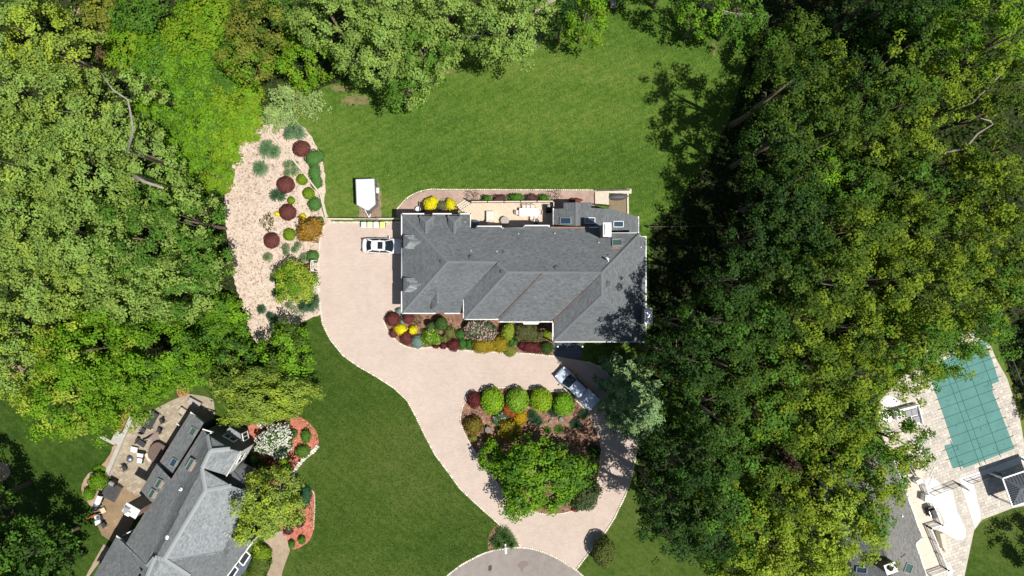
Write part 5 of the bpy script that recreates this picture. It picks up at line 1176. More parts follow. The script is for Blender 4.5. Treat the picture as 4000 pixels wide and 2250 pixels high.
for x in (-1.85, 1.85):
    for y in (-.86, .86): wheel(pk, x, y, .40, .27)
# cargo trailer
tb = P(1430, 758, 0); tr = thing('cargo_trailer', 'white V-nosed cargo trailer standing on the lawn behind the fence', 'trailer', (tb.x, tb.y, 0))
zt = 2.25; top = [P(1389, 700, zt), P(1462, 698, zt), P(1467, 798, zt), P(1440, 822, zt), P(1434, 822, zt), P(1393, 800, zt)]
mb = MB(); n = 6; vs = [(p.x, p.y, .48) for p in top] + [(p.x, p.y, zt - .1) for p in top]; mb.add(vs, [(i, (i + 1) % n, n + (i + 1) % n, n + i) for i in range(n)]); mb.add(vs[:6], [tuple(range(6))]); part('body', mb, M['trailer_side'], tr)
ctr = sum(top, Vector()) / 6; rows = [[(p.x, p.y, zt - .1) for p in top], [(p.x, p.y, zt - .02) for p in top], [tuple(ctr + (p - ctr) * .9 + Vector((0, 0, .04))) for p in top]]
mb = MB(); mb.grid(rows, close=True); mb.add(rows[2], [tuple(range(6))]); rf = part('roof', mb, M['trailer'], tr)
for i in range(1, 8):
    y = 700 + i * 12.5; mb = MB(); mb.beam(P(1391 + .5 * i * .3, y, zt + .045), P(1463 + i * .5, y - 1, zt + .045), .03, .02); part('roof_seam', mb, M['galv'], rf)
for a, b in zip(top, top[1:] + top[:1]): mb = MB(); mb.beam(a - Vector((0, 0, .04)), b - Vector((0, 0, .04)), .07, .07); part('trim', mb, M['chrome'], tr)
for i in range(1, 5): mb = MB(); p = P(1462.5 + i, 700 + i * 19, zt); mb.beam((p.x + .02, p.y, .5), (p.x + .02, p.y, zt - .1), .05, .05); part('side_rib', mb, M['vent'], tr)
mb = MB(); a = P(1425, 818, .5); b = P(1452, 812, .5); e = P(1443, 852, .5); mb.beam(a, e, .1, .1); mb.beam(b, e, .1, .1); mb.beam(a.lerp(e, .4), b.lerp(e, .4), .08, .08); mb.beam(e, e + Vector((0, -.15, 0)), .12, .12); part('hitch_frame', mb, M['white'], tr)
mb = MB(); mb.tube([e + Vector((0, .25, -.45)), e + Vector((0, .25, .35))], .05, 8); part('jack', mb, M['galv'], tr)
mb = MB(); mb.box((P(1443, 830, .6).x, P(1443, 830, .6).y, .66), (.5, .3, .25)); part('tool_box', mb, M['vent'], tr)
for s in (0, 1):
    x = P(1396, 755, 0).x + .05 if s == 0 else P(1470, 750, 0).x - .02
    for dy in (-.4, .4):
        w_ = MB(); yy = tb.y + dy
        w_.grid([[(x + d, yy + r * math.cos(2 * PI * k / 18), .33 + r * math.sin(2 * PI * k / 18)) for k in range(18)] for d, r in ((-.1, .18), (-.1, .31), (.1, .31), (.1, .18))], close=True); part('wheel', w_, M['rubber'], tr)
mb = MB(); p = P(1474, 745, 1.0); mb.box((p.x - .05, p.y, .95), (.46, .58, .5), top=.95); mb.box((p.x - .05, p.y, 1.22), (.5, .62, .04)); part('side_box', mb, M['white'], tr)
mb = MB(); p = P(1482, 748, .4); mb.box((p.x, p.y, .4), (.12, .75, .5)); part('wheel_guard', mb, M['galv'], tr)
for x, y in ((1428, 722), (1430, 785)): mb = MB(); p = P(x, y, zt); mb.box((p.x, p.y, zt + .09), (.42, .42, .12), top=.85); part('roof_vent', mb, M['bin_c'], rf)
# wheeled bins
for (x, m_, lb, gr) in ((1421, 'bin_a', 'pale wheelie bin with a green hinge, leftmost of the row', 'green'), (1445, 'bin_b', 'pale yellow wheelie bin, second from the left by the fence', 'bin_body'), (1469, 'bin_c', 'pale grey wheelie bin between the two yellow-lidded ones', 'bin_body'), (1493.5, 'bin_d', 'bright yellow lidded wheelie bin, rightmost of the row', 'bin_body')):
    p = P(x, 878, 1.0); t = thing('wheelie_bin', lb, 'bin', (p.x, p.y, .014), random.uniform(-.05, .05), 'wheelie bins lined up along the fence')
    mb = MB(); mb.add([(a * .24, b * .27 + .02, 0.03) for a, b in ((-1, -1), (1, -1), (1, 1), (-1, 1))] + [(a * .29, b * .33, 1.0) for a, b in ((-1, -1), (1, -1), (1, 1), (-1, 1))], [(0, 3, 2, 1), (4, 5, 6, 7), (0, 1, 5, 4), (1, 2, 6, 5), (2, 3, 7, 6), (3, 0, 4, 7)]); part('body', mb, M['bin_body'], t, local=True)
    rows = [[(u * .32, v, 1.01 + .07 * (1 - u * u) + .02 * k) for u in np.linspace(-1, 1, 7)] for k, v in enumerate((-.37, -.1, .15, .31))]
    mb = MB(); mb.grid(rows); mb.box((0, -.03, 1.015), (.62, .68, .05)); lid = part('lid', mb, M[m_], t, local=True, sm=False)
    if m_ == 'bin_d': mb = MB(); mb.box((.12, -.05, 1.115), (.02, .6, .02)); part('lid_seam', mb, M['green'], lid, local=True)
    mb = MB(); mb.beam((-.22, .42, .98), (.22, .42, .98), .05, .05); mb.beam((-.2, .3, 1.0), (-.2, .42, .98), .04, .04); mb.beam((.2, .3, 1.0), (.2, .42, .98), .04, .04); part('handle', mb, M[gr], t, local=True)
    for s in (-1, 1):
        w_ = MB(); w_.grid([[(s * .24 + d, .28 + r * math.cos(2 * PI * k / 14), .11 + r * math.sin(2 * PI * k / 14)) for k in range(14)] for d, r in ((-.03, .04), (-.03, .11), (.03, .11), (.03, .04))], close=True); part('wheel', w_, M['rubber'], t, local=True)
# mailbox by the road
p = P(1975, 2150, 1.15); mbx = thing('mailbox', 'white mailbox on a post at the kerb of the road', 'mailbox', (p.x, p.y, 0), math.radians(3))
rows = [[(.17 * math.cos(a), y, 1.12 + .2 * max(0, math.sin(a)) - (.0 if math.sin(a) >= 0 else .12)) for a in np.linspace(0, 2 * PI, 17)[:-1]] for y in (-.38, .38)]
mb = MB(); mb.grid(rows, close=True); mb.add(rows[0], [tuple(range(16))]); mb.add(rows[1], [tuple(reversed(range(16)))]); part('box', mb, M['white'], mbx, local=True, sm=False)
mb = MB(); mb.box((0, .35, .55), (.12, .12, 1.1)); mb.beam((0, -.3, 1.0), (0, .75, 1.0), .11, .11); mb.box((.02, .72, .62), (.16, .16, 1.25)); part('post', mb, M['white'], mbx, local=True)
mb = MB(); mb.box((.19, .1, 1.2), (.03, .04, .2)); part('flag', mb, M['redlens'], mbx, local=True)
# garden arbor by the driveway
p = P(1226, 1038, 1.6); ab = thing('garden_arbor', 'tall narrow white arbor beside the driveway at the gravel garden', 'arbor', (p.x, p.y, 0))
for s in (-.65, .65):
    for d in (-.12, .12): mb = MB(); mb.box((d, s, 1.05), (.07, .07, 2.1)); part('post', mb, M['white'], ab, local=True)
rows = [[(d, .65 * math.cos(a), 2.05 + .42 * math.sin(a)) for a in np.linspace(0, PI, 13)] for d in (-.14, .14)]
for r in rows: mb = MB(); mb.tube(r, .04, 6); part('arch', mb, M['white'], ab, local=True)
for k in range(1, 12): mb = MB(); mb.beam(rows[0][k], rows[1][k], .05, .04); part('slat', mb, M['white'], ab, local=True)
for s in (-.65, .65):
    for z in np.arange(.3, 2.0, .28): mb = MB(); mb.beam((-.12, s, z), (.12, s, z), .04, .04); part('slat', mb, M['white'], ab, local=True)

# ---------------------------------------------------------------- split-rail fences
def fence(label, pts, h=1.1, rails=3, m='wood_grey', span=2.3, name='split_rail_fence', top=False, group='split rail fences around the plot'):
    pts = [P(a, b) for a, b in pts]; t = thing(name, label, 'fence', (pts[0].x, pts[0].y, 0), group=group)
    for a, b in zip(pts, pts[1:]):
        L = (b - a).length; k = max(1, round(L / span))
        for i in range(k + 1):
            if i == k and b is not pts[-1]: continue
            c = a.lerp(b, i / k); mb = MB(); mb.box((c.x, c.y, h * .54), (.13, .13, h * 1.08), rz=random.random()); part('post', mb, M[m], t)
        for i in range(k):
            for r in range(rails):
                z = h * (.28 + .68 * r / max(1, rails - 1)); mb = MB(); p = a.lerp(b, i / k); q = a.lerp(b, (i + 1) / k); j = random.uniform(-.03, .03)
                mb.beam((p.x, p.y, z + j), (q.x, q.y, z - j), (.12 if m == 'wood_pale' else .08), .10); part('rail', mb, M[m], t)
    return t
fence('three-rail wooden fence running diagonally through the wood chip garden', [(1068, 470), (1070, 526), (1132, 602), (1194, 679), (1259, 762), (1281, 853)], m='wood_pale', span=3.0)
fence('pale rail fence from the garden corner to the trailer pad', [(1284, 857), (1388, 858)], m='wood_pale', span=3.2)
fence('pale wooden gate fence behind the wheelie bins', [(1390, 857), (1480, 857)], rails=3, span=1.5, m='wood_grey')
fence('short pale rail fence between the trailer pad and the house', [(1482, 857), (1572, 857)], m='wood_pale', span=1.5)
fence('grey rail fence below the big pale maple at the top of the lawn', [(1330, 262), (1380, 247), (1440, 246), (1500, 250)])
fence('grey rail fence in the gap between the top maples', [(1730, 182), (1790, 165), (1850, 152), (1900, 150)])
fence('grey rail fence under the dark trees left of the bright yellow-green tree', [(2080, 60), (2140, 20), (2200, -10)])
fence('grey rail fence entering at the top edge of the lawn on the right', [(2620, -15), (2680, 5), (2740, 30), (2800, 52), (2860, 66), (2920, 68), (3000, 74)], m='wood_grey')
fence('grey rail fence running down through the dark gap of the right wood', [(3240, 60), (3252, 110), (3268, 180), (3280, 260)])
fence('low grey fence running from the house into the shade on the right', [(2530, 888), (2610, 888), (2700, 886), (2790, 886), (2880, 885)], h=1.0, rails=2, m='darkwood')
mb = MB(); mb.prism([P(2384, -20), P(2404, -20), P(2404, 34), P(2388, 36)], 0, .3)
t = thing('wooden_shed_step', 'pale boards at the top edge beside the bright yellow-green tree', 'boards', P(2395, 8, 0))
for i in range(4): b = MB(); b.prism([P(2384 + i * 5.5, -24), P(2388.6 + i * 5.5, -24), P(2388.6 + i * 5.5, 33), P(2384 + i * 5.5, 34)], 0, .3); part('board', b, M['wood_grey'], t)

# ---------------------------------------------------------------- things on the main deck
def dbox(t, nm, c, sz, m, top=1.0, rz=0.0): mb = MB(); mb.box(c, sz, rz=rz, top=top); return part(nm, mb, M[m], t, local=True)
p = P(1915, 846, 1.5); t = thing('daybed', 'cream covered oblong daybed on the tan deck', 'daybed', (p.x, p.y, ZD)); dbox(t, 'cover', (0, .05, .32), (1.0, 1.28, .64), 'cream', .95); dbox(t, 'cushion', (0, .1, .66), (.86, 1.0, .05), 'cream'); dbox(t, 'back', (0, -.56, .45), (1.0, .2, .9), 'cream', .95)
p = P(1972, 862, 1.4); t = thing('round_table', 'round taupe covered table on the tan deck', 'table', (p.x, p.y, ZD)); mb = MB(); mb.lathe((0, 0, 0), [(.46, 0), (.50, .4), (.52, .62), (.46, .66), (.02, .67)], 28); part('cover', mb, M['taupe'], t, local=True); mb = MB(); mb.lathe((0, 0, .66), [(.1, 0), (.09, .03), (.02, .04)], 12); part('lid_knob', mb, M['taupe'], t, local=True)
p = P(2067, 829, 1.6); t = thing('dining_table', 'long whitewashed wooden dining table on the tan deck', 'table', (p.x, p.y, ZD))
for i in range(5): dbox(t, 'plank', (0, -.40 + i * .2, .735), (2.32, .19, .04), 'tabletop')
for x in (-1.05, 1.05):
    for y in (-.4, .4): dbox(t, 'leg', (x, y, .36), (.1, .1, .71), 'tabletop')
for y in (-.4, .4): dbox(t, 'apron', (0, y, .66), (2.0, .05, .1), 'tabletop')
for x in (-1.13, 1.13): dbox(t, 'end_board', (x, 0, .757), (.1, 1.0, .015), 'tabletop')
p0 = p
def dchair():
    t = thing('dining_chair', 'x', 'chair', (0, 0, ZD), group='pale dining chairs round the deck table')
    dbox(t, 'seat', (0, 0, .45), (.48, .46, .05), 'pinkchair'); rows = [[(.26 * u, -.22 - .05 * (1 - u * u), z) for u in np.linspace(-1, 1, 7)] for z in (.55, .7, .88)]; rows2 = [[(a, b - .04, c) for a, b, c in r] for r in rows]
    mb = MB(); mb.grid(rows); mb.grid(rows2); mb.grid([rows[2], rows2[2]]); part('backrest', mb, M['pinkchair'], t, local=True)
    for x in (-.25, .25): dbox(t, 'armrest', (x, -.02, .65), (.05, .44, .04), 'pinkchair')
    for x in (-.21, .21):
        for y in (-.2, .2): dbox(t, 'leg', (x, y, .22), (.045, .045, .44), 'pinkchair')
    return t
ch0 = dchair()
for i, (x, y, a, lb) in enumerate(((2024, 831, -90, 'pale dining chair at the left end of the deck table'), (2049, 808, 180, 'pale dining chair left of the two behind the deck table'), (2066, 808, 180, 'pale dining chair in the middle of the far side of the deck table'), (2084, 808, 180, 'pale dining chair right on the rail side of the deck table'), (2109, 830, 90, 'pale dining chair in the shade at the right end of the deck table'), (2080, 852, 10, 'pale dining chair on the house side of the deck table, left one'), (2096, 851, -8, 'pale dining chair on the house side of the deck table, right one'))):
    t = ch0 if i == 0 else copy_tree(ch0); q = P(x, y, 1.4); t.location = (q.x, q.y, ZD); t.rotation_euler = (0, 0, math.radians(a)); t['label'] = lb
p = P(2096, 864, 1.4); t = thing('stool', 'dark round stool with pale towel in the shade behind the deck table', 'stool', (p.x, p.y, ZD)); mb = MB(); mb.lathe((0, 0, 0), [(.28, 0), (.32, .3), (.33, .5), (.02, .53)], 18); part('seat', mb, M['charcoal'], t, local=True); dbox(t, 'towel', (-.38, .02, .5), (.35, .2, .06), 'cushion', rz=.5)
grill('black grill in the dark corner of the tan deck', 2143, 816, ZD, math.radians(90), (1.0, .85), 'black', 'black')
p = P(2144, 805, 2.2); t = thing('potted_plant', 'small pale potted plant standing on the black grill', 'plant', (p.x, p.y, ZD + 1.24)); mb = MB(); mb.lathe((0, 0, 0), [(.1, 0), (.14, .18), (.02, .18)], 12); part('pot', mb, M['white'], t, local=True); mb = MB()
for k in range(9): a = k * .7; mb.add([(0, 0, .15), (.2 * math.cos(a), .2 * math.sin(a), .4), (.3 * math.cos(a + .2), .3 * math.sin(a + .2), .32), (.1 * math.cos(a + .4), .1 * math.sin(a + .4), .2)], [(0, 1, 2, 3)])
part('leaf_blades', mb, M['greycushion'], t, local=True)
grill('blue-grey gas grill in the shaded left corner of the tan deck', 1858, 872, ZD, math.radians(0), (1.0, .7), 'steel', 'steel')
p = P(1633, 817, .6); t = thing('planter_urn', 'white round planter urn beside the dark bench at the path', 'planter', (p.x, p.y, 0)); mb = MB(); mb.lathe((0, 0, 0), [(.18, 0), (.14, .12), (.28, .4), (.33, .6), (.3, .62), (.26, .55), (.02, .5)], 18); part('bowl', mb, M['white'], t, local=True)
p = P(1651, 812, .5); t = thing('garden_bench', 'dark slatted garden bench beside the yellow shrub', 'bench', (p.x, p.y, 0))
for i in range(5): dbox(t, 'slat', (-.2 + i * .1, 0, .45), (.08, 1.4, .04), 'black')
for i in range(4): dbox(t, 'back_slat', (-.3, 0, .55 + i * .1), (.03, 1.4, .07), 'black')
for y in (-.65, .65): dbox(t, 'leg', (0, y, .22), (.5, .06, .44), 'black')
p = P(1645, 822, .2); t = thing('garden_rock', 'small grey stones beside the white planter urn', 'stone', (p.x, p.y, 0)); mb = MB(); mb.lathe((0, 0, 0), [(.2, 0), (.24, .12), (.15, .25), (.02, .28)], 7, sy=.8); part('stone', mb, M['rock'], t, local=True)

# ---------------------------------------------------------------- things on the left patio
A30 = math.radians(30)
def pl(name, label, cat, px, py, z, rz, group=None): p = P(px, py, z); return thing(name, label, cat, (p.x, p.y, .04), rz, group)
t = pl('dining_table', 'long charcoal patio table under the edge of the bright maple', 'table', 592, 1642, .7, math.radians(61)); dbox(t, 'tabletop', (0, 0, .72), (2.1, 1.0, .05), 'charcoal')
for x in (-.95, .95):
    for y in (-.42, .42): dbox(t, 'leg', (x, y, .35), (.06, .06, .7), 'black')
def pchair():
    t = thing('patio_chair', 'x', 'chair', (0, 0, .04), group='black metal patio chairs'); dbox(t, 'seat', (0, 0, .42), (.56, .56, .05), 'charcoal'); dbox(t, 'backrest', (0, -.3, .7), (.54, .05, .55), 'charcoal')
    for s in (-.3, .3):
        mb = MB(); mb.tube([(s, .32, .02), (s, .3, .62), (s, -.1, .66), (s, -.33, .62)], .022, 5); part('arm_frame', mb, M['black'], t, local=True)
        mb = MB(); mb.tube([(s, -.33, .62), (s, -.38, .02)], .022, 5); part('leg', mb, M['black'], t, local=True)
    mb = MB(); mb.tube([(-.3, -.36, .98), (.3, -.36, .98)], .022, 5); part('top_bar', mb, M['black'], t, local=True)
    return t
pc0 = pchair()
for i, (x, y, a, lb) in enumerate(((573, 1624, -120, 'black patio chair left of the table, partly under leaves'), (632, 1644, 110, 'black patio chair on the house side of the table, upper one'), (622, 1681, 65, 'black patio chair at the lower right corner of the charcoal table'), (558, 1682, -25, 'black patio chair below the left end of the charcoal table'), (486, 1830, 200, 'lone black patio chair between the round fire bowl and the brick patio'), (404, 2052, 210, 'black patio chair at the lower end of the brick patio'))):
    t = pc0 if i == 0 else copy_tree(pc0); q = P(x, y, .5); t.location = (q.x, q.y, .04); t.rotation_euler = (0, 0, math.radians(a)); t['label'] = lb
t = pl('outdoor_mat', 'mauve brown square mat on the left patio', 'mat', 603, 1706, 0, A30 - .02); dbox(t, 'mat', (0, 0, .015), (1.0, 1.15, .03), 'rug', .98)
t = pl('folded_parasol', 'folded pale brown parasol leaning across the patio', 'parasol', 575, 1716, .9, math.radians(18)); mb = MB(); mb.tube([(-.75, 0, .2), (0, 0, .75), (.8, 0, 1.3)], [.05, .14, .05], 8); mb.tube([(-.8, 0, .15), (.95, 0, 1.4)], .03, 6); part('canopy', mb, M['wood_grey'], t, local=True); dbox(t, 'pole_base', (-.7, 0, .06), (.5, .5, .12), 'black')
t = pl('lounge_chair', 'charcoal lounge seat beside the folded parasol', 'lounger', 549, 1730, .4, math.radians(-32)); dbox(t, 'seat', (.1, 0, .32), (1.0, .62, .16), 'charcoal'); dbox(t, 'backrest', (-.45, .1, .5), (.14, .75, .6), 'charcoal'); dbox(t, 'frame', (.05, 0, .12), (.9, .55, .22), 'black')
t = pl('ottoman', 'white square ottoman, left of the white armchair', 'ottoman', 524, 1756, .4, math.radians(-12)); dbox(t, 'cushion', (0, 0, .38), (.78, .66, .16), 'cushion', .95); dbox(t, 'frame', (0, 0, .16), (.7, .58, .3), 'black')
t = pl('armchair', 'white cushioned patio armchair beside the brown spa cover', 'armchair', 549, 1776, .5, math.radians(-10))
for i in range(3): dbox(t, 'back_cushion', (0, .12 - i * .16, .62 - .06 * i), (.74, .17, .2), 'cushion', .9)
dbox(t, 'frame', (0, 0, .25), (.84, .8, .46), 'black')
t = pl('footstool', 'white cushioned footstool below the white armchair', 'footstool', 546, 1799, .4, math.radians(-10)); dbox(t, 'cushion', (0, 0, .4), (.58, .6, .12), 'cushion', .95); dbox(t, 'frame', (0, 0, .2), (.66, .66, .32), 'black')
t = pl('fire_bowl', 'round blue-grey lidded fire bowl on the left patio', 'fire bowl', 504, 1795, .5, 0); mb = MB(); mb.lathe((0, 0, 0), [(.3, 0), (.34, .3), (.36, .42), (.24, .52), (.02, .56)], 20); part('bowl', mb, M['steel'], t, local=True, sm=True); mb = MB(); mb.lathe((.08, -.02, .54), [(.05, 0), (.06, .05), (.01, .07)], 10); part('knob', mb, M['cushion'], t, local=True)
t = pl('hot_tub', 'round-fronted brown covered hot tub against the slanted left house', 'hot tub', 612, 1766, .8, math.radians(60))
out = [(1.15, -.72), (1.15, .3), (.95, .62), (.6, .85), (.0, .93), (-.6, .85), (-1.0, .5), (-1.15, 0), (-1.15, -.72)]
mb = MB(); mb.prism(out, 0, .74); part('tub', mb, M['greywall'], t, local=True); mb = MB(); mb.prism([(a * 1.03, b * 1.03) for a, b in out], .74, .86); part('cover', mb, M['browncover'], t, local=True)
t = pl('stepping_block', 'small pale step blocks at the front of the brown hot tub', 'step', 578, 1785, .2, A30); dbox(t, 'block', (0, .2, .12), (.5, .55, .24), 'wood_pale'); dbox(t, 'block', (0, -.35, .08), (.5, .5, .16), 'wood_pale')
t = pl('storage_box', 'grey storage box at the upper corner of the left patio', 'box', 762, 1572, .4, math.radians(-28)); dbox(t, 'body', (0, 0, .3), (1.5, .66, .6), 'trailer_side'); dbox(t, 'lid', (0, 0, .63), (1.56, .72, .06), 'taupe')
t = pl('storage_box', 'small tan storage box beside the slanted left house', 'box', 716, 1604, .3, math.radians(-32)); dbox(t, 'body', (0, 0, .25), (.72, .62, .5), 'wood_grey'); dbox(t, 'lid', (0, 0, .52), (.78, .68, .05), 'wood_grey')
mb = MB(); mb.prism([P(512, 1622), P(527, 1626), P(425, 1862), (P(412, 1856))], 0, .35); mb = tag(part('patio_wall', mb, M['concrete_grey']), 'long low pale stone wall along the lawn side of the left patio', 'wall')
t = thing('stone_steps', 'grey stone steps leading from the left patio to the lawn', 'steps', P(462, 1715, 0))
for i in range(4): lbox(t, 'step', P(478 - i * 9, 1716 - i * 4), 0, 0, .16 - .035 * i, (.42, 1.5, .32 - .07 * i), 'concrete_grey', math.radians(-27))
# outdoor kitchen corner
t = pl('granite_counter', 'dark granite slab counter between the brick patio and the round shrubs', 'counter', 440, 1918, .4, math.radians(61)); dbox(t, 'slab', (0, 0, .62), (2.0, 1.85, .06), 'granite'); dbox(t, 'base', (0, 0, .3), (1.9, 1.75, .58), 'brick')
grill('small grey grill at the top of the dark granite counter', 440, 1888, .55, math.radians(-28), (.95, .5), 'black', 'galv', .9)
t = pl('smoker_grill', 'white barrel smoker with a black end on the left brick patio', 'smoker', 384, 1952, .9, math.radians(68)); mb = MB(); mb.grid([[(x, .34 * math.cos(a), .8 + .34 * math.sin(a)) for a in np.linspace(0, 2 * PI, 17)[:-1]] for x in (-.5, .55)], close=True); part('barrel', mb, M['white'], t, local=True); mb = MB(); mb.lathe((-.62, 0, .6), [(.3, 0), (.34, .3), (.28, .42), (.02, .5)], 16); part('firebox', mb, M['steel'], t, local=True); dbox(t, 'stand', (0, 0, .22), (.9, .5, .44), 'black'); dbox(t, 'end_cap', (.62, 0, .8), (.14, .55, .5), 'black')
t = pl('kettle_grill', 'black covered kettle grill on the edge of the lawn', 'barbecue', 373, 1986, .7, .3); mb = MB(); mb.lathe((0, 0, .0), [(.1, 0), (.12, .35), (.4, .5), (.46, .72), (.32, .92), (.04, 1.0)], 16, sy=.72); part('kettle', mb, M['black'], t, local=True, sm=True); dbox(t, 'side_table', (.5, .05, .7), (.36, .4, .05), 'black')
t = pl('plywood_board', 'pale plywood board on the left brick patio', 'board', 403, 1994, .3, math.radians(28)); dbox(t, 'board', (0, 0, .3), (.6, .62, .04), 'board'); dbox(t, 'stand', (0, 0, .13), (.4, .4, .26), 'black')
t = pl('folded_parasol', 'folded red canvas parasol lying at the lawn edge', 'parasol', 366, 2015, .3, math.radians(22)); mb = MB(); mb.tube([(-.75, 0, .3), (-.3, 0, .34), (.3, .02, .4), (.8, 0, .42)], [.05, .15, .17, .06], 8); part('canopy', mb, M['redcloth'], t, local=True); mb = MB(); mb.tube([(-.95, 0, .28), (1.0, 0, .44)], .03, 6); part('pole', mb, M['wood_pale'], t, local=True)
t = pl('utility_table', 'white square table with a round basin at the lawn edge', 'table', 383, 2032, .7, math.radians(14)); dbox(t, 'top', (-.05, -.25, .7), (.66, .55, .2), 'bin_c'); mb = MB(); mb.lathe((0, .35, .45), [(.26, 0), (.34, .2), (.36, .24), (.3, .22), (.05, .05)], 18); part('basin', mb, M['galv'], t, local=True); dbox(t, 'frame', (0, 0, .3), (.5, .9, .6), 'vent')
# rocks in the island
for x, y, r, h, lb in ((1906, 1679, 14, .75, 'grey angular boulder at the left end of the planting island'), (2151, 1648, 9, .3, 'flat pale rock in the brown mulch of the island'), (2192, 1639, 10, .35, 'broad low rock below the rightmost lime round shrub')):
    p = P(x, y, h * .6); t = thing('garden_rock', lb, 'rock', (p.x, p.y, .02)); mb = MB(); r *= S
    prof = [(r * .95, 0), (r * 1.02, h * .45), (r * .85, h * .9), (r * .02, h)]; mb.lathe((0, 0, 0), prof, 7, sx=1.0, sy=1.15); mb.v = [(a + random.uniform(-.07, .07) * r * 2, b + random.uniform(-.07, .07) * r * 2, c) for a, b, c in mb.v]; part('boulder', mb, M['rock'], t, local=True)
# ---------------------------------------------------------------- trees
GL, GT, GR = 'tall trees of the left wood', 'trees along the top of the lawn', 'tall trees of the right wood'
def T(px, py, r, h, pal, label, name='broadleaf_tree', group=GR, **k): return tree(name, label, px, py, r, h, pal, group=group, **k)
# left wood
for a in [
 (70, 110, 185, 15, 'yellowgreen', 'sparse yellow-green tree with bare grey twigs in the top left corner', dict(pal2='pale', dens=.55, gap=.25)),
 (260, 210, 130, 14, 'palegold', 'thin yellowish tree right of the top left corner tree', dict(pal2='yellowgreen', dens=.5, gap=.2)),
 (60, 370, 180, 16, 'palegold', 'pale yellow-green tree on the left edge below the top left corner', dict(pal2='pale', dens=.7)),
 (280, 430, 165, 16, 'pale', 'pale green open tree left of the leaning bare limb', dict(pal2='palegold', dens=.65)),
 (540, 330, 75, 13, 'pale', 'small pale tuft of leaves at the tip of the bare leaning limb', dict(dens=.8)),
 (60, 620, 175, 17, 'pale', 'broad pale green tree on the left edge level with the pale shrubs', dict(pal2='palegold')),
 (300, 660, 180, 17, 'pale', 'dense pale green tree in the middle of the left wood', dict(pal2='palegold')),
 (530, 590, 130, 15, 'pale', 'pale green tree below the fork of the bare limb', dict(dens=.8)),
 (640, 790, 115, 14, 'pale', 'pale tree beside the fallen grey log', dict(pal2='mid')),
 (80, 880, 180, 17, 'pale', 'pale broad tree on the left edge at mid height', dict(pal2='palegold')),
 (300, 930, 175, 18, 'pale', 'tall pale tree standing in the heart of the left wood', {}),
 (520, 930, 150, 17, 'pale', 'pale tree between the heart of the wood and the fallen log', dict(pal2='mid')),
 (720, 860, 110, 14, 'mid', 'mid-green tree at the upper left edge of the wood chip garden', dict(pal2='pale')),
 (755, 1020, 110, 15, 'mid', 'fresh green tree overhanging the left edge of the wood chip garden', dict(pal2='pale')),
 (690, 1120, 140, 16, 'pale', 'light green tree behind the overhanging fresh green one', dict(pal2='mid')),
 (480, 1130, 140, 17, 'pale', 'pale tree above the dark gap in the left wood', {}),
 (110, 1110, 150, 17, 'pale', 'pale tree on the left edge above the yellowish one', dict(pal2='palegold')),
 (290, 1110, 120, 16, 'palegold', 'pale yellowish tree left of the dark gap', {}),
 (40, 1300, 110, 14, 'yellowgreen', 'yellow-green tree on the left edge near the mown lawn', dict(pal2='pale')),
 (70, 1500, 85, 10, 'yellowgreen', 'small yellow-green tree over the lawn by the left edge', dict(dens=.8)),
 (330, 1370, 165, 15, 'bright', 'bright green maple below the dark gap in the left wood', dict(pal2='yellowgreen')),
 (560, 1390, 165, 14, 'bright', 'bright green maple between the wood and the slanted house', dict(pal2='mid')),
 (250, 1560, 185, 14, 'bright', 'big bright green maple overhanging the left lawn', dict(pal2='yellowgreen')),
 (450, 1505, 150, 13, 'bright', 'bright green maple overhanging the left patio', dict(pal2='lime')),
 (680, 1450, 100, 11, 'bright', 'small bright maple at the tip of the red mulch patch', {}),
 (-60, 1380, 150, 15, 'pale', 'pale tree cut by the left edge above the lawn', {}),
]: T(a[0], a[1], a[2], a[3], a[4], a[5], group=GL, leaf=.245, **a[6])
# undergrowth at the edge of the left wood
for a in [
 (480, 175, 90, 3.5, 'lime', 'bright shrub mass beside the brown gap at top left'), (620, 240, 110, 3.5, 'bright', 'wide bright green thicket right of the pale tree tuft'), (730, 130, 110, 4.0, 'lime', 'lime green thicket below the golden tree at the top'),
 (830, 40, 90, 4.5, 'lime', 'lime green bush cut by the top edge'), (640, 400, 110, 3.0, 'bright', 'bright low thicket in the clearing of the left wood'), (760, 300, 110, 3.0, 'bright', 'bright green vine-covered mound above the clearing'),
 (900, 260, 90, 3.5, 'mid', 'mid green thicket left of the golden tree'), (780, 470, 100, 2.6, 'bright', 'low bright green mound above the wood chip garden'), (910, 390, 95, 2.6, 'lime', 'glowing lime shrub mound near the pale conifer'),
 (700, 590, 100, 3.2, 'bright', 'round bright green thicket left of the bare earth strip'), (950, 470, 75, 2.2, 'lime', 'lime ground shrub at the top left corner of the garden'), (880, 560, 70, 1.8, 'lime', 'flat lime ground cover at the garden edge'),
 (850, 690, 55, 1.8, 'lime', 'small lime shrub by the bare earth at the garden edge'), (868, 1225, 75, 3.6, 'bright', 'bright green bush along the lower left garden edge'), (872, 1335, 85, 4.0, 'bright', 'rounded green bush mass at the lower tip of the garden'), (810, 1330, 70, 4.0, 'mid', 'dark green bush beside the shady hollow'),
 (400, 40, 70, 5, 'goldbrown', 'reddish brown bush at the top edge of the left wood'), (530, 40, 90, 6, 'mid', 'deep green bush at the top edge left of the lime thicket'), (430, 200, 50, 3, 'brown', 'dry brown bush in the gap at the top left')]:
    x, y, r, h, pal, lb = a
    thicket('thicket', lb, [(x, y, r, r * .8, h), (x - r * .55, y + r * .4, r * .6, r * .5, h * .75), (x + r * .6, y - r * .3, r * .55, r * .55, h * .8), (x + r * .1, y - r * .6, r * .5, r * .45, h * .7), (x + r * .35, y + r * .6, r * .5, r * .4, h * .6)], pal, leaf=.27, group='bright thickets under the left wood', pal2={'lime': 'bright', 'bright': 'mid'}.get(pal))
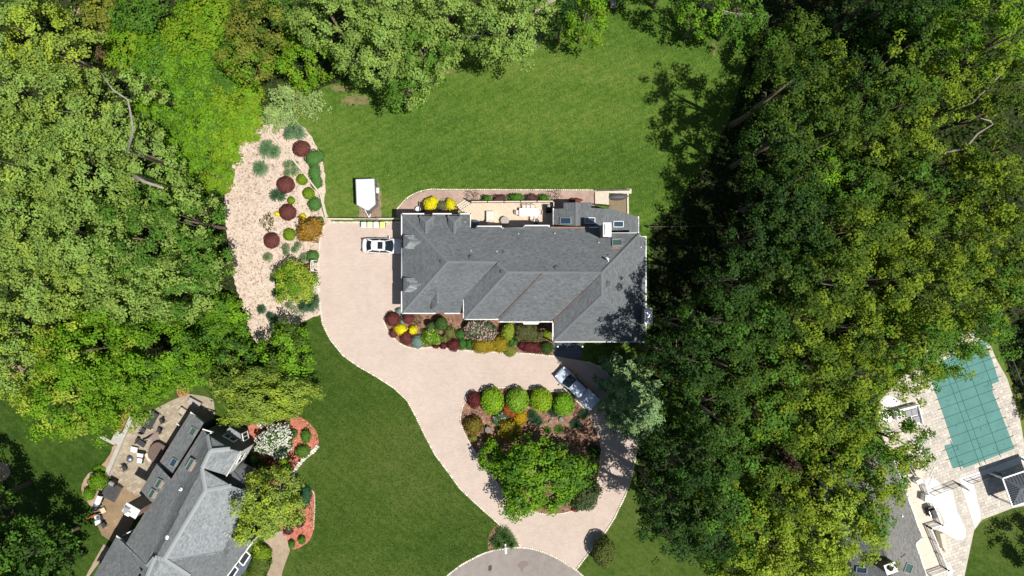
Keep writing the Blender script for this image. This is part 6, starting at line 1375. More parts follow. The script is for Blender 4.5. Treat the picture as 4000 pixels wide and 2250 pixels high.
# top row
for a in [
 (1000, 90, 130, 12, 'goldbrown', 'golden olive tree at the top edge above the pale conifer', dict(pal2='olive')), (950, 210, 110, 11, 'goldbrown', 'golden brown tree between the lime thickets and the bright tree', dict(pal2='bright')),
 (1190, 220, 115, 9, 'bright', 'yellow-green tree beside the shadowed bit of lawn', dict(pal2='lime')), (1110, 30, 70, 11, 'mid', 'green tree top between the golden tree and the big maple', {}),
 (1290, 60, 145, 17, 'pale', 'big pale maple at the top edge, left one of three', {}), (1530, 60, 150, 18, 'pale', 'big pale maple at the top edge, middle one of three', {}), (1640, 190, 130, 16, 'pale', 'pale maple reaching out over the top of the lawn', dict(pal2='mid')),
 (1470, 190, 140, 16, 'pale', 'pale maple hanging over the dark fence shadow', {}), (1570, 320, 100, 13, 'mid', 'green lower crown of the maple hanging deepest over the lawn', dict(pal2='pale')), (1740, 40, 110, 16, 'pale', 'pale maple at the top edge, right one of three', {}),
 (1960, 70, 150, 16, 'pale', 'pale grey-green tree above the weeping shrub', {}), (2090, 20, 80, 14, 'pale', 'pale tree top left of the dark gap by the lawn', {}), (2200, 70, 75, 10, 'deep', 'dark green tree in the shadow left of the bright one', {}),
 (2290, 50, 95, 12, 'bright', 'brilliant yellow-green maple at the top of the lawn', dict(pal2='lime')), (2500, -170, 130, 16, 'dark', 'dark tree beyond the top edge shading the lawn', {}), (2650, -170, 120, 17, 'dark', 'second dark tree beyond the top edge shading the lawn', {}),
 (2750, 30, 80, 12, 'bright', 'fresh green tree at the top right of the lawn by the fence', dict(pal2='mid')), (2900, 40, 100, 12, 'mid', 'mid green tree over the sunlit rail fence', {}),
]: T(a[0], a[1], a[2], a[3], a[4], a[5], group=GT, leaf=.245, **a[6])
conifer('conifer', 'pale green feathery conifer sprawling at the top of the wood chip garden', 1150, 385, 130, 85, 5.5, 'palepine', leaf=.24, fine=1.4, zb=.05)
conifer('conifer', 'small drooping lime-green conifer above the diagonal garden fence', 1075, 455, 60, 62, 4.0, 'palepine', leaf=.22, fine=1.3, zb=.05)
tuft('weeping_shrub', 'small pale weeping shrub at the top edge of the lawn', [(2060, 160, 48), (2010, 140, 38)], (.15, .21, .10), h=2.2, n=420, cat='shrub')
# bare leaning limb and fallen log in the left wood
def limb(label, pts, rad, name='bare_limb'):
    ps = [P(*p) for p in pts]; t = thing(name, label, 'tree', (ps[0].x, ps[0].y, 0)); mb = MB(); mb.tube([Vector((ps[0].x, ps[0].y, 0))] + ps, [rad * 1.1] + [rad * (1 - .8 * i / len(ps)) for i in range(len(ps))], 8); part('trunk', mb, M['pale_bark'], t, sm=True); return t
limb('leaning tree with a bare pale limb forking through the left wood', [(498, 590, 13), (512, 540, 15), (520, 505, 16), (508, 430, 17), (500, 390, 17.5), (440, 350, 18), (395, 285, 18)], .15, 'bare_tree')
limb('pale fallen grey trunk showing through the left wood canopy', [(525, 690, 14.5), (570, 712, 14.8), (640, 735, 15)], .22, 'bare_tree')
limb('white bare crooked branch in the dark gap at the far right', [(3650, 612, 12), (3700, 592, 13), (3770, 580, 14), (3820, 520, 15), (3878, 484, 16), (3868, 472, 16), (3830, 462, 16.2)], .17, 'bare_tree')
limb('thin bare forked branch crossing the gap near the right edge', [(3800, 400, 14), (3860, 340, 15), (3920, 280, 16)], .10, 'bare_tree')
# right wood
for i, a in enumerate([
 (3140, 120, 85, 10, 'olive', 'tree with a pointed crown standing highest beside the fence gap', {}), (3075, 190, 110, 9, 'olive', 'olive tree at the upper right corner of the lawn', dict(pal2='mid')), (3200, 270, 110, 13, 'olive', 'olive tree just left of the dark fence gap', dict(pal2='gold')),
 (3100, 310, 135, 25, 'olive', 'twiggy olive tree whose shadow falls across the lawn', dict(pal2='dark')), (3200, 420, 130, 19, 'olive', 'olive tree below the dark fence gap', {}),
 (3330, 60, 120, 7, 'deep', 'low dark tree in deep shade at the top of the right wood', {}), (3480, 170, 140, 8, 'deep', 'shaded dark green tree right of the fence gap', dict(pal2='mid')), (3640, 60, 120, 9, 'deep', 'dark green tree near the top right beside the yellow crowns', dict(pal2='mid')), (3350, 260, 90, 7, 'deep', 'low shaded tree directly right of the fence gap', {}),  # deep leaf colour paints in the shade of taller trees on these low crowns
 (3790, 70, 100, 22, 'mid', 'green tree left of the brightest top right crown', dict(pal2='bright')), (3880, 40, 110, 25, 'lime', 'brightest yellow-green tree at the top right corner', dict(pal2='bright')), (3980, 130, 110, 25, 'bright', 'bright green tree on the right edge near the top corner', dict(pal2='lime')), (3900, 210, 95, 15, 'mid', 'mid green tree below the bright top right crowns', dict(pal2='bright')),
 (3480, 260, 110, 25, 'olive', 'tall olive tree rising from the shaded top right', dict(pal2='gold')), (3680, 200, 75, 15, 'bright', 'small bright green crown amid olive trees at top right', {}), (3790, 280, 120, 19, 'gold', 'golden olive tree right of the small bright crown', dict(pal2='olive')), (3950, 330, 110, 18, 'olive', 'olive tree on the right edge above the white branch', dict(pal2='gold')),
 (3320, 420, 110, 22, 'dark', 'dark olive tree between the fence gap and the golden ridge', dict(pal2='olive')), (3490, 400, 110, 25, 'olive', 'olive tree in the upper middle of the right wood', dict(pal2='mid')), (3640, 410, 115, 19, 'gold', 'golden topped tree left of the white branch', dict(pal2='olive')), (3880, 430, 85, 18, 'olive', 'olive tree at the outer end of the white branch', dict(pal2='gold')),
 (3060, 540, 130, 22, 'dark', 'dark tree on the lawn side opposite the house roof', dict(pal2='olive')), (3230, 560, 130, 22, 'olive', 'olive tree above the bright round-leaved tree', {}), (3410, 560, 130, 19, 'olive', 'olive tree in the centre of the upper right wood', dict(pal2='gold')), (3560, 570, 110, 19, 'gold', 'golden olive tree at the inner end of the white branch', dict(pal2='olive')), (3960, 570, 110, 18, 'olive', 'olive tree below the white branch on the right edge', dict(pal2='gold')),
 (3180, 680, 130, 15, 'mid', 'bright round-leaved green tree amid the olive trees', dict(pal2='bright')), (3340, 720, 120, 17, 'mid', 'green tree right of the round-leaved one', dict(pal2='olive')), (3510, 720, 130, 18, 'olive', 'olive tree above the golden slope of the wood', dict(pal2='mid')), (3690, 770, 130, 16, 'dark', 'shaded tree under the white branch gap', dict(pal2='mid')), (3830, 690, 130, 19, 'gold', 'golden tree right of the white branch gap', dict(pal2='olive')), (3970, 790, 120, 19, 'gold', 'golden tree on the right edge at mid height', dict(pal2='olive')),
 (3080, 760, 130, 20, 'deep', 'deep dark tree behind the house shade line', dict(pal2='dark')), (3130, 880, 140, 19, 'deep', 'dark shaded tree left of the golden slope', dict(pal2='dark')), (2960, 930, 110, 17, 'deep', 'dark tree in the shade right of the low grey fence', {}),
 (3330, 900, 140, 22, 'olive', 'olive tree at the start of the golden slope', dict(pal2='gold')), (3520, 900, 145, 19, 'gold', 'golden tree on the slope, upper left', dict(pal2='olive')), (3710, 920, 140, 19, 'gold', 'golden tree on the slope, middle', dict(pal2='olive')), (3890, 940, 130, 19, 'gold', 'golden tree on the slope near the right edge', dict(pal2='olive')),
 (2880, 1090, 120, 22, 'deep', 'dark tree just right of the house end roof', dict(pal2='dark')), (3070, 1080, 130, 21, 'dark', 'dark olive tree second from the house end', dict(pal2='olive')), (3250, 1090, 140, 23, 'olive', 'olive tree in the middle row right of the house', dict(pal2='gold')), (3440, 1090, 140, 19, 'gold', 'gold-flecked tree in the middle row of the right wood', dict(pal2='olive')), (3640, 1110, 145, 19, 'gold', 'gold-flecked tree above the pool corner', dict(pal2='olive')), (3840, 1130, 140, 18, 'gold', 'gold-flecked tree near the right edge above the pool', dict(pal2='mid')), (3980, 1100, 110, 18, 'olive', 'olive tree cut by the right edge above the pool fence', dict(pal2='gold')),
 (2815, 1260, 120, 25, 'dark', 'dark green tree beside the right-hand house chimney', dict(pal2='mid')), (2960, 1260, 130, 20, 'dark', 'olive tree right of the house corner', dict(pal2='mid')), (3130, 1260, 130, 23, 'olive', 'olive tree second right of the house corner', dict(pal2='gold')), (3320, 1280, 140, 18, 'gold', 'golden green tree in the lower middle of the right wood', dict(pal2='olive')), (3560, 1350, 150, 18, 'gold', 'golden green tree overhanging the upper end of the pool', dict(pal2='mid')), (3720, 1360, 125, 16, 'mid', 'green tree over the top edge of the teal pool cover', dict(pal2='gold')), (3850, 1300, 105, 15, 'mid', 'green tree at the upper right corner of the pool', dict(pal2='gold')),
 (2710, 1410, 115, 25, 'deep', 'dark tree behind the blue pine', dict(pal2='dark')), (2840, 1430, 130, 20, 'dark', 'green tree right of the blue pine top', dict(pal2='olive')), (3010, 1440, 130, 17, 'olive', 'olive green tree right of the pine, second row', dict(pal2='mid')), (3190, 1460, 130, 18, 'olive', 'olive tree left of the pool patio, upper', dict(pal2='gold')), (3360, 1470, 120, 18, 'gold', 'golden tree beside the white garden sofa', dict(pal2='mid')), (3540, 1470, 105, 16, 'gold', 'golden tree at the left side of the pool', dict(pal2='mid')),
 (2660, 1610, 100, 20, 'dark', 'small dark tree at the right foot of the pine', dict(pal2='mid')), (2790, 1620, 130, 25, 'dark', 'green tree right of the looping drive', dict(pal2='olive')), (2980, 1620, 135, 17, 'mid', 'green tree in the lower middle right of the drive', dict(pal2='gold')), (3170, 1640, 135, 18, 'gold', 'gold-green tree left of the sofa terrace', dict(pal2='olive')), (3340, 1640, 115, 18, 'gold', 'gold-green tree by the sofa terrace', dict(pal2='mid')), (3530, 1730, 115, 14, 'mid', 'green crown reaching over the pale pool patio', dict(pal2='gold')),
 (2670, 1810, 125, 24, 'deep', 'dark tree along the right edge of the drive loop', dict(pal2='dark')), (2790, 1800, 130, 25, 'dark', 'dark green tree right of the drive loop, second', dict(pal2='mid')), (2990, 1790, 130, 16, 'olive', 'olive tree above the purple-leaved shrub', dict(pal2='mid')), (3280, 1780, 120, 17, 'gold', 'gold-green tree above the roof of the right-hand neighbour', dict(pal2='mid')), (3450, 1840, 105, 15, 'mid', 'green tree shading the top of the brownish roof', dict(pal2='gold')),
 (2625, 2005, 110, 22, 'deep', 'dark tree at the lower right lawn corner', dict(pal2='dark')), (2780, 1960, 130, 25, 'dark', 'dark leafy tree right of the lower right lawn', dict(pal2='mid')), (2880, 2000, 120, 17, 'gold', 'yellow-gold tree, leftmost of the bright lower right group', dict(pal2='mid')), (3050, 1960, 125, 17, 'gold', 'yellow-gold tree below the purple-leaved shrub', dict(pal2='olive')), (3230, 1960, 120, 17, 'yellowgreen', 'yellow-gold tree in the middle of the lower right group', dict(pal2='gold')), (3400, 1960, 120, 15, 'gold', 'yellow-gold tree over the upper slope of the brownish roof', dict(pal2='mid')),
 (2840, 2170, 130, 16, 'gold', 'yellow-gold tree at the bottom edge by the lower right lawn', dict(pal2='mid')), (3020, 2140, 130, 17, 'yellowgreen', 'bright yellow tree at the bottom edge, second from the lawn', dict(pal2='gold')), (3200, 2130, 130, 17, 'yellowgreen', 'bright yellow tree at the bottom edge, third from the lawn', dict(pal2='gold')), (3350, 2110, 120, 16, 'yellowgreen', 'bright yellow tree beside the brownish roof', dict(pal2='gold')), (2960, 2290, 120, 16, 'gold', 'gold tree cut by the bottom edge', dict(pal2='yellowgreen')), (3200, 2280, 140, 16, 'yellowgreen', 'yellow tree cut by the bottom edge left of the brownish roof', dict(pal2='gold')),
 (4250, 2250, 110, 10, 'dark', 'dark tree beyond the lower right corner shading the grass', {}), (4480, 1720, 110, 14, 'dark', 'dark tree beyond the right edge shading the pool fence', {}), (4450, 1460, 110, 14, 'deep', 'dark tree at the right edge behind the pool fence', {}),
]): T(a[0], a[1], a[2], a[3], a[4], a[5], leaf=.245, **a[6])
shrub('purple_shrub', 'dark purple-leaved shrub among the olive and golden crowns', [(3080, 1800, 26, 34, 17.5)], (.035, .010, .016), leaf=.3, rough_=.3, core=False, zmid=.95)
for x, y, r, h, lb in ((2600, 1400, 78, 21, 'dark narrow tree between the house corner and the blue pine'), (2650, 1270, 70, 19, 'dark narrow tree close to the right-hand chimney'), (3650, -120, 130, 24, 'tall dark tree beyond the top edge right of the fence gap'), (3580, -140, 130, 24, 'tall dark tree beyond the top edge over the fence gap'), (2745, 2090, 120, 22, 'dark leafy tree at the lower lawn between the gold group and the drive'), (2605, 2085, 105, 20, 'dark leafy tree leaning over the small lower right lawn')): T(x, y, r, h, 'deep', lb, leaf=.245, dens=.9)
# lower left corner
T(70, 2190, 150, 14, 'dark', 'leafy green tree in the lower left corner', group=GL, pal2='mid', leaf=.3)  # dark leaves in this corner stand in for shade from trees further off
T(190, 2250, 70, 9, 'dark', 'green tree at the bottom edge beside the lower left corner tree', group=GL, leaf=.36)
T(-190, 2010, 120, 16, 'mid', 'green tree beyond the left edge above the corner', group=GL, leaf=.36); T(-160, 2200, 170, 18, 'mid', 'tall green tree beyond the lower left edge', group=GL, leaf=.36)
T(30, 2330, 130, 16, 'mid', 'green tree beyond the bottom edge in the left corner', group=GL, leaf=.36)
# single trees around the houses
G1 = 'single trees around the houses'
T(1108, 1360, 98, 7.5, 'bright', 'green tree between the wood chip garden and the slanted house', group=G1, pal2='olive', leaf=.27, dens=1.6, lobes=.3)
T(900, 1390, 70, 6.5, 'mid', 'small dark green tree left of the pale golden tree', group=G1, pal2='dark', leaf=.27, dens=1.4)
T(1020, 1555, 180, 8.5, 'palegold', 'wide pale golden tree over the top end of the slanted house', group=G1, pal2='yellowgreen', leaf=.26, dens=1.7, lobes=.25, ry=105)
T(880, 1490, 75, 8, 'olive', 'olive edged tree at the left end of the pale golden tree', group=G1, pal2='palegold', leaf=.26, dens=1.6)
T(1050, 1960, 120, 10, 'palegold', 'birch with pale trunk and golden leaves in front of the slanted house', name='birch_tree', group=G1, pal2='yellowgreen', leaf=.23, dens=1.5, lobes=.3, bark='pale_bark', gap=.2)
T(985, 2060, 85, 9, 'yellowgreen', 'thin golden birch crown over the lower roof of the slanted house', name='birch_tree', group=G1, pal2='palegold', leaf=.22, dens=1.1, bark='pale_bark', gap=.35)
T(2100, 1875, 165, 7.5, 'bright', 'broad green maple at the lower end of the planting island', name='maple_tree', group=G1, pal2='mid', leaf=.30, dens=1.5, lobes=.26, ry=150)
T(2225, 1850, 95, 7.0, 'mid', 'right half crown of the island maple next to the drive loop', name='maple_tree', group=G1, pal2='bright', leaf=.30, dens=1.4, lobes=.3)
T(1914, 1795, 46, 4.2, 'bright', 'small round bright green tree at the left side of the planting island', group=G1, pal2='mid', leaf=.22, dens=3.0, ry=58, lobes=.1)
T(1148, 1108, 78, 5.0, 'yellowgreen', 'golden green bushy tree in the wood chip garden by the arbor', group=G1, pal2='bright', leaf=.2, dens=2.6, lobes=.16)
shrub('golden_tree', 'golden orange spreading shrub at the corner of the garden by the fence', [(1209, 898, 47, 46, 3.0), (1190, 915, 30, 28, 2.4), (1228, 880, 26, 30, 2.5)], (.30, .175, .03), leaf=.2, rough_=.25)
conifer('pine_tree', 'tall blue-green pine overhanging the parked pickup', 2468, 1550, 122, 178, 19.5, 'pine', leaf=.32, fine=1.8, zb=.10)
conifer('pine_tree', 'small blue-green pine at the lower right foot of the big pine', 2560, 1705, 38, 48, 8.5, 'pine', leaf=.26, fine=1.6)

# ---------------------------------------------------------------- shrubs and grasses
RED, RED2, BLUE, CHAR, YEL, GOLD = (.125, .028, .030), (.155, .048, .042), (.20, .29, .26), (.25, .32, .035), (.72, .62, .015), (.30, .235, .02)
GRS = (.115, .195, .095); GRD = (.058, .115, .060); GRP = (.19, .25, .13)
# wood chip garden
for (x, y, rx, ry, lb) in ((1177, 580, 36, 33, 'round dark red clipped bush, topmost in the wood chip garden'), (1115, 721, 36, 34, 'round dark red clipped bush left of the lime ball by the fence'), (1123, 829, 34, 33, 'round dark red clipped bush flanked by two small yellow bushes'), (1060, 940, 32, 32, 'round dark red clipped bush, lowest in the wood chip garden')):
    ball('clipped_bush', lb, x, y, rx, ry, 1.3, (.155, .055, .047), leaf=.11, group='round red bushes in the wood chip garden', cat='bush', rough_=.04, dens=1.3)
for (x, y, r, lb) in ((1179, 701, 22, 'lime round bush left of the diagonal fence'), (1130, 916, 25, 'lime round bush between the low red bush and the golden shrub'), (1137, 783, 15, 'small lime bush above the red bush with yellow neighbours'), (1205, 755, 24, 'lime mound beside the lower bend of the fence')):
    ball('clipped_bush', lb, x, y, r, r, .95, 'lime', leaf=.11, cat='bush', rough_=.05, dens=1.3)
for lobes_, lb in (([(1223, 617, 34, 34, .8), (1245, 610, 22, 26, .7)], 'green spreading shrub below the topmost red bush'), ([(1228, 672, 24, 38, .8), (1235, 710, 24, 30, .8)], 'green spreading shrub in the angle of fence and lawn'), ([(1228, 798, 27, 29, .9)], 'green mounded shrub at the lower bend of the fence'), ([(1221, 1003, 25, 26, 1.0)], 'green mound behind the white arbor'), ([(1250, 859, 14, 14, .7)], 'small green ball beside the golden orange shrub')):
    shrub('spreading_shrub', lb, lobes_, (.085, .20, .045), leaf=.12, rough_=.12)
for (x, y, r, lb) in ((1083, 836, 10, 'small bright yellow bush touching the red bush'), (1182, 849, 15, 'bright yellow bush above the golden orange shrub')): ball('yellow_bush', lb, x, y, r, r, .7, YEL, leaf=.1, cat='bush', rough_=.12)
ball('olive_shrub', 'spiky olive brown shrub alone in the wood chips', 1047, 869, 24, 30, 1.0, (.14, .12, .04), leaf=.17, rough_=.35, dens=.6, core=False)
ball('orange_shrub', 'small orange brown shrub at the foot of the white arbor', 1205, 1043, 18, 14, 1.1, (.30, .10, .025), leaf=.15, rough_=.2)
for sp, pal, lb, h in (([(1146, 508, 34), (1128, 525, 24), (1170, 520, 26)], GRS, 'blue-green fountain grass, topmost in the wood chip garden', .9), ([(1044, 582, 36), (1074, 594, 26)], GRS, 'pair of blue-green grass clumps left of the fence', .9), ([(1018, 659, 32)], GRS, 'single blue-green grass clump at the left of the garden', .9), ([(1125, 645, 20), (1150, 670, 20), (1125, 675, 18), (1150, 643, 18)], GRP, 'pale ring-shaped grass clump beside the fence', .7),
                  ([(1080, 762, 26), (1100, 766, 20)], GRD, 'dark blue-green grass clump under the middle red bush', .8), ([(1116, 968, 17), (1118, 985, 14)], GRP, 'thin pale grass tuft below the lime ball', .7), ([(1163, 958, 15), (1152, 975, 15)], GRP, 'thin pale grass tuft below the golden shrub', .7), ([(1046, 1005, 19)], GRP, 'thin pale grass tuft, lone in the lower wood chips', .7), ([(1188, 1007, 20)], GRP, 'pale grass tuft left of the green mound by the arbor', .7),
                  ([(1212, 1186, 34), (1185, 1195, 24), (1228, 1170, 22)], GRD, 'big dark green grass clump at the drive edge', .9), ([(1021, 1208, 19)], GRD, 'small dark round grass clump near the lower tip of the garden', .7), ([(1054, 1232, 16), (1066, 1250, 20)], GRD, 'dark grass clump above the green tree by the garden tip', .7), ([(1128, 1192, 16)], GRP, 'pale grass tuft left of the sage shrub', .6), ([(1075, 1085, 22)], GRD, 'dark grass clump on the left of the golden green bushy tree', .8), ([(1080, 1145, 20)], GRD, 'dark grass clump under the lower left of the bushy tree', .8)):
    tuft('ornamental_grass', lb, sp, pal, h=h, group='ornamental grasses in the wood chip garden')
shrub('sage_shrub', 'pale sage green low shrub near the lower drive edge', [(1150, 1208, 18, 14, .5), (1165, 1225, 22, 16, .5)], (.20, .27, .15), leaf=.12, rough_=.3, dens=.6, core=False)
# beds in front of the house
for (x, y, rx, ry, h, lb) in ((1534, 1248, 30, 28, 1.5, 'dark red bush at the left tip of the front bed'), (1594, 1243, 24, 24, 1.4, 'dark red bush under the left gutter corner'), (1537, 1303, 17, 17, 1.0, 'small dark red bush on the drive edge'), (1588, 1322, 25, 27, 1.3, 'dark red bush between the yellow bushes and the blue mound'), (1772, 1348, 26, 26, 1.3, 'dark red bush in the middle of the front bed edge'), (1731, 1352, 13, 13, .9, 'small dark red bush left of the middle red one'), (1703, 1353, 14, 9, .7, 'low dark red bush at the edge beside the green flowering shrub'),
                              (1853, 1564, 29, 33, 1.6, 'dark red bush at the left end of the planting island')):
    ball('barberry', lb, x, y, rx, ry, h, RED2 if x < 1600 else RED, leaf=.14, cat='bush', group='dark red barberry bushes', rough_=.08)
shrub('barberry', 'wide maroon bush half in shade near the front walk', [(2069, 1355, 38, 24, 1.3), (2098, 1362, 22, 20, 1.2), (2040, 1350, 16, 15, 1.1)], RED, leaf=.14, cat='bush', group='dark red barberry bushes')
for lobes_, lb in (([(1560, 1215, 15, 12, .8), (1572, 1250, 10, 22, .7)], 'trailing pale blue juniper between two dark red bushes'), ([(1632, 1335, 28, 27, 1.1)], 'pale blue round spruce at the front bed edge')): shrub('blue_spruce', lb, lobes_, BLUE, leaf=.12, rough_=.08)
for (x, y, rx, ry, lb) in ((1563, 1287, 27, 21, 'brilliant yellow bush left of its twin in the front bed'), (1614, 1289, 17, 18, 'smaller brilliant yellow bush in the front bed')): ball('yellow_bush', lb, x, y, rx, ry, 1.1, YEL, leaf=.12, cat='bush', rough_=.12)
ball('sparse_shrub', 'thin brownish green shrub below the left gutter', 1632, 1250, 16, 22, .9, (.13, .11, .05), leaf=.12, rough_=.25, dens=.35, core=False)
ball('clipped_bush', 'tall egg-shaped dark green yew in the front bed', 1723, 1265, 25, 27, 2.6, (.06, .12, .028), leaf=.11, cat='bush', rough_=.04, dens=1.3)
ball('clipped_bush', 'smaller round green yew left of the tall one', 1683, 1271, 16, 16, 2.2, (.06, .12, .028), leaf=.11, cat='bush', rough_=.05, dens=1.3)
shrub('flowering_shrub', 'green shrub with small cream flowers in the front bed', [(1683, 1316, 34, 34, 1.6), (1660, 1325, 22, 22, 1.2), (1705, 1325, 20, 22, 1.3)], 'bright', leaf=.18, rough_=.22, flowers=((.80, .78, .35), .35, 4, .14))
shrub('mixed_shrub', 'yellow-green and pinkish mixed shrub right of the cream flowered one', [(1758, 1300, 24, 26, 1.3), (1738, 1322, 18, 16, .9)], (.16, .17, .05), leaf=.15, rough_=.3, dens=.7)
for x, y, rx, ry, lb in ((1797, 1305, 20, 20, 'fresh green shrub left of the pink rhododendron'), (1805, 1345, 18, 24, 'fresh green shrub on the bed edge, left of two'), (1834, 1345, 16, 22, 'fresh green shrub on the bed edge, right of two'), (1998, 1332, 12, 14, 'small fresh green shrub below the chartreuse bush'), (2012, 1338, 11, 11, 'tiny fresh green shrub beside the wide olive hedge')): ball('green_shrub', lb, x, y, rx, ry, .9, (.05, .15, .025), leaf=.14, rough_=.14)
shrub('rhododendron', 'large pink-flowered rhododendron under the front gutter', [(1872, 1288, 60, 42, 2.0), (1845, 1280, 34, 34, 1.9), (1905, 1300, 36, 36, 1.9)], (.075, .125, .055), leaf=.19, rough_=.12, flowers=([(.75, .42, .42), (.78, .55, .50), (.70, .36, .48)], .42, 9, .19))
shrub('golden_hedge', 'golden clipped hedge of two mounds along the drive', [(1885, 1353, 40, 28, 1.5), (1912, 1350, 34, 26, 1.45), (1955, 1345, 32, 32, 1.6)], GOLD, leaf=.15, rough_=.1, box=2.6)
shrub('chartreuse_bush', 'chartreuse bush under the front gutter beside the olive hedge', [(1983, 1298, 26, 30, 2.2), (1992, 1280, 18, 22, 2.2)], CHAR, leaf=.14, rough_=.1)
shrub('olive_hedge', 'broad olive-brown boxy hedge below the bay window', [(2046, 1300, 40, 36, 1.9), (2080, 1302, 34, 34, 1.9), (2105, 1315, 20, 20, 1.6)], (.105, .11, .04), leaf=.14, rough_=.06, box=3.2)
ball('clipped_bush', 'small yellow-green ball near the front porch posts', 2135, 1308, 18, 17, 1.1, 'lime', leaf=.13, cat='bush')
ball('clipped_bush', 'light lime round bush bulging over the drive edge', 1992, 1371, 25, 24, 1.3, (.20, .235, .045), leaf=.12, cat='bush', rough_=.05)
ball('clipped_bush', 'dark green round bush in shade at the front walk', 2137, 1360, 26, 26, 1.5, (.05, .1, .02), leaf=.13, cat='bush')
# rear path
shrub('yellow_bush', 'largest brilliant yellow bush beside the rear path', [(1680, 797, 27, 25, 1.5), (1692, 785, 20, 18, 1.4)], YEL, leaf=.12, cat='bush', rough_=.1)
ball('yellow_bush', 'brilliant yellow bush next to the deck stairs', 1760, 799, 21, 24, 1.4, YEL, leaf=.12, cat='bush', rough_=.12)
ball('mixed_shrub', 'grey-green and purplish shrub between the two yellow bushes', 1724, 803, 26, 20, 1.1, (.13, .14, .07), leaf=.14, rough_=.3, dens=.7)
for x, y, lb in ((1845, 764, 'thin twiggy brown shrub at the top of the deck stairs'), (2172, 762, 'thin twiggy brown shrub at the far end of the rail shrubs')): ball('twiggy_shrub', lb, x, y, 27, 20, 1.2, (.19, .14, .09), leaf=.11, rough_=.4, dens=.35, core=False)
for x, y, rx, lb in ((1901, 776, 18, 'small clipped green shrub by the deck rail, leftmost'), (2015, 770, 32, 'wide clipped green shrub in the middle of the deck rail'), (2124, 773, 19, 'small clipped green shrub by the deck rail, rightmost')): ball('clipped_shrub', lb, x, y, rx, 15, 1.1, (.07, .18, .018), leaf=.13, box=2.6)
for x, y, lb in ((1952, 775, 'dark reddish clipped shrub left of the wide green one'), (2077, 773, 'dark reddish clipped shrub right of the wide green one')): ball('clipped_shrub', lb, x, y, 25, 15, 1.15, (.13, .065, .055), leaf=.13, box=2.6)
ball('barberry', 'low red bush partly in shade by the sunroom corner', 2248, 783, 26, 10, .7, (.20, .07, .055), leaf=.13, cat='bush')
# island
for x, y, rx, ry, pal, lb in ((1923, 1567, 46, 55, (.20, .345, .02), 'big lime round bush, first from the left on the island'), (2022, 1564, 45, 50, (.19, .33, .03), 'big lime round bush, second from the left on the island'), (2114, 1564, 45, 49, (.22, .34, .02), 'big lime round bush, third from the left on the island'), (2203, 1580, 43, 47, (.16, .32, .018), 'big green-lime round bush, rightmost, nearest the pickup')):
    ball('round_bush', lb, x, y, rx, ry, 2.3, pal, leaf=.19, cat='bush', group='row of big lime round bushes on the island', rough_=.05, dens=1.15)
shrub('orange_shrub', 'orange-red shrub behind the first two lime round bushes', [(1985, 1598, 22, 24, 1.1), (2005, 1615, 20, 18, 1.0)], (.34, .10, .03), leaf=.14, rough_=.25)
ball('yellow_shrub', 'yellow-orange round shrub below the second lime bush', 2033, 1630, 27, 32, 1.4, (.42, .28, .012), leaf=.14)
shrub('flowering_shrub', 'low green shrub with white and purple flowers on the island', [(1962, 1630, 26, 22, .9), (1940, 1640, 18, 22, .8)], (.08, .15, .05), leaf=.14, rough_=.25, flowers=([(.70, .45, .70), (.78, .72, .75)], .4, 4, .13))
ball('golden_shrub', 'big golden round shrub in the middle of the island', 1990, 1682, 46, 45, 1.9, (.255, .21, .02), leaf=.2, rough_=.16)
ball('golden_shrub', 'olive-gold round shrub on the left edge of the island', 1850, 1663, 39, 35, 1.7, (.17, .135, .022), leaf=.2, rough_=.14)
ball('golden_shrub', 'small yellow-green shrub below the olive-gold one', 1848, 1710, 17, 14, .8, (.18, .19, .03), leaf=.16, rough_=.2); ball('golden_shrub', 'small gold shrub left of the island tree shadow', 1909, 1713, 22, 17, .9, (.20, .17, .025), leaf=.16, rough_=.22)
for sp, pal, lb, h in (([(2078, 1622, 22), (2092, 1638, 22), (2105, 1648, 18)], GRD, 'dark green iris clump in the brown island mulch', .8), ([(2160, 1607, 20), (2172, 1615, 16)], GRD, 'dark green grass under the rightmost lime bush', .7), ([(2139, 1680, 14)], (.07, .17, .02), 'small bright grass tuft, left of two on the island', .4), ([(2184, 1677, 18)], (.07, .17, .02), 'small bright grass tuft, right of two on the island', .4), ([(2250, 1657, 22)], GRD, 'shaded grass clump at the right of the island', .7), ([(2282, 1617, 20)], GRD, 'shaded grass clump on the right island edge', .7),
                  ([(1968, 2085, 30), (1945, 2118, 30), (1996, 2118, 26), (1985, 2100, 24)], (.10, .18, .055), 'green fountain grasses behind the white mailbox', 1.1)):
    tuft('ornamental_grass', lb, sp, pal, h=h)
ball('dark_shrub', 'dark round shrub in shade on the right of the island', 2322, 1766, 26, 25, 1.2, 'dark', leaf=.15)
shrub('dark_shrub', 'tall dense grey-green shrub at the lower right of the island', [(2285, 1945, 50, 50, 3.2), (2315, 1915, 32, 40, 3.0), (2262, 1965, 35, 32, 2.6)], (.075, .105, .04), leaf=.18, rough_=.16)
ball('red_flowers', 'small red flowering plant at the lower kerb of the island', 2243, 1992, 10, 7, .5, (.35, .03, .05), leaf=.1, cat='flowers')
ball('topiary_bush', 'tall oval clipped bush on the lawn right of the drive mouth', 2360, 2160, 46, 60, 3.4, (.10, .125, .03), leaf=.16, cat='bush', rough_=.05, dens=1.2)
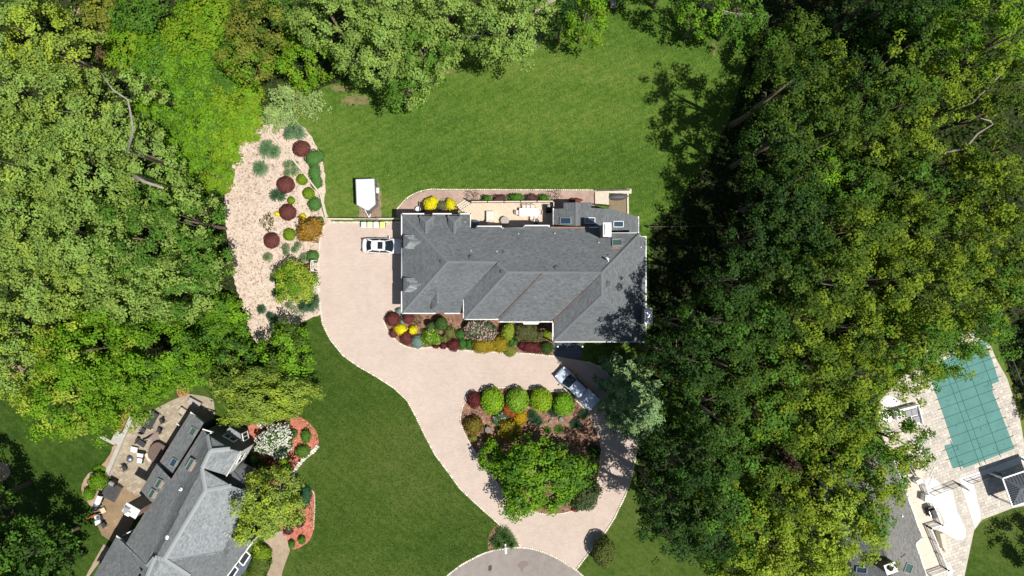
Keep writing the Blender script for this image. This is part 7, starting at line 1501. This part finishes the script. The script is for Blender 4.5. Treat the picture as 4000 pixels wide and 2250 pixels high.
# neighbour's garden
shrub('dogwood', 'white flowering dogwood shrub in the red mulch bed', [(1075, 1720, 62, 55, 3.0), (1100, 1700, 38, 48, 3.0), (1040, 1730, 40, 40, 2.8), (1085, 1755, 45, 32, 2.6), (1020, 1645, 20, 22, 1.6)], (.07, .15, .03), leaf=.18, rough_=.25, flowers=([(.86, .86, .80), (.84, .82, .72)], .62, 12, .25), cat='shrub')
for x, y, rx, ry, h, pal, lb in ((1194, 1705, 20, 29, 1.0, (.08, .18, .025), 'upper clipped green oval bush in the red mulch'), (1181, 1764, 31, 26, 1.0, (.095, .19, .025), 'lower clipped green oval bush in the red mulch'), (1147, 1693, 15, 16, .6, (.10, .17, .04), 'small green plant right of the white dogwood'), (1107, 1795, 24, 22, 1.1, 'lime', 'lime green bush below the white dogwood'), (1116, 1836, 26, 24, 1.4, 'mid', 'green round bush next to the pale stone edging'),
                                 (990, 1795, 22, 20, 1.3, 'mid', 'green bush right of the white gable wall'), (1022, 1820, 23, 21, 1.4, 'dark', 'dark green bush at the porch roof edge'), (1010, 1752, 20, 16, 1.2, 'mid', 'green bush left under the white dogwood'), (1125, 2068, 21, 22, .9, (.09, .06, .045), 'purplish bush with pink blooms beside the brick walk'), (1169, 2038, 22, 23, 1.0, (.065, .035, .042), 'dark purple ball bush in the lower red bed'),
                                 (1178, 2110, 15, 16, .8, (.07, .2, .02), 'bright green ball near the tip of the lower red bed'), (1139, 2128, 13, 17, .8, (.07, .19, .02), 'small green ball beside the curved brick walk'), (380, 1880, 36, 35, 1.9, 'bright', 'larger round bright green bush at the left lawn edge'), (345, 1930, 24, 25, 1.3, 'bright', 'smaller round bright green bush at the left lawn edge'), (385, 1833, 26, 16, .35, 'bright', 'low bright ground cover above the round green bushes')):
    ball('garden_bush', lb, x, y, rx, ry, h, pal, leaf=.15, cat='bush', rough_=.1)
shrub('maple_shrub', 'low red-brown Japanese maple under the white dogwood', [(1060, 1815, 30, 32, 1.2), (1080, 1835, 22, 22, 1.1)], (.14, .05, .035), leaf=.15, rough_=.3)
shrub('juniper', 'dark green spreading juniper on the edge of the lower red bed', [(1195, 1935, 22, 38, .8), (1185, 1965, 22, 22, .8)], (.03, .10, .045), leaf=.13, rough_=.14)
ball('blue_shrub', 'pale blue-green shrub under the birch', 985, 1990, 30, 22, 1.5, (.12, .2, .16), leaf=.15)
shrub('clipped_hedge', 'broad oval olive-green hedge beside the curved brick walk', [(1022, 2165, 38, 34, 1.4), (1015, 2205, 42, 40, 1.5), (1000, 2245, 40, 34, 1.4)], (.10, .15, .025), leaf=.16, rough_=.12, pals=['lime', (.10, .15, .025), (.11, .15, .025)])
ball('pink_flowers', 'tiny pink flowers at the foot of the purplish bush', 1112, 2087, 7, 6, .3, (.6, .15, .25), leaf=.08, cat='flowers')

# low plants that cover the floor of both woods
def undergrowth(name, poly, n, pal, seed):
    rs = np.random.default_rng(seed); q = [P(a, b) for a, b in poly]; C = []
    xs = rs.uniform(-68, 68, n); ys = rs.uniform(-40, 40, n)
    keep = np.array([inside(x, y, q) for x, y in zip(xs, ys)]); xs, ys = xs[keep], ys[keep]
    hh = 0.5 + 0.9 * (np.sin(xs * .9) * np.sin(ys * 1.1) * .5 + .5) * rs.uniform(.2, 1, len(xs))
    C = np.stack([xs, ys, rs.uniform(.1, 1, len(xs)) * hh], 1)
    V, F = leaves(C, unit(np.array([0, 0, .9]) + rs.normal(0, .4, C.shape)), .42 * rs.uniform(.6, 1.4, len(C)), .75)
    o = npmesh(name, V, F, np.repeat(vary(pal, len(C), .35, .12), 4, axis=0), M['leaf']); o['kind'] = 'stuff'
undergrowth('undergrowth', LEFT_WOOD, 90000, (.045, .085, .015), 5)
undergrowth('undergrowth', RIGHT_WOOD[:-4] + [(3990, 1600), (4200, 1600), (4200, -900)], 90000, (.035, .065, .012), 6)

# loose grass tufts on the lawns, fallen leaves on beds and paving
def scatter(name, poly, n, pals, size, seed, holes=(), z=0.02, tilt=.5, am=.3):
    rs = np.random.default_rng(seed); q = [P(a, b) for a, b in poly]; hs = [[P(a, b) for a, b in h] for h in holes]
    x0, x1 = max(-64, min(p.x for p in q)), min(64, max(p.x for p in q)); y0, y1 = max(-37, min(p.y for p in q)), min(37, max(p.y for p in q))
    xs = rs.uniform(x0, x1, n); ys = rs.uniform(y0, y1, n)
    keep = np.array([inside(x, y, q) and not any(inside(x, y, h) for h in hs) for x, y in zip(xs, ys)]); xs, ys = xs[keep], ys[keep]
    C = np.stack([xs, ys, z + rs.uniform(0, .05, len(xs))], 1)
    V, F = leaves(C, unit(np.array([0, 0, 1.0]) + rs.normal(0, tilt, C.shape)), size * rs.uniform(.5, 1.5, len(C)), .5)
    cc = np.asarray(pals, float)[rs.integers(0, len(pals), len(C))] * (1 + rs.uniform(-am, am, (len(C), 1)))
    o = npmesh(name, V, F, np.repeat(cc, 4, axis=0), M['leaf']); o['kind'] = 'stuff'
BACK_LAWN = [(1290, 560), (1190, 470), (1330, 330), (1560, 300), (1760, 170), (2000, 120), (2380, 60), (2640, 30), (2960, 130), (2880, 420), (2600, 830), (2475, 860), (2470, 735), (1690, 735), (1560, 800), (1400, 850), (1290, 845)]
FRONT_LAWN = [(1262, 1270), (1330, 1390), (1460, 1475), (1580, 1565), (1650, 1700), (1790, 1910), (2010, 2110), (1910, 2150), (1740, 2250), (1110, 2250), (1230, 2080), (1170, 1880), (1250, 1730), (1130, 1600), (1180, 1420)]
scatter('grass_tufts', BACK_LAWN, 42000, [(.15, .255, .035), (.11, .215, .025), (.21, .27, .05)], .17, 31, tilt=.3)
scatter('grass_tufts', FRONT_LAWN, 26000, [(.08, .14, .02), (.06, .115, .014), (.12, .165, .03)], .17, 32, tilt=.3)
scatter('lawn_flecks', BACK_LAWN, 420, [(.45, .42, .25), (.5, .48, .4), (.3, .25, .1)], .13, 33, z=.05)
scatter('leaf_litter', MULCH, 2600, [(.22, .13, .08), (.34, .24, .16), (.12, .09, .06), (.2, .2, .08)], .13, 34, z=.025)
scatter('leaf_litter', ISLAND, 1500, [(.36, .22, .13), (.16, .09, .05), (.42, .32, .22)], .13, 35, z=.045)
scatter('leaf_litter', DRIVE_OUT, 420, [(.2, .13, .09), (.3, .24, .16), (.14, .13, .05)], .09, 36, holes=[ISLAND], z=.03)
scatter('leaf_litter', POOL, 130, [(.12, .10, .05), (.2, .15, .07)], .12, 37, z=.07)
